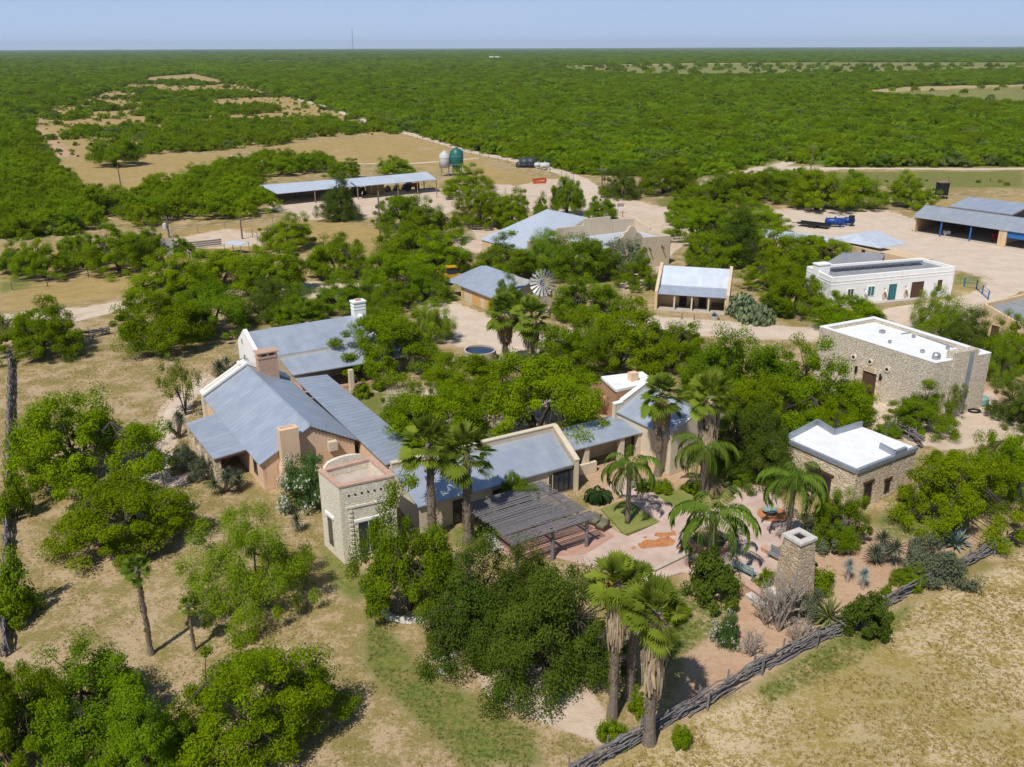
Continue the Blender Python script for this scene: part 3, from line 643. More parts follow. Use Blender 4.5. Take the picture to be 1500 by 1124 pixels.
# ================================================================== corridor gallery (low roof between house and courtyard)
c1, c2 = G(479, 548.6, 2.45), G(618, 662, 2.45)
k1, k2 = G(431, 554.5, 3.1), G(565.3, 681.5, 3.1)
T = building('corridor_gallery', 'long low blue grey metal roof gallery between the big house and the courtyard', 'covered walkway', [c1, c2, k1, k2])
roofslab(T, [c1, c2, k2, k1])
for i in range(7):
    p = up(c1.lerp(c2, 0.03 + i * .155) - BD * .3, 0); MB().box((p.x, p.y, 0), (.3, .3, 2.3), R(31)).build('post', MAT['cream'], T)
mb = MB(); mb.wall(k1.lerp(k2, .70) + BD * .5, k2 + BD * .5, .3, 0, 2.75); mb.build('wall', MAT['peach'], T)
mb = MB(); mb.beam(c1 - BD * .3 - Vector((0, 0, .12)), c2 - BD * .3 - Vector((0, 0, .12)), .15, .2); mb.build('beam', MAT['brown'], T)

# ================================================================== north wing with porch
g0 = G(346.5, 533.4); AN = AD
zr = onplane(344.3, 493.8, g0, g0 + AN); pk = onplane(352, 479.5, g0, g0 + AN); lo = onplane(370.7, 513, g0, g0 + AN)
r1 = G(361.9, 486.5, pk.z - .3); r2 = G(522, 461.3, pk.z - .3); rd = (r2 - r1).normalized()
e1 = G(408, 521.3, 3.75); e2 = e1 + rd * ((r2 - r1).length - (e1 - r1).dot(rd) + .0)
e0 = e1 - rd * ((e1 - r1).dot(rd))
bk = up(r1 - AN * 3.2, zr.z - .4); bk2 = bk + (r2 - r1)
T = building('north_wing', 'long north wing with stepped blue grey roof and cream gable wall behind the courtyard', 'house', [e0, e2, bk, bk2])
roofslab(T, [e0, e2, r2, r1]); roofslab(T, [bk2, bk, r1 + Vector((0, 0, .004)), r2 + Vector((0, 0, .004))])
p1, p2 = G(429, 549.9, 2.55), G(606, 519.5, 2.55); q1, q2 = e1 - AN * .15 - Vector((0, 0, .3)), None
q1 = G(409, 523.5, 3.45); q2 = q1 + (p2 - p1)
roofslab(T, [p1, p2, q2, q1], name='porch_roof')
mb = MB()
mb.prism([up(e0 - AN * .5, 0), up(q2 - AN * .35, 0), up(q2 - AN * 4.4, 0), up(e0 - AN * 4.4, 0)], 0, 3.1)
sq = [(e0, e0.z - .1), (r1, r1.z - .12), (bk, bk.z - .1)]
mb.hexa([up(e0, 0), up(e0, e0.z - .1), up(r1, r1.z - .12), up(bk, bk.z - .1), up(bk, 0)], [up(e2, 0), up(e2, e2.z - .1), up(r2, r2.z - .12), up(bk2, bk2.z - .1), up(bk2, 0)])
mb.build('wall', MAT['cream'], T)
dd = rd * .22
for base, sg in ((Vector((0, 0, 0)), -1), (r2 - r1, 1)):
    gb = MB()
    for P0, P1 in ((bk, r1), (r1, e0)):
        a, b = P0 + base + dd * sg, P1 + base + dd * sg
        parapet(gb, a, b, .42, 0, P0.z + .38, 0, P1.z + .38)
    gb.build('gable_wall', MAT['white'], T)
c = r2 + rd * .3 ; ch = MB(); ch.box((c.x, c.y, 2), (1.5, 1.1, r2.z + 1.6 - 2), math.atan2(rd.y, rd.x)); ch.box((c.x, c.y, r2.z + .75), (1.58, 1.18, .1), math.atan2(rd.y, rd.x)); ch.box((c.x, c.y, r2.z + 1.15), (1.58, 1.18, .1), math.atan2(rd.y, rd.x)); ch.box((c.x, c.y, r2.z + 1.6), (1.7, 1.3, .18), math.atan2(rd.y, rd.x)); o = ch.build('chimney', MAT['white'], T)
mb = MB(); mb.box((c.x, c.y, r2.z + 1.78), (.6, .6, .2), .5); mb.build('chimney_pot', MAT['coping'], o)
for bx, by in ((515.5, 571), (561, 554), (603, 541)):
    p = G(bx, by); MB().box((p.x, p.y, 0), (.5, .5, 2.4), R(31)).build('column', MAT['cream'], T)
mb = MB(); mb.beam(p1 - AN * .45 - Vector((0, 0, .15)), p2 - AN * .45 - Vector((0, 0, .15)), .2, .24); mb.build('beam', MAT['brown'], T)
mb = MB(); mb.prism([up(p1 - AN * .1, 0), up(p2 - AN * .1, 0), up(q2 - AN * .3, 0), up(q1 - AN * .3, 0)], -.1, .14); mb.build('porch_floor', MAT['tile'], T)
opening(T, up(e0 - AN * .5, 0), up(q2 - AN * .35, 0), 505, 553, 1.2, 2.1, 'door', 'dark', 'brown', .09, .15)
opening(T, up(e0 - AN * .5, 0), up(q2 - AN * .35, 0), 545, 545, 1.2, 2.1, 'door', 'brown', 'brown', .09, .15)
c = up(r1 + (e0 - r1) * .3, 0); opening(T, bk - rd * .43, e0 - rd * .43, 355, 500, .5, .7, 'window', 'glass', 'cream', .07)

# ================================================================== south wing behind the pergola
f1, f2 = G(612, 743, 2.6), G(839.8, 680.4, 2.6)
b2 = G(809, 632.5, 3.3); fd = (f2 - f1).normalized(); b1 = G(574, 688, 3.3)
T = building('south_wing', 'low cream wing with single slope metal roof and plastered parapets behind the pergola', 'house', [f1, f2, b1, b2])
roofslab(T, [f1, f2, b2, b1])
fn = Vector((-fd.y, fd.x, 0))
mb = MB(); w1, w2, w3, w4 = f1 + fn * .25 + fd * .2, f2 + fn * .25 + fd * .1, b2 + fd * .1, b1 + fd * .2
mb.hexa([up(w1, 0), up(w2, 0), up(w3, 0), up(w4, 0)], [up(w1, 2.5), up(w2, 2.5), up(w3, 3.18), up(w4, 3.18)]); mb.build('wall', MAT['cream'], T)
gp = MB(); parapet(gp, b1 + fn * .17, b2 + fn * .17 + fd * .45, .34, 0, 3.8); parapet(gp, f2 + fd * .3 - fn * .1, b2 + fd * .3, .38, 0, 2.95, 0, 3.8); gp.build('parapet', MAT['beige'], T)
gc = MB(); parapet(gc, b1 + fn * .17, b2 + fn * .17 + fd * .5, .46, 3.8, 3.9); parapet(gc, f2 + fd * .3 - fn * .15, b2 + fd * .3, .48, 2.95, 3.05, 3.8, 3.9); gc.build('coping', MAT['cream'], T)
wA, wB = w1, w2
opening(T, wA, wB, 821.5, 708, 1.7, 1.95, 'window', 'glass', 'black', .06, .2, 2)
opening(T, wA, wB, 837, 705, .75, 1.9, 'window', 'glass', 'black', .06, .2)
opening(T, wA, wB, 806, 712, .5, 1.8, 'window', 'glass', 'cream', .07, .3)
opening(T, wA, wB, 674, 752, 1.3, 2.1, 'door', 'glass', 'brown', .09, .05, 1)
opening(T, wA, wB, 730, 735, 1.1, 1.3, 'window', 'glass', 'brown', .08, .8, 1)

# ================================================================== breezeway
f1, f2, b2 = G(839.6, 659.9, 2.7), G(946.8, 632, 2.7), G(896, 609, 2.9); b1 = G(819.8, 628.3, 2.9)
T = building('breezeway', 'open breezeway with pale blue metal roof joining two plastered buildings', 'covered walkway', [f1, f2, b1, b2])
m1, m2 = f1.lerp(b1, .62) + Vector((0, 0, .25)), f2.lerp(b2, .62) + Vector((0, 0, .25))
roofslab(T, [f1, f2, m2, m1]); roofslab(T, [b2, b1, m1 + Vector((0, 0, .004)), m2 + Vector((0, 0, .004))])
fd = (f2 - f1).normalized(); fn = Vector((-fd.y, fd.x, 0))
for f in (.2, .68, .93):
    p = f1.lerp(f2, f) + fn * .4; MB().box((p.x, p.y, 0), (.5, .5, 2.5), math.atan2(fd.y, fd.x)).build('column', MAT['cream'], T)
mb = MB(); mb.wall(up(f1 + fn * 2.6, 0), up(f2 + fn * 2.6, 0), .3, 0, 2.65); mb.build('wall', MAT['beige'], T)
mb = MB(); mb.wall(up(f1 + fd * .3 + fn * .1, 0), up(f1 + fd * 2.6 + fn * .1, 0), .3, 0, 1.0); mb.build('low_wall', MAT['cream'], T)
mb = MB(); mb.beam(f1 + fn * .4 - Vector((0, 0, .16)), f2 + fn * .4 - Vector((0, 0, .16)), .2, .22); mb.build('beam', MAT['brown'], T)

# ================================================================== casita with gable parapets
e1, e2 = G(902.7, 603.4, 3.6), G(980.5, 640, 3.6); ed = (e2 - e1).normalized(); en = Vector((-ed.y, ed.x, 0))
if en.y < 0: en = -en
r1, r2 = e1 + en * 3.6 + Vector((0, 0, 1.6)), e2 + en * 3.6 + Vector((0, 0, 1.6))
o1, o2 = e1 + en * 6.6 + Vector((0, 0, .3)), e2 + en * 6.6 + Vector((0, 0, .3))
T = building('casita', 'cream casita with steep blue roof between stepped parapets beside the tallest palms', 'house', [e1, e2, o1, o2])
roofslab(T, [e1, e2, r2, r1]); roofslab(T, [o2, o1, r1 + Vector((0, 0, .004)), r2 + Vector((0, 0, .004))])
mb = MB(); i = en * .2
prof1 = [up(e1 + i, 0), up(e1 + i, 3.5), up(r1, r1.z - .2), up(o1, o1.z - .15), up(o1, 0)]; mb.hexa(prof1, [p + (e2 - e1) for p in prof1]); mb.build('wall', MAT['cream'], T)
for base, sg in ((Vector((0, 0, 0)), -1), (e2 - e1, 1)):
    gp = MB(); gc = MB()
    a, b, c = e1 + base + ed * .22 * sg, r1 + base + ed * .22 * sg, o1 + base + ed * .22 * sg
    a2 = a - en * .15
    parapet(gp, a2, a + en * .8, .42, 0, a.z + .75); parapet(gp, a + en * .8, b, .42, 0, a.z + .9, 0, b.z + .4); parapet(gp, b, c, .42, 0, b.z + .4, 0, c.z + .4)
    parapet(gc, a2, a + en * .8, .5, a.z + .75, a.z + .86); parapet(gc, a + en * .8, b, .5, a.z + .9, a.z + 1.0, b.z + .4, b.z + .5)
    gp.build('parapet', MAT['cream'], T); gc.build('coping', MAT['white'], T)
opening(T, e2 + ed * .44, r2 + ed * .44, 1012, 681, 1.2, 1.9, 'window', 'glass', 'brown', .08, .6, 1)
opening(T, e1, e2, 930, 652, .9, 2.0, 'door', 'brown', 'brown', .08, .05)
# annex with white roof, adobe courtyard walls
pl = [G(882, 553, 3.6), G(904, 572.5, 3.6), G(960, 560, 3.6), G(941, 546, 3.6)]
T = building('annex', 'small pink plastered annex with flat white roof behind the casita', 'building', pl)
mb = MB(); mb.prism(pl, 0, 3.45); mb.build('wall', MAT['adobe'], T)
rf = MB(); rf.prism(inset(pl, .3), 3.45, 3.5); rf.build('roof', MAT['membrane'], T)
cp = MB()
for i in range(4): cp.wall(pl[i], pl[(i + 1) % 4], .3 + .01 * (i % 2), 3.45, 3.72 + .004 * (i % 2), .14 if i else -.0)
cp.build('coping', MAT['white'], T)
c = G(927, 556, 3.6); mb = MB(); mb.box((c.x, c.y, 3.5), (.9, .7, .9), .5); mb.build('chimney', MAT['peach'], T)
a, b, c = G(864, 590, 0), G(910, 586, 0), G(899, 606, 0); d = G(866, 604, 0)
T = thing('adobe_wall', 'tall orange adobe wall left of the annex, upper of two', 'wall', a); mb = MB(); mb.wall(a, b, .4, 0, 2.3); mb.build('wall_face', MAT['adobe'], T)
T = thing('adobe_wall', 'lower orange adobe wall running towards the breezeway roof', 'wall', d); mb = MB(); mb.wall(d, c, .4, 0, 1.9); mb.build('wall_face', MAT['adobe'], T)

# ================================================================== stone hut with white roof
zd = 3.75; px = [(1153, 645), (1255, 690), (1343, 656), (1262, 625), (1222, 637), (1197, 622)]
pl = [G(x, y, zd) for x, y in px]
T = building('stone_hut', 'tan rubble stone cottage with flat white roof and grey metal edging', 'cottage', pl)
mb = MB(); mb.prism(pl, 0, zd - .12); mb.build('wall', MAT['rubble'], T)
q = [p.lerp(centre(pl), .02) for p in pl]; mb = MB(); mb.prism(pl, zd - .12, zd); mb.build('roof', MAT['membrane'], T)
fl = MB(); n = len(pl); hts = [.12, .12, .0, .5, .5, .5]
for i in range(n):
    if hts[i]: fl.wall(pl[i], pl[(i + 1) % n], .3 if hts[i] < .3 else .22, zd - .22, zd + hts[i] + .004 * i, 0.0)
a = pl[1].lerp(pl[2], .62); b = a + (pl[0] - pl[1]).normalized() * 1.6; fl.wall(a, pl[1].lerp(pl[2], .66) + (pl[0] - pl[1]).normalized() * 1.7, .2, zd, zd + .5); fl.wall(pl[1].lerp(pl[2], .6), pl[1].lerp(pl[2], .8), .26, zd + .1, zd + .5)
fl.build('roof_edging', MAT['flash'], T)
opening(T, pl[1], pl[2], 1299, 712, .7, 1.15, 'window', 'dark', 'brown', .07, None, 0, 'brown')
opening(T, pl[1], pl[2], 1268, 735, 1.0, 2.1, 'door', 'dark', 'brown', .09, .05, 0, 'brown')
opening(T, pl[0], pl[1], 1199, 700, 2.6, 2.2, 'door', 'dark', 'brown', .1, .05, 1, 'brown')

# ================================================================== limestone hall
zh = 6.2; h = [G(1200.8, 478.5, zh), G(1371, 532, zh), G(1452, 517, zh), None]; h[3] = h[2] + (h[0] - h[1])
h[3] = h[3].lerp(G(1283.6, 461.7, zh), .5)
T = building('limestone_hall', 'tall windowless rough limestone hall with flat white roof and carved doorway', 'hall', h)
mb = MB(); mb.prism(h, 0, zh - .7)
for i in range(4): mb.wall(h[i], h[(i + 1) % 4], .5, zh - .7, zh - .05 + .004 * i, -.25 if False else .25)
mb.build('wall', MAT['chapel'], T)
cp = MB()
for i in range(4): cp.wall(h[i], h[(i + 1) % 4], .56, zh - .05, zh + .04 + .004 * i, .25)
cp.build('coping', MAT['membrane'], T)
MB().prism(inset(h, .52), zh - .7, zh - .45).build('roof', MAT['membrane'], T)
u = (h[2] - h[1]).normalized(); v = (h[0] - h[1]).normalized()
a, b = h[1].lerp(h[2], .30), h[1].lerp(h[2], .74)
mb = MB(); mb.wall(a, b, 1.0, 0, zh + .75, .35); mb.build('raised_gable', MAT['chapel'], T)
mb = MB(); mb.wall(a.lerp(b, .62), a.lerp(b, .8), .06, .1, zh + .6, -.18); mb.build('lime_streak', MAT['flash'], T)
d, n = wallframe(h[0], h[1], h[0])
o = opening(T, h[0], h[1], 1274, 557.5, 1.75, 2.75, 'door', 'brown', 'brown', .12, .15, 1)
c = onplane(1274, 557, h[0], h[1]); st = MB(); ang = math.atan2(d.y, d.x)
for s in (-1.15, 1.15): st.box((c.x + d.x * s + n.x * .03, c.y + d.y * s + n.y * .03, 0), (.5, .3, 3.0), ang)
st.box((c.x + n.x * .03, c.y + n.y * .03, 3.0), (2.9, .32, .55), ang); st.box((c.x + n.x * .6, c.y + n.y * .6, -.05), (3.0, 1.2, .2), ang); st.build('door_surround', MAT['rubble'], T)
for cx, cy in ((1251, 523), (1275, 530), (1300, 541)):
    c = onplane(cx, cy, h[0], h[1]); w = MB()
    ringv = []
    for i in range(12):
        t = 2 * math.pi * i / 12; ringv.append((math.cos(t), math.sin(t)))
    P = lambda s, o, z: (c.x + d.x * s + n.x * o, c.y + d.y * s + n.y * o, c.z + z)
    w.hexa([P(s * .36, -.02, z * .36) for s, z in ringv], [P(s * .36, .12, z * .36) for s, z in ringv]); ow = w.build('oculus', MAT['sillar'], T)
    w = MB(); w.hexa([P(s * .18, 0, z * .18) for s, z in ringv], [P(s * .18, .135, z * .18) for s, z in ringv]); w.build('pane', MAT['dark'], ow)
for cx, cy in ((1255, 541), (1291, 552)):
    c = onplane(cx, cy, h[0], h[1]); MB().box((c.x + n.x * .12, c.y + n.y * .12, c.z - .35), (.2, .26, .7), ang).build('wall_lantern', MAT['black'], T)
vt = MB()
for cx, cy, s in ((1292, 488, .5), (1303, 503, .25), (1351, 517, .35), (1388, 512, .3), (1338, 495, .3)):
    p = G(cx, cy, zh - .45); MB().box((p.x, p.y, zh - .46), (s, s, .35), .4).build('roof_vent', MAT['steel'], T)
p = G(1371, 526, zh - .45); MB().lathe((p.x, p.y, zh - .46), [(.42, 0), (.42, .5), (.3, .65), (.1, .7)], 10).build('roof_fan', MAT['steel'], T)
pi = MB()
for a_, b_ in (((1297, 474), (1397, 509)), ((1320, 489), (1345, 486))): pi.tube(G(*a_, zh - .35), G(*b_, zh - .35), .06, None, 5)
pi.build('roof_pipe', MAT['steel'], T)

# ================================================================== white plastered building
zw = 4.6; w = [G(1218.8, 407, zw), G(1400, 390.5, zw), G(1349.6, 377.6, zw), G(1182, 390, zw)]
T = building('white_building', 'long white plastered building with flat grey roof and teal doors', 'building', w)
mb = MB(); mb.prism(w, 0, zw - .6)
for i in range(4): mb.wall(w[i], w[(i + 1) % 4], .4, zw - .6, zw - .004 * i, .2)
mb.build('wall', MAT['white'], T)
mold = MB()
for z, t in ((zw - .75, .09), (zw - 1.2, .06)):
    for i in (0, 3): mold.wall(w[i], w[(i + 1) % 4], t, z, z + .12, .0)
mold.build('cornice', MAT['white'], T)
MB().prism(inset(w, .4), zw - .6, zw - .42).build('roof', MAT['tar'], T)
cu = MB(); a, b = w[3].lerp(w[2], .1), w[2]; cu.wall(w[3].lerp(w[0], .3).lerp(w[2].lerp(w[1], .3), .12), w[3].lerp(w[0], .3).lerp(w[2].lerp(w[1], .3), .92), .3, zw - .42, zw + .1); cu.build('roof_curb', MAT['steel'], T)
ca_, cb_ = w[3].lerp(w[0], .42).lerp(w[2].lerp(w[1], .42), .14), w[3].lerp(w[0], .42).lerp(w[2].lerp(w[1], .42), .90); pd_ = (cb_ - ca_).normalized()
for i in range(9):  # dark slats drawn in for the black shadow line at the curb's foot
    f0 = ca_.lerp(cb_, i / 9); f1 = ca_.lerp(cb_, (i + .86) / 9); nz_ = Vector((-pd_.y, pd_.x, 0)); MB().hexa([up(f0, zw - .40), up(f1, zw - .40), up(f1 + nz_ * .9, zw - .15), up(f0 + nz_ * .9, zw - .15)], [up(f0, zw - .34), up(f1, zw - .34), up(f1 + nz_ * .9, zw - .09), up(f0 + nz_ * .9, zw - .09)]).build('curb_shadow', MAT['glass'], T)
c = G(1203, 396, zw); mb = MB(); mb.box((c.x, c.y, 0), (2.1, 1.3, zw + .9), R(20)); mb.box((c.x, c.y, zw + .9), (2.3, 1.5, .2), R(20)); mb.build('chimney', MAT['white'], T)
A, B = w[0], w[1]
opening(T, A, B, 1305.5, 436, 1.35, 2.4, 'door', 'teal', 'teal', .1, .35)
opening(T, A, B, 1342, 431, 2.2, 2.4, 'door', 'brown', 'brown', .1, .35, 2)
opening(T, A, B, 1375, 424, .8, 1.7, 'window', 'brown', 'brown', .08, 1.0)
opening(T, A, B, 1275, 432, 1.3, 1.6, 'window', 'teal', 'white', .1, 1.2, 1)
opening(T, A, B, 1245, 434, 1.2, 1.5, 'window', 'glass', 'white', .1, 1.2, 1)
d, n = wallframe(A, B, A); ang = math.atan2(d.y, d.x)
for cx, cy in ((1266, 424), (1295, 423), (1326, 420), (1368, 416)):
    c = onplane(cx, cy, A, B); mb = MB(); mb.tube(c + Vector((0, 0, .1)), c + Vector((n.x * .5, n.y * .5, .1)), .04, None, 5); mb.lathe((c.x + n.x * .5, c.y + n.y * .5, c.z - .18), [(.26, 0), (.08, .22), (.05, .3)], 8); mb.build('barn_lamp', MAT['steel'], T)
for cx, cy in ((1295, 433), (1326.5, 430)):
    c = onplane(cx, cy, A, B); mb = MB(); ringv = [(math.cos(t * .524), math.sin(t * .524)) for t in range(12)]
    P = lambda s, o, z: (c.x + d.x * s + n.x * o, c.y + d.y * s + n.y * o, c.z + z)
    mb.hexa([P(s * .38, 0, z * .62) for s, z in ringv], [P(s * .38, .06, z * .62) for s, z in ringv]); mb.build('oval_plaque', MAT['beige'], T)
mb = MB(); a, b = A.lerp(B, .25), A.lerp(B, .82); mb.wall(a, b, 2.0, -.1, .34, 0) ; mb.build('walkway_step', MAT['concrete'], T)
mb = MB(); q = [w[3].lerp(w[2], .02), w[3].lerp(w[2], .62), G(1297, 371, 3.4), G(1236, 369, 3.4)]; mb.prism([up(x, 0) for x in q], 0, 3.4); mb.build('rear_wing', MAT['tar'], T)

# ================================================================== tan warehouse with gable behind the white building
zm = 3.6; a, b = G(1217, 353, zm), G(1335, 379, zm); d = (b - a).normalized(); n = Vector((-d.y, d.x, 0))
rl, rr = G(1150, 349, 3.0), None
T = building('tan_warehouse', 'tan stucco warehouse with pale hipped metal roof behind the white building', 'building', [a, b, a + n * 8, b + n * 8])
mb = MB(); mb.wall(a, b, .4, 0, zm); mb.prism([up(a + n * .2, 0), up(b + n * .2 - d * 1, 0), up(b - d * 1 + n * 7, 0), up(a + n * 7, 0)], 0, 2.6); mb.build('wall', MAT['tan'], T)
t0, t1, t2 = G(1213, 349.5, 3.3), G(1289.6, 363.5, 3.3), G(1257, 341.5, 4.6)
t3 = t2 + n * 7
roofslab(T, [t0, t1, t2.lerp(t1, .05), t2], 'roof_pale'); 
l0 = [G(1116, 347, 3.0), G(1214, 356, 3.0), G(1212, 346, 3.6), G(1116, 335, 3.6)]
mb = MB(); mb.prism([up(p, 0) for p in l0], 0, 2.85); mb.build('wall', MAT['tan'], T)
roofslab(T, l0, 'roof_pale'); roofslab(T, [t1, up(t1 + n * 7, 3.3), up(t2 + n * 5, 4.6), t2 + Vector((0, 0, .004))], 'roof_pale'); roofslab(T, [up(t0 + n * 7, 3.3), t0, t2 + Vector((0, 0, .006)), up(t2 + n * 5, 4.6)], 'roof_pale')
for cx, cy in ((1265, 369), (1292.5, 374)): opening(T, a - n * .2, b - n * .2, cx, cy, .8, .8, 'vent', 'dark', 'steel', .08)
c = onplane(1237, 364.5, a - n * .2, b - n * .2); dd, nn = wallframe(a, b, c); mb = MB(); ringv = [(math.cos(t * .524), math.sin(t * .524)) for t in range(12)]
P = lambda s, o, z: (c.x + dd.x * s + nn.x * o, c.y + dd.y * s + nn.y * o, c.z + z)
mb.hexa([P(s * .7, 0, z * .7) for s, z in ringv], [P(s * .7, .4, z * .7) for s, z in ringv]); o = mb.build('exhaust_fan', MAT['offwhite'], T)
mb = MB(); mb.hexa([P(s * .5, .3, z * .5) for s, z in ringv], [P(s * .5, .42, z * .5) for s, z in ringv]); mb.build('fan_recess', MAT['dark'], o)

# ================================================================== tan corner building at the right edge
a = onplane(1442.7, 444.7, G(1440, 497), G(1490, 515)); a = G(1442.7, 444.7, 4.6); b = onplane(1485.5, 469, a, a + AD); 
T = building('corner_building', 'tan stucco building with sloping grey roof cut by the right edge of the frame', 'building', [a, b, a + BD * 9])
u = (up(b, 0) - up(a, 0)).normalized(); e = b + u * 4 ; z2 = b.z
mb = MB(); parapet(mb, a, b, .4, 0, a.z, 0, b.z); parapet(mb, b, e, .4, 0, b.z, 0, b.z); rgt = BD
mb.wall(a + rgt * .2, a + rgt * 12, .4, 0, a.z + .0, 0)
mb.hexa([up(a + rgt * .2, 0), up(e + rgt * .2, 0), up(e + rgt * 12, 0), up(a + rgt * 12, 0)], [up(a + rgt * .2, a.z - .9), up(e + rgt * .2, b.z - .5), up(e + rgt * 12, b.z - .5), up(a + rgt * 12, a.z - .9)])
mb.build('wall', MAT['tan'], T)
roofslab(T, [up(e + rgt * .2, b.z - .3), up(e + rgt * 12, b.z - .3), up(a - u * .0 + rgt * 12 + u * .2, a.z - .55), up(a + rgt * .2 + u * .2, a.z - .55)], 'tar', .12, 1.2)
opening(T, a - rgt * .2, b - rgt * .2, 1458, 483, 1.0, 2.1, 'door', 'brown', 'brown', .09, .05)

# ================================================================== open equipment garage (right)
e1, e2 = G(1337, 317.5, 3.3), G(1500, 341.5, 3.3); ed = (e2 - e1).normalized(); e2 = e2 + ed * 10
r1 = G(1355.7, 300.5, 4.5); r2 = r1 + (e2 - e1); en = Vector((-ed.y, ed.x, 0)); en = en if en.y > 0 else -en
dp = (r1 - e1).dot(en); bk1, bk2 = up(r1 + en * dp * .9, 3.3), up(r2 + en * dp * .9, 3.3)
T = building('equipment_garage', 'open fronted garage with grey roof and blue posts facing the gravel yard', 'garage', [e1, e2, bk1, bk2])
roofslab(T, [e1, e2, r2, r1], 'roof_grey'); roofslab(T, [bk2, bk1, r1 + Vector((0, 0, .004)), r2 + Vector((0, 0, .004))], 'roof_grey')
mb = MB(); Ln = (e2 - e1).length; mb.wall(up(e1 + en * .4 + ed * .5, 0), up(bk1 + ed * .5 - en * .4, 0), .35, 0, 3.2); mb.wall(up(bk1 - en * .5, 0), up(bk2 - en * .5, 0), .3, 0, 3.0)
pxs = onplane(1461.8, 352, e1 + en * .4, e2 + en * .4); s = (pxs - (e1 + en * .4)).dot(ed); pq = up(e1 + en * .4 + ed * s, 0); mb.wall(pq, pq + ed * 1.5, .4, 0, 3.15); mb.wall(pq + ed * .2, pq + ed * .2 + en * (2 * dp - 1.2), .3, 0, 3.1)
mb.build('wall', MAT['tan'], T)
for cx, cy in ((1378, 336), (1421, 344)):
    c = onplane(cx, cy, e1 + en * .4, e2 + en * .4); mb = MB(); mb.tube(up(c, 0), up(c, 3.2), .16, None, 8); mb.build('post', MAT['blue'], T)
mb = MB(); mb.wall(pq + ed * 1.5, pq + ed * 7.5, .2, 1.9, 3.1, .06); mb.build('roller_door', MAT['blue'], T)
mb = MB(); mb.prism([up(e1 + en * .2, 0), up(e2 + en * .2, 0), up(bk2 - en * .3, 0), up(bk1 - en * .3, 0)], -.1, .1); mb.build('floor', MAT['concrete'], T)
rest = MB(); 
for f, dz, sx in ((.06, .9, 1.0), (.2, 1.2, 2.0), (.26, .8, 1.4), (.33, 1.4, .9), (.12, .7, 1.3)):
    p = up(e1 + ed * (Ln * f * .9) + en * (dp * (1.2 + .4 * math.sin(f * 40))), 0); rest.box((p.x, p.y, .1), (sx, .8, dz), f * 9)
STORE = rest
q = [G(1390, 302, 3.0), G(1482.7, 314.5, 3.0), G(1515, 299, 3.9), G(1420, 288.4, 3.9)]
T = building('storage_shed', 'open storage shed with blue grey metal roof behind the garage', 'shed', q)
roofslab(T, q, 'roof'); mb = MB(); mb.wall(up(q[2], 0), up(q[3], 0), .15, 0, 3.7); mb.build('wall', MAT['roof_grey'], T)
for f in (.02, .35, .68, .98):
    p = q[0].lerp(q[1], f); mb = MB(); mb.tube(up(p, 0) + Vector((0, .3, 0)), up(p, 2.95) + Vector((0, .3, 0)), .09); mb.build('post', MAT['rust'], T)
mb = MB(); mb.beam(q[0] - Vector((0, 0, .25)), q[1] - Vector((0, 0, .25)), .1, .25); mb.beam(q[1] - Vector((0, 0, .25)), q[2] - Vector((0, 0, .25)), .1, .25); mb.build('beam', MAT['rust'], T)

# ================================================================== bunkhouse with porch
e1, e2 = G(963.4, 430, 2.5), G(1064, 436.7, 2.5); ed = (e2 - e1).normalized(); en = Vector((-ed.y, ed.x, 0))
k1, k2 = G(966.7, 414.7, 3.2), G(1068, 420.7, 3.2)
k1 = e1 + en * 2.5 + Vector((0, 0, .75)); k2 = e2 + en * 2.5 + Vector((0, 0, .75))
zr = onplane(971.4, 382.7, e1, e1 + en); r1 = up(e1 + en * 5.6, 5.4); r2 = r1 + (e2 - e1)
T = building('bunkhouse', 'tan bunkhouse with silver roof, porch posts and two dark doors', 'house', [e1, e2, r1, r2])
roofslab(T, [k1, k2, r2, r1], 'roof_pale'); roofslab(T, [e1, e2, k2 - Vector((0, 0, .06)), k1 - Vector((0, 0, .06))], 'roof', name='porch_roof')
o1, o2 = up(r1 + en * 3.2, 3.4), up(r2 + en * 3.2, 3.4); roofslab(T, [o2, o1, r1 + Vector((0, 0, .004)), r2 + Vector((0, 0, .004))], 'roof_pale')
mb = MB(); p_ = [up(k1 + en * .1, 0), up(k1 + en * .1, 3.1), up(r1, r1.z - .15), up(o1, 3.25), up(o1, 0)]; mb.hexa(p_, [p + (e2 - e1) for p in p_]); mb.build('wall', MAT['tan'], T)
for base, sg in ((Vector((0, 0, 0)), -1), (e2 - e1, 1)):
    gp = MB(); gc = MB()
    a, b, c = [p + base + ed * .2 * sg for p in (e1 - en * .1, r1, o1)]
    parapet(gp, a, b, .36, 0, a.z + .3, 0, b.z + .35); parapet(gp, b, c, .36, 0, b.z + .35, 0, c.z + .3); parapet(gc, a, b, .44, a.z + .3, a.z + .4, b.z + .35, b.z + .45)
    gp.build('gable_wall', MAT['tan'], T); gc.build('coping', MAT['beige'], T)
for cx, cy in ((987.4, 444), (1012.7, 448), (1037.4, 449), (1062, 450)):
    c = onplane(cx, cy, e1 + en * .3, e2 + en * .3); mb = MB(); mb.box((c.x, c.y, 0), (.2, .2, 2.4), .0); mb.build('porch_post', MAT['cream'], T)
A, B = k1, k2
opening(T, A, B, 1000, 445, 1.1, 2.1, 'door', 'dark', 'brown', .09, .15); opening(T, A, B, 1028.5, 447, 1.1, 2.1, 'door', 'dark', 'brown', .09, .15)
mb = MB(); mb.prism([up(e1 - en * .1, 0), up(e2 - en * .1, 0), up(k2, 0), up(k1, 0)], -.1, .14); mb.build('porch_floor', MAT['concrete'], T)
mb = MB(); mb.beam(e1 + en * .3 - Vector((0, 0, .14)), e2 + en * .3 - Vector((0, 0, .14)), .14, .18); mb.build('beam', MAT['brown'], T)
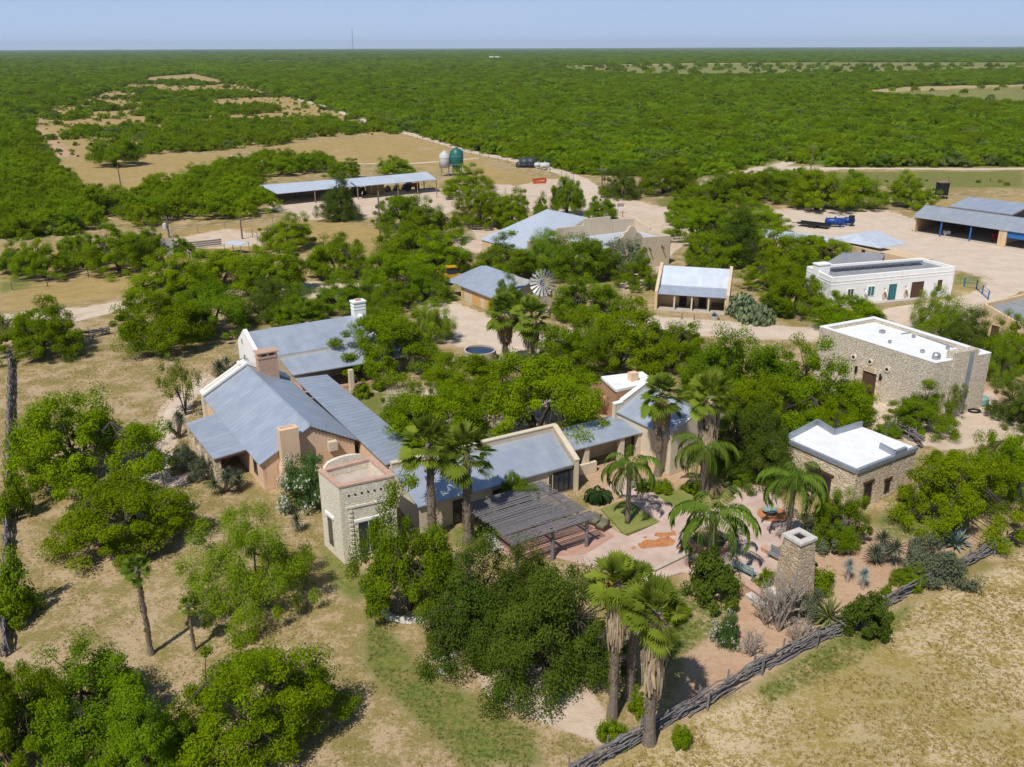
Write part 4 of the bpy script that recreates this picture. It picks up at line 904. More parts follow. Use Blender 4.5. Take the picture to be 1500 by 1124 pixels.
BUNK = (e1, e2, ed, en)

# ================================================================== yellow garage
e1, e2 = G(670, 417, 2.4), G(723.7, 438, 2.4); ed = (e2 - e1).normalized(); e2 = e2 + ed * 1.2; en = Vector((-ed.y, ed.x, 0)); en = en if en.y > 0 else -en
r1 = G(696.5, 383.8, 4.6); r1 = up(r1, 4.6); off = (r1 - e1).dot(ed); wd = (r1 - e1).dot(en); r1 = up(e1 + en * wd, 4.6); r2 = r1 + (e2 - e1) + ed * .6
x1 = G(652.5, 411.4, 2.2)
T = building('yellow_garage', 'tan garage with yellow doors under a broad silver blue roof', 'garage', [e1, e2, r1, r2])
roofslab(T, [e1, e2 + ed * .6, r2, r1], 'roof'); o1, o2 = up(r1 + en * wd * .8, 2.8), up(r2 + en * wd * .8, 2.8); roofslab(T, [o2, o1, r1 + Vector((0, 0, .004)), r2 + Vector((0, 0, .004))], 'roof')
ln = MB(); ln.slab([e1 + Vector((0, 0, -.002)), r1 + Vector((0, 0, -.002)), up(r1 - ed * 1.6, 4.3), x1], .1); ln.build('lean_to_roof', MAT['roof'], T)
mb = MB(); i = en * .5; p_ = [up(e1 + i, 0), up(e1 + i, 2.45), up(r1, r1.z - .15), up(o1, 2.65), up(o1, 0)]; p_ = [p + ed * .2 for p in p_]; mb.hexa(p_, [p + (e2 - e1) - ed * .2 for p in p_]); mb.build('wall', MAT['beige'], T)
A, B = e1 + i, e2 + i
opening(T, A, B, 698, 440, 2.5, 2.05, 'door', 'yellow', 'tan', .1, .05); opening(T, A, B, 716.5, 448, 2.5, 2.05, 'door', 'yellow', 'tan', .1, .05); opening(T, A, B, 679, 434, 1.0, 2.0, 'door', 'yellow', 'cream', .1, .05)

# ================================================================== big barn with mission front
e0, pk, fr = G(703.4, 350.5, 3.2), G(801.6, 306.5, 5.4), G(861.5, 319, 4.0)
T = building('barn', 'big barn with wide pale silver roof beside the tan mission front', 'barn', [e0, pk, fr])
x0 = G(778, 372, 3.2)
roofslab(T, [e0, x0, fr, pk], 'roof_pale')
mb = MB(); mb.wall(up(e0, 0).lerp(up(x0, 0), .02), up(x0, 0), .3, 0, 3.05, .3); mb.wall(up(e0, 0) + Vector((.3, .3, 0)), up(pk, 0), .3, 0, 3.0, -.2); mb.build('wall', MAT['tan'], T)
Fr = G(979, 387, 0); rr_ = onplane(930.7, 320.2, Fr, Fr - AD); P1 = up(rr_, 0); P0 = up(onplane(772.7, 353.5, P1, P1 - BD), 0)
T = building('mission_hall', 'tan stucco hall with stepped parapet and curved mission gable', 'hall', [P0, P1, Fr])
mb = MB(); dpl = BD
def stepw(mb, x0, x1, y0, y1):
    A_, B_ = onplane(x0, y0, P0, P1), onplane(x1, y1, P0, P1); parapet(mb, A_, B_, .4, 0, A_.z, 0, B_.z)
stepw(mb, 772.7, 815, 353.5, 348); stepw(mb, 815, 855, 334.6, 330); stepw(mb, 855, 893.5, 321, 317); stepw(mb, 893.5, 930.7, 322, 320.2)
mb.build('parapet_wall', MAT['beige'], T)
Q1 = up(Fr, 0); Q0 = up(onplane(900, 385, Fr, Fr - BD), 0)
q1 = onplane(981, 345, Q0, Q1); zq = q1.z
fm = MB()
prof = [(900, 352), (912, 347), (914, 341), (919, 338), (921, 333), (924.5, 331.5), (929, 333), (931, 338), (937, 342), (941, 348), (981, 345)]
pr = [onplane(x, y, Q0, Q1) for x, y in prof]
for s, t in zip(pr[:-1], pr[1:]):
    if (t - s).to_2d().length > .05: parapet(fm, s, t, .45, 0, s.z, 0, t.z)
fm.build('mission_front', MAT['beige'], T)
bl = (Q1 - Q0).length + 4; Ql = Q1 - BD * bl; Pl = P1 - BD * bl
mb = MB(); mb.prism([Ql, Q1, P1, Pl], 0, zq - .7); mb.build('body', MAT['beige'], T)
mb = MB(); mb.prism(inset([Ql, Q1, P1, Pl], .25), zq - .7, zq - .6); mb.build('roof', MAT['roof_pale'], T)
mb = MB(); zP = rr_.z; parapet(mb, up(Q1, 0), Q1.lerp(P1, .55), .4, 0, zq, 0, zq); parapet(mb, Q1.lerp(P1, .55), P1, .4, 0, zq + .5, 0, zP); mb.build('side_parapet', MAT['beige'], T)
print('mission', zq, zP, bl, (P1 - Q1).length)
opening(T, Q0, Q1, 953, 380, 4.6, 2.6, 'window', 'beige', 'beige', .3, .3); opening(T, Q0, Q1, 970.5, 373, 1.1, 1.6, 'window', 'glass', 'brown', .09); opening(T, Q0, Q1, 923, 348, .9, 1.5, 'niche', 'beige', 'white', .12); opening(T, Q0, Q1, 933, 358, .7, 1.2, 'window', 'dark', 'brown', .09)
vg = MB(); d, n = wallframe(Q0, Q1, Q0)
for cx, cy in ((943, 361), (949.5, 362), (968, 359)): c = onplane(cx, cy, Q0, Q1); MB().tube(c, c + Vector((n.x * .9, n.y * .9, -.45)), .13, None, 6).build('viga', MAT['brown'], T)
p = G(961, 387); mb = MB(); mb.box((p.x, p.y, .4), (2.2, .5, .1), .1); mb.box((p.x - .8, p.y, 0), (.15, .4, .4), .1); mb.box((p.x + .8, p.y + .1, 0), (.15, .4, .4), .1)
tag(mb.build('bench', MAT['brown']), 'brown plank bench at the foot of the mission hall', 'bench')

# ================================================================== long open shed
A1, A2, A3, A4 = G(406, 284, 3.0), G(524, 272.6, 3.0), G(510, 261.6, 3.9), G(380, 271.6, 3.9)
B1, B2, B3, B4 = G(523, 273, 3.4), G(640, 262.8, 3.4), G(625, 252, 4.5), G(509, 262, 4.5)
T = building('long_shed', 'long open pole shed with pale metal roof at the field edge', 'shed', [A1, B2, B3, A4])
roofslab(T, [A1, A2, A3, A4], 'roof_pale', rib=2.2); roofslab(T, [B1, B2, B3, B4], 'roof_pale', rib=2.2)
for cx, cy in ((461.6, 289), (524, 281), (554, 278), (583, 276), (611.6, 273), (639, 270)):
    c = onplane(cx, cy, up(A1, 0), up(B2, 0)); mb = MB(); mb.tube(up(c, 0), up(c, 3.2), .16, None, 6); mb.build('post', MAT['rust'], T)
for f in (.02, .2, .4, .6, .8, .98): p = A4.lerp(B3, f); MB().tube(up(p, 0), up(p, 3.8), .16, None, 6).build('post', MAT['rust'], T)
mb = MB(); mb.wall(up(A4, 0), up(A3, 0), .2, 0, 3.6); mb.build('rear_wall', MAT['rust'], T)
# ------------------------------------------------------------------ foliage generators (numpy)
def unit(v): return v / (np.linalg.norm(v, axis=1, keepdims=True) + 1e-9)
def leaves(rg, cen, rad, per, size, asp=0.55, flat=0.75, outb=0.55, crownc=None):
    """leaf sized rhombs clustered round clump centres"""
    N = len(cen) * per
    c = np.repeat(cen, per, 0); r = np.repeat(rad, per)
    d = unit(rg.normal(size=(N, 3))); q = rg.random(N) ** 0.45
    p = d * (q * r)[:, None]; p[:, 2] *= flat
    nrm = unit(d * outb + rg.normal(size=(N, 3)) * 0.55 + np.array([0, 0, 0.35]))
    if crownc is not None: nrm = unit(nrm + unit(c - crownc) * 0.45)
    t = unit(np.cross(nrm, rg.normal(size=(N, 3)))); b = np.cross(nrm, t)
    s = size * (0.6 + 0.8 * rg.random(N))[:, None]
    P = c + p
    V = np.stack([P - t * s, P + b * s * asp, P + t * s, P - b * s * asp], 1).reshape(-1, 3)
    F = np.arange(N * 4).reshape(N, 4)
    cl = np.repeat(rg.random(len(cen)), per)
    return V, F, np.clip(0.55 * cl + 0.45 * rg.random(N), 0, 1)
def merge(parts):
    V = []; F = []; A = []; n = 0
    for v, f, a in parts: V.append(v); F.append(f + n); A.append(a); n += len(v)
    return np.concatenate(V), np.concatenate(F), np.concatenate(A)
def bez(a, b, c, n): return [a * (1 - t) ** 2 + b * 2 * t * (1 - t) + c * t * t for t in np.linspace(0, 1, n)]
def make_tree(name, seed, leaf, H=6.0, Rr=4.5, base=0.30, n_clump=70, per=230, lsize=0.13, clump=0.9, flat=0.7, stems=4, droop=0.0, gap=0.25, trunk_r=0.22, twigs=40, top=1.0, asp=0.5):
    rg = np.random.default_rng(seed); rl = random.Random(seed)
    lob = [(rg.normal(size=3), rg.random() * 6) for _ in range(5)]
    def radial(d):
        s = 0
        for w, ph in lob: s += np.sin(2.2 * (d @ (w / np.linalg.norm(w))) * 2.2 + ph)
        return 1 + 0.11 * s
    cen = []; rad = []; tries = 0
    holes = [unit(rg.normal(size=(1, 3)) + np.array([[0, 0, .4]]))[0] for _ in range(int(gap * 16))]
    zc = H * base
    while len(cen) < n_clump and tries < 6000:
        tries += 1
        d = unit(rg.normal(size=(1, 3)))[0]
        if d[2] < -0.12: continue
        if any(d @ h > 0.955 for h in holes): continue
        q = 0.45 + 0.55 * rg.random() ** 0.6
        k = radial(d) * q
        hz = math.sqrt(max(0, 1 - d[2] ** 2)); e = d[2]
        p = np.array([d[0] * Rr * k, d[1] * Rr * k, zc + (H - zc) * top * e * k * 0.92])
        p[2] -= droop * (hz * k) ** 2 * H
        if p[2] < 0.35: continue
        r = clump * (0.55 + 0.8 * rg.random() ** 1.2)
        if any(np.linalg.norm((p - c) * np.array([1, 1, 1.2])) < 0.55 * clump for c in cen): continue
        cen.append(p); rad.append(r)
    cen = np.array(cen); rad = np.array(rad)
    V, F, A = leaves(rg, cen, rad, per, lsize, asp, flat, 0.55, np.array([0, 0, zc * .6]))
    crown = np_mesh(name + '_crown', V, F, A, [LEAF[leaf]])
    mb = MB(); limbs = []
    fork = np.array([0, 0, H * 0.10])
    for i in range(stems):
        a = 2 * math.pi * i / stems + rl.uniform(-.4, .4); rr = Rr * rl.uniform(.35, .6)
        e = np.array([math.cos(a) * rr, math.sin(a) * rr, zc + (H - zc) * rl.uniform(.3, .6)])
        st = np.array([math.cos(a) * trunk_r * .5, math.sin(a) * trunk_r * .5, 0])
        mid = np.array([math.cos(a) * rr * .25, math.sin(a) * rr * .25, e[2] * .62])
        pts = bez(st, mid, e, 6); limbs.append(pts)
        mb.path(pts, [trunk_r * (1 - .7 * t) for t in np.linspace(0, 1, 6)], 6)
    idx = rg.permutation(len(cen))[:twigs]
    for i in idx:
        c = cen[i]; best = min(limbs, key=lambda L: min(np.linalg.norm(c - p) for p in L[2:])); src = min(best[2:], key=lambda p: np.linalg.norm(c - p))
        mid = (src + c) / 2 + np.array([0, 0, .06 * H * rl.uniform(-.8, .5)])
        pts = bez(src, mid, c, 4); r0 = trunk_r * .26
        mb.path(pts, [r0, r0 * .7, r0 * .45, r0 * .2], 5)
    me = bpy.data.meshes.new(name + '_trunk'); me.from_pydata(mb.V, [], mb.F); me.materials.append(MAT['bark'])
    me.polygons.foreach_set('use_smooth', [True] * len(me.polygons))
    return dict(crown=crown, trunk=me, H=H, R=Rr)
def fan_frond(rg, base, d, plen, r, droopy, n=13, tint=None):
    """one palmate leaf: petiole then a folded fan of pointed segments joined for half their length"""
    d = d / np.linalg.norm(d); side = np.cross(d, [0, 0, 1.0]); side = side / (np.linalg.norm(side) + 1e-6); upv = np.cross(side, d)
    roll = rg.uniform(-.45, .45); side, upv = side * math.cos(roll) + upv * math.sin(roll), upv * math.cos(roll) - side * math.sin(roll)
    tip = base + d * plen + np.array([0, 0, -droopy * plen * .25]); V = []; F = []
    w = .022
    V += [base - side * w, base + side * w, tip + side * w, tip - side * w]; F.append((0, 1, 2, 3))
    fold = rg.uniform(.1, .5); span = rg.uniform(2.9, 3.8)
    dd = d + np.array([0, 0, -droopy * rg.uniform(.3, 1.0)]); dd /= np.linalg.norm(dd); uu = np.cross(side, dd)
    for i in range(n):
        a = (i / (n - 1) - .5) * span
        s = dd * math.cos(a) + side * math.sin(a) + uu * fold * abs(math.sin(a)); s /= np.linalg.norm(s)
        L = r * (0.72 + .28 * math.cos(a * .8)) * rg.uniform(.88, 1.1)
        g = np.array([0, 0, -1.0]) * droopy * r * rg.uniform(.15, .5)
        tv = np.cross(uu, s); tv /= np.linalg.norm(tv) + 1e-6
        hw = r * .6 * span / (n - 1) * .56
        m = tip + s * L * .62; e = tip + s * L + g
        k = len(V); V += [tip, m - tv * hw + uu * hw * .5, e, m + tv * hw - uu * hw * .5]; F.append((k, k + 1, k + 2, k + 3))
    A = np.clip(np.full(len(F), rg.random() if tint is None else tint) + rg.uniform(-.12, .12, len(F)), 0, 1)
    return np.array(V), np.array(F), A
def make_fan(name, seed, H, Rr, n=30, r=1.0, skirt=0.0, flower=False, tr=0.22, seg=13, low=-38):
    rg = np.random.default_rng(seed); parts = []; o = np.array([0, 0, H])
    for i in range(n):
        t = i / n; el = R(84 + (low - 84) * t ** .95 + rg.uniform(-12, 12)); az = i * 2.39996 + rg.uniform(-.35, .35)
        d = np.array([math.cos(az) * math.cos(el), math.sin(az) * math.cos(el), math.sin(el)])
        parts.append(fan_frond(rg, o + np.array([0, 0, -.3 * t]), d, Rr * rg.uniform(.42, .68), r * rg.uniform(.72, 1.05), rg.uniform(.05, .3) + .5 * t, seg))
    V, F, A = merge(parts); crown = np_mesh(name + '_crown', V, F, A, [LEAF['palm']])
    mb = MB(); k = 9
    mb.path([(rg.uniform(-.03, .03), rg.uniform(-.03, .03), H * i / k) for i in range(k + 1)], [tr * (1.35 if i == 0 else 1.0 - .03 * i) * rg.uniform(.94, 1.08) for i in range(k + 1)], 9)
    me = bpy.data.meshes.new(name + '_trunk'); me.from_pydata(mb.V, [], mb.F); me.materials.append(MAT['palmbark'])
    out = dict(crown=crown, trunk=me, H=H, R=Rr)
    ps = []
    for i in range(int(H * 34)):
        z = H * (.26 if skirt else .12) + rg.random() * H * (.42 if skirt else .80); a = rg.random() * 6.28; x, y = math.cos(a) * tr * .95, math.sin(a) * tr * .95; q = .035
        ps.append((np.array([(x + q * math.sin(a), y - q * math.cos(a), z), (x - q * math.sin(a), y + q * math.cos(a), z), (x * 1.38 - q * math.sin(a), y * 1.38 + q * math.cos(a), z + .15), (x * 1.38 + q * math.sin(a), y * 1.38 - q * math.cos(a), z + .15)]), np.array([(0, 1, 2, 3)]), np.array([rg.random()])))
    V, F, A = merge(ps); out['bark_scales'] = np_mesh(name + '_bases', V, F, A, [LEAF['thatch']])  # stubs of old leaf bases round the trunk, all in one mesh
    if skirt:
        ps = []
        for i in range(420):
            a = rg.random() * 6.28; f = rg.random(); z = H - .3 - f ** 1.0 * skirt * H; L = rg.uniform(.7, 1.5); rr = tr + rg.uniform(.14, .46) * (1.05 - .4 * f)
            b0 = np.array([math.cos(a) * tr * .9, math.sin(a) * tr * .9, z + .25]); b1 = np.array([math.cos(a) * rr, math.sin(a) * rr, z - L * .3]); b2 = np.array([math.cos(a + .1) * rr * rg.uniform(.75, 1.12), math.sin(a + .1) * rr * rg.uniform(.75, 1.1), z - L])
            tv = np.array([-math.sin(a), math.cos(a), 0]) * rg.uniform(.03, .1)
            ps.append((np.array([b0 - tv * .3, b0 + tv * .3, b1 + tv, b1 - tv, b2 + tv * .5, b2 - tv * .5]), np.array([(0, 1, 2, 3), (3, 2, 4, 5)]), np.full(2, rg.random())))
        V, F, A = merge(ps); out['dead_skirt'] = np_mesh(name + '_skirt', V, F, A, [LEAF['thatch']])
    if flower:
        ps = []
        for i in range(60):
            a = rg.uniform(-2.4, -.8); z = H - .3 - rg.random() * 1.3; rr = .45 + .25 * rg.random()
            c = np.array([math.cos(a) * rr, math.sin(a) * rr, z]); t = rg.normal(size=3) * .10 + np.array([0, 0, -.1]); b = rg.normal(size=3) * .07
            ps.append((np.array([c - t, c + b, c + t, c - b]), np.array([(0, 1, 2, 3)]), np.array([rg.random()])))
        V, F, A = merge(ps); out['flower_stalk'] = np_mesh(name + '_flower', V, F, A, [LEAF['flower']])
    return out
def make_feather(name, seed, H, L=2.6, n=15, tr=.16):
    rg = np.random.default_rng(seed); V = []; F = []; A = []
    for i in range(n):
        az = i * 2.39996; el = R(72 - 75 * (i / n) ** .8); tint = rg.random()
        d = np.array([math.cos(az), math.sin(az), 0]); o = np.array([0, 0, H]); pts = []
        p = o.copy(); e = el; st = L / 14
        for k in range(15): pts.append(p.copy()); p = p + (d * math.cos(e) + np.array([0, 0, math.sin(e)])) * st; e -= R(7.5 + 4 * (k / 14)) * (1.0 + .25 * rg.random())
        side = np.array([-d[1], d[0], 0])
        for k in range(14):
            a, b = pts[k], pts[k + 1]; w = .022
            n0 = len(V); V += [a - side * w, a + side * w, b + side * w, b - side * w]; F.append((n0, n0 + 1, n0 + 2, n0 + 3)); A.append(tint * .5)
            if k < 2: continue
            tang = (b - a) / np.linalg.norm(b - a)
            for s in (-1, 1):
                for h in range(3):
                    q = a + (b - a) * (h / 3 + rg.random() * .2)
                    ll = .62 * (1 - .45 * abs(k / 14 - .45)) * rg.uniform(.8, 1.15)
                    dr = side * s * rg.uniform(.55, .85) + tang * .45 + np.array([0, 0, -.45 - .35 * rg.random()]); dr /= np.linalg.norm(dr)
                    wv = np.cross(dr, side * s + np.array([.1, .2, .9])); wv = wv / np.linalg.norm(wv) * .032
                    n0 = len(V); m = q + dr * ll * .45; tp = q + dr * ll + np.array([0, 0, -.1])
                    V += [q, m - wv, tp, m + wv]; F.append((n0, n0 + 1, n0 + 2, n0 + 3)); A.append(np.clip(tint * .6 + rg.random() * .4, 0, 1))
    crown = np_mesh(name + '_crown', np.array(V), np.array(F), np.array(A), [LEAF['feather']])
    mb = MB(); k = 8; mb.path([(0.03 * math.sin(i), 0.02 * i / k, H * i / k) for i in range(k + 1)], [tr * (1.3 if i == 0 else (1.45 if i >= k - 1 else 1.0)) for i in range(k + 1)], 9)
    me = bpy.data.meshes.new(name + '_trunk'); me.from_pydata(mb.V, [], mb.F); me.materials.append(MAT['palmbark']); me.polygons.foreach_set('use_smooth', [True] * len(me.polygons))
    return dict(crown=crown, trunk=me, H=H, R=L * .8)
def make_rosette(name, seed, leaf, n=60, L=.7, w=.035, h=0.0, lo=-20, hi=85, tr=.12, curve=.15, trunkmat='palmbark', heads=1):
    rg = np.random.default_rng(seed); V = []; F = []; A = []
    hs = [np.array([0, 0, h])] if heads == 1 else [np.array([math.cos(i * 2.4) * .45 * h, math.sin(i * 2.4) * .45 * h, h * (1 - .18 * i)]) for i in range(heads)]
    for o in hs:
        for i in range(n):
            t = i / n; el = R(hi + (lo - hi) * t ** .8); az = i * 2.39996
            d = np.array([math.cos(az) * math.cos(el), math.sin(az) * math.cos(el), math.sin(el)]); s = np.array([-math.sin(az), math.cos(az), 0]); upv = np.cross(d, s)
            l = L * rg.uniform(.8, 1.1); m = o + d * l * .5 + np.array([0, 0, .03]); e = o + d * l + np.array([0, 0, -curve * l * math.cos(el)])
            k = len(V); V += [o + s * w * .6, m + s * w, e, m - s * w]; F.append((k, k + 1, k + 2, k + 3)); A.append(rg.random())
    crown = np_mesh(name + '_rosette', np.array(V), np.array(F), np.array(A), [LEAF[leaf]])
    out = dict(crown=crown, trunk=None, H=h + L, R=L)
    if h > .15:
        mb = MB()
        for o in hs: mb.path([(0, 0, 0), tuple(o * .5 + np.array([0, 0, .05])), tuple(o)], [tr * 1.1, tr, tr * 1.1], 7)
        me = bpy.data.meshes.new(name + '_trunk'); me.from_pydata(mb.V, [], mb.F); me.materials.append(MAT[trunkmat]); out['trunk'] = me
    return out
def make_dead(name, seed, H=2.0, W=1.4, n=90, mat='dead', tr=.05):
    rl = random.Random(seed); mb = MB()
    def grow(p, d, L, r, lev):
        e = p + d * L; m = p + d * L * .5 + Vector((rl.uniform(-.08, .08), rl.uniform(-.08, .08), rl.uniform(-.03, .08))) * L
        mb.path([p, m, e], [r, r * .8, r * .55], 4, cap=False)
        if lev == 0: return
        for _ in range(rl.choice((2, 3, 3))):
            v = (d + Vector((rl.uniform(-.85, .85), rl.uniform(-.85, .85), rl.uniform(-.35, .6)))).normalized()
            grow(m.lerp(e, rl.random()), v, L * rl.uniform(.55, .8), r * .6, lev - 1)
    for i in range(9):
        a = i * .7 + rl.random() * .5; grow(Vector((0, 0, 0)), Vector((math.cos(a) * .6 * W / H, math.sin(a) * .6 * W / H, 1)).normalized(), H * .38, tr, 4)
    me = bpy.data.meshes.new(name); me.from_pydata(mb.V, [], mb.F); me.materials.append(MAT[mat])
    return dict(crown=me, trunk=None, H=H, R=W)
def make_pear(name, seed, H=1.5, W=1.5, n=420):
    rl = random.Random(seed); mb = MB(); fa = []
    V = []; F = []; A = []
    for i in range(n):
        a = rl.random() * 6.28; q = math.sqrt(rl.random()); c = Vector((math.cos(a) * q * W, math.sin(a) * q * W, rl.uniform(.1, 1) * H * (1 - .55 * q * q)))
        nrm = Vector((rl.gauss(0, 1), rl.gauss(0, 1), rl.gauss(0, .45))).normalized(); t = nrm.orthogonal().normalized(); b = nrm.cross(t); r = rl.uniform(.08, .15)
        for sgn in (-1, 1):
            k = len(V)
            for j in range(8): an = j * math.pi / 4; V.append(tuple(c + t * math.cos(an) * r + b * math.sin(an) * r * 1.3 + nrm * .02 * sgn))
            F.append(tuple(range(k, k + 8))[::sgn]); A.append(rl.random())
    return dict(crown=np_mesh(name, np.array(V), np.array(F), A, [LEAF['cactus']]), trunk=None, H=H, R=W)

VAR = {}
VAR['mesq'] = [make_tree('mesquite', 11 + i, 'mesq', 6.0, 4.6, .24, 150, 400, .072, .76, .72, 4, .05, .2, .2, 70) for i in range(4)]
VAR['mid'] = [make_tree('huisache', 31 + i, 'mid', 6.0, 4.4, .22, 140, 380, .073, .76, .75, 3, .04, .2, .2, 60) for i in range(3)]
VAR['dark'] = [make_tree('oak', 51 + i, 'dark', 6.0, 4.0, .14, 170, 380, .064, .76, .9, 3, .08, .08, .22, 60) for i in range(2)]
VAR['wispy'] = [make_tree('wispy', 61 + i, 'wisp', 6.0, 4.0, .18, 120, 480, .068, .74, 1.1, 6, .02, .35, .12, 80, asp=.35) for i in range(2)]
VAR['retama'] = [make_tree('retama', 71, 'retama', 5.0, 2.8, .38, 34, 150, .08, .6, 1.1, 7, .0, .5, .07, 34)]
VAR['grey'] = [make_tree('sage', 81 + i, 'grey', 3.0, 2.6, .12, 55, 170, .085, .62, .8, 5, .02, .35, .08, 30) for i in range(2)]
VAR['olean'] = [make_tree('oleander', 91 + i, 'olean', 3.5, 2.2, .12, 60, 200, .10, .6, .85, 5, .0, .1, .06, 20, asp=.3) for i in range(2)]
VAR['bush'] = [make_tree('bush', 101 + i, 'mid', 2.2, 1.6, .08, 45, 190, .075, .48, .8, 5, .02, .12, .05, 16) for i in range(2)]
VAR['dbush'] = [make_tree('dark_bush', 111 + i, 'dark', 2.2, 1.6, .06, 50, 200, .075, .48, .85, 5, .02, .06, .05, 16) for i in range(2)]
VAR['tip'] = [make_tree('small_tree', 121 + i, 'mesq', 5.0, 3.6, .26, 84, 190, .095, .74, .78, 3, .03, .15, .15, 20) for i in range(4)]
VAR['scrub'] = [make_tree('scrub', 131 + i, ['far', 'far', 'fardark', 'fargrey'][i], 3.6, 3.0, .14, 40, 140, .15, .8, .75, 3, .03, .2, .1, 6) for i in range(4)]
def blooms(v, seed, n=420):
    rg = np.random.default_rng(seed); co = np.empty(len(v['crown'].vertices) * 3, np.float32); v['crown'].vertices.foreach_get('co', co); co = co.reshape(-1, 3)
    c = co[rg.integers(0, len(co), n * 8)]; c = c[np.argsort(-(np.linalg.norm(c - np.array([0, 0, v['H'] * .35]), axis=1)))][:n]
    V, F, A = leaves(rg, c, np.full(n, .08), 7, .055, .8, 1, .8); v['blossom'] = np_mesh('oleander_blossom', V, F, A, [LEAF['bloom']])
for i, v in enumerate(VAR['olean']): blooms(v, 5 + i)
VAR['fan'] = [make_fan('fan_palm', 1, 6.0, 1.5, 36, .80, seg=17), make_fan('fan_palm', 12, 6.0, 1.5, 38, .82, seg=17)]
VAR['fanflower'] = [make_fan('flowering_fan_palm', 2, 6.5, 1.6, 40, .86, .15, True, seg=17)]
VAR['fanskirt'] = [make_fan('skirted_fan_palm', 3, 8.6, 1.7, 44, .95, .34, False, .28, 19, -24), make_fan('skirted_fan_palm', 4, 8.6, 1.8, 46, .98, .34, True, .28, 19, -28)]
VAR['fansmall'] = [make_fan('young_fan_palm', 5, 6.0, .95, 26, .58, 0, False, .15, 13, -30)]
VAR['feather'] = [make_feather('feather_palm', 7, 5.2), make_feather('feather_palm', 8, 5.2, 3.0, 17)]
VAR['sago'] = [make_feather('sago_palm', 9, .5, 1.5, 26, .2)]; VAR['sago'][0]['crown'].materials[0] = LEAF['sago']; VAR['sago'][0]['H'] = 1.8
VAR['yucca'] = [make_rosette('yucca', 1, 'yucca', 80, 1.35, .065, .7, -35, 85, .16, .1)]
VAR['bluey'] = [make_rosette('blue_yucca', 2, 'blueyucca', 110, .62, .02, 1.15, -45, 88, .12, .05, 'dead')]
VAR['agave'] = [make_rosette('agave', 3, 'agave', 38, 1.35, .13, .1, 5, 82, .1, .12)]
VAR['spike'] = [make_rosette('spiky_yucca', 4, 'spike', 90, .75, .028, 1.5, -45, 88, .13, .05, 'palmbark', 3), make_rosette('spiky_yucca', 5, 'spike', 90, .8, .03, .6, -40, 88, .12, .05)]
VAR['dead'] = [make_dead('bare_shrub', 1, 2.6, 2.2, tr=.06), make_dead('bare_shrub', 2, 1.5, 1.4, tr=.035)]
VAR['pear'] = [make_pear('prickly_pear', 1), make_pear('prickly_pear', 2, 1.2, 1.8, 480)]
CAT = dict(mesq='tree', mid='tree', dark='tree', wispy='tree', retama='tree', grey='shrub', olean='shrub', bush='shrub', dbush='shrub', tip='tree', scrub='shrub', fan='palm', fanflower='palm', fanskirt='palm', fansmall='palm', feather='palm', sago='palm', yucca='yucca', bluey='yucca', agave='agave', spike='yucca', dead='shrub', pear='cactus')
NAME = dict(mesq='mesquite_tree', mid='huisache_tree', dark='evergreen_tree', wispy='feathery_tree', retama='retama_tree', grey='sage_shrub', olean='oleander_shrub', bush='green_shrub', dbush='dark_shrub', tip='mesquite_tree', scrub='scrub_bush', fan='fan_palm', fanflower='fan_palm', fanskirt='fan_palm', fansmall='fan_palm', feather='feather_palm', sago='sago_palm', yucca='yucca_plant', bluey='blue_yucca', agave='agave_plant', spike='spiky_yucca', dead='bare_shrub', pear='prickly_pear')
PN = dict(yucca='leaf_rosette', bluey='leaf_rosette', agave='leaf_rosette', spike='leaf_rosette', dead='branches', pear='pads')
cnt = {}
SPOTS = []
def plant(kind, bx, by, ty, wpx, label, group=None, var=None, hs=None, ws=None, rot=None, lean=0.0, single=False, pos=None):
    """bx,by trunk foot in the photograph; ty crown top; wpx crown width"""
    vs = VAR[kind]; i = cnt.get(kind, 0); cnt[kind] = i + 1
    v = vs[(i if var is None else var) % len(vs)]
    p = G(bx, by) if pos is None else pos
    if hs is None:
        palm = kind.startswith('fan') or kind == 'feather'
        h = max(.4, HT(bx, by, ty)); w = wpx * (p.y * math.cos(PITCH) + HC * math.sin(PITCH)) / FPX / 2
        if not palm: h = max(h - .30 * w * HC / p.y, .45 * h)
        sz = h / v['H'] * (1.0 if palm or p.y < 75 else 1.10); sx = w / v['R'] * (.92 if palm else 1.0 if p.y < 75 else 1.12)
        if palm: sx = sz if wpx == 0 else sx
    else: sz, sx = hs, ws
    rz = rnd.uniform(0, 6.28) if rot is None else rot
    if single:
        o = mesh_obj(NAME[kind], v['crown']); tag(o, label, CAT[kind], group)
    else:
        o = thing(NAME[kind], label, CAT[kind], p, group)
        mesh_obj(PN.get(kind, 'crown'), v['crown'], o)
        for q in ('trunk', 'bark_scales', 'dead_skirt', 'flower_stalk', 'blossom'):
            if v.get(q): mesh_obj(q, v[q], o)
    o.location = p + Vector((0, 0, -.05)); o.rotation_euler = (lean, 0, rz); o.scale = (sx, sx, sz)
    if kind.startswith('fan') or kind == 'feather':
        # keep the fronds round: scale the crown evenly whatever the trunk height
        for ch in o.children:
            if not (ch.name.startswith('trunk') or ch.name.startswith('bark_scales')): ch.scale = (1, 1, sx / sz); ch.location = (0, 0, v['H'] * (1 - sx / sz))
    SPOTS.append((p.x, p.y)); return o
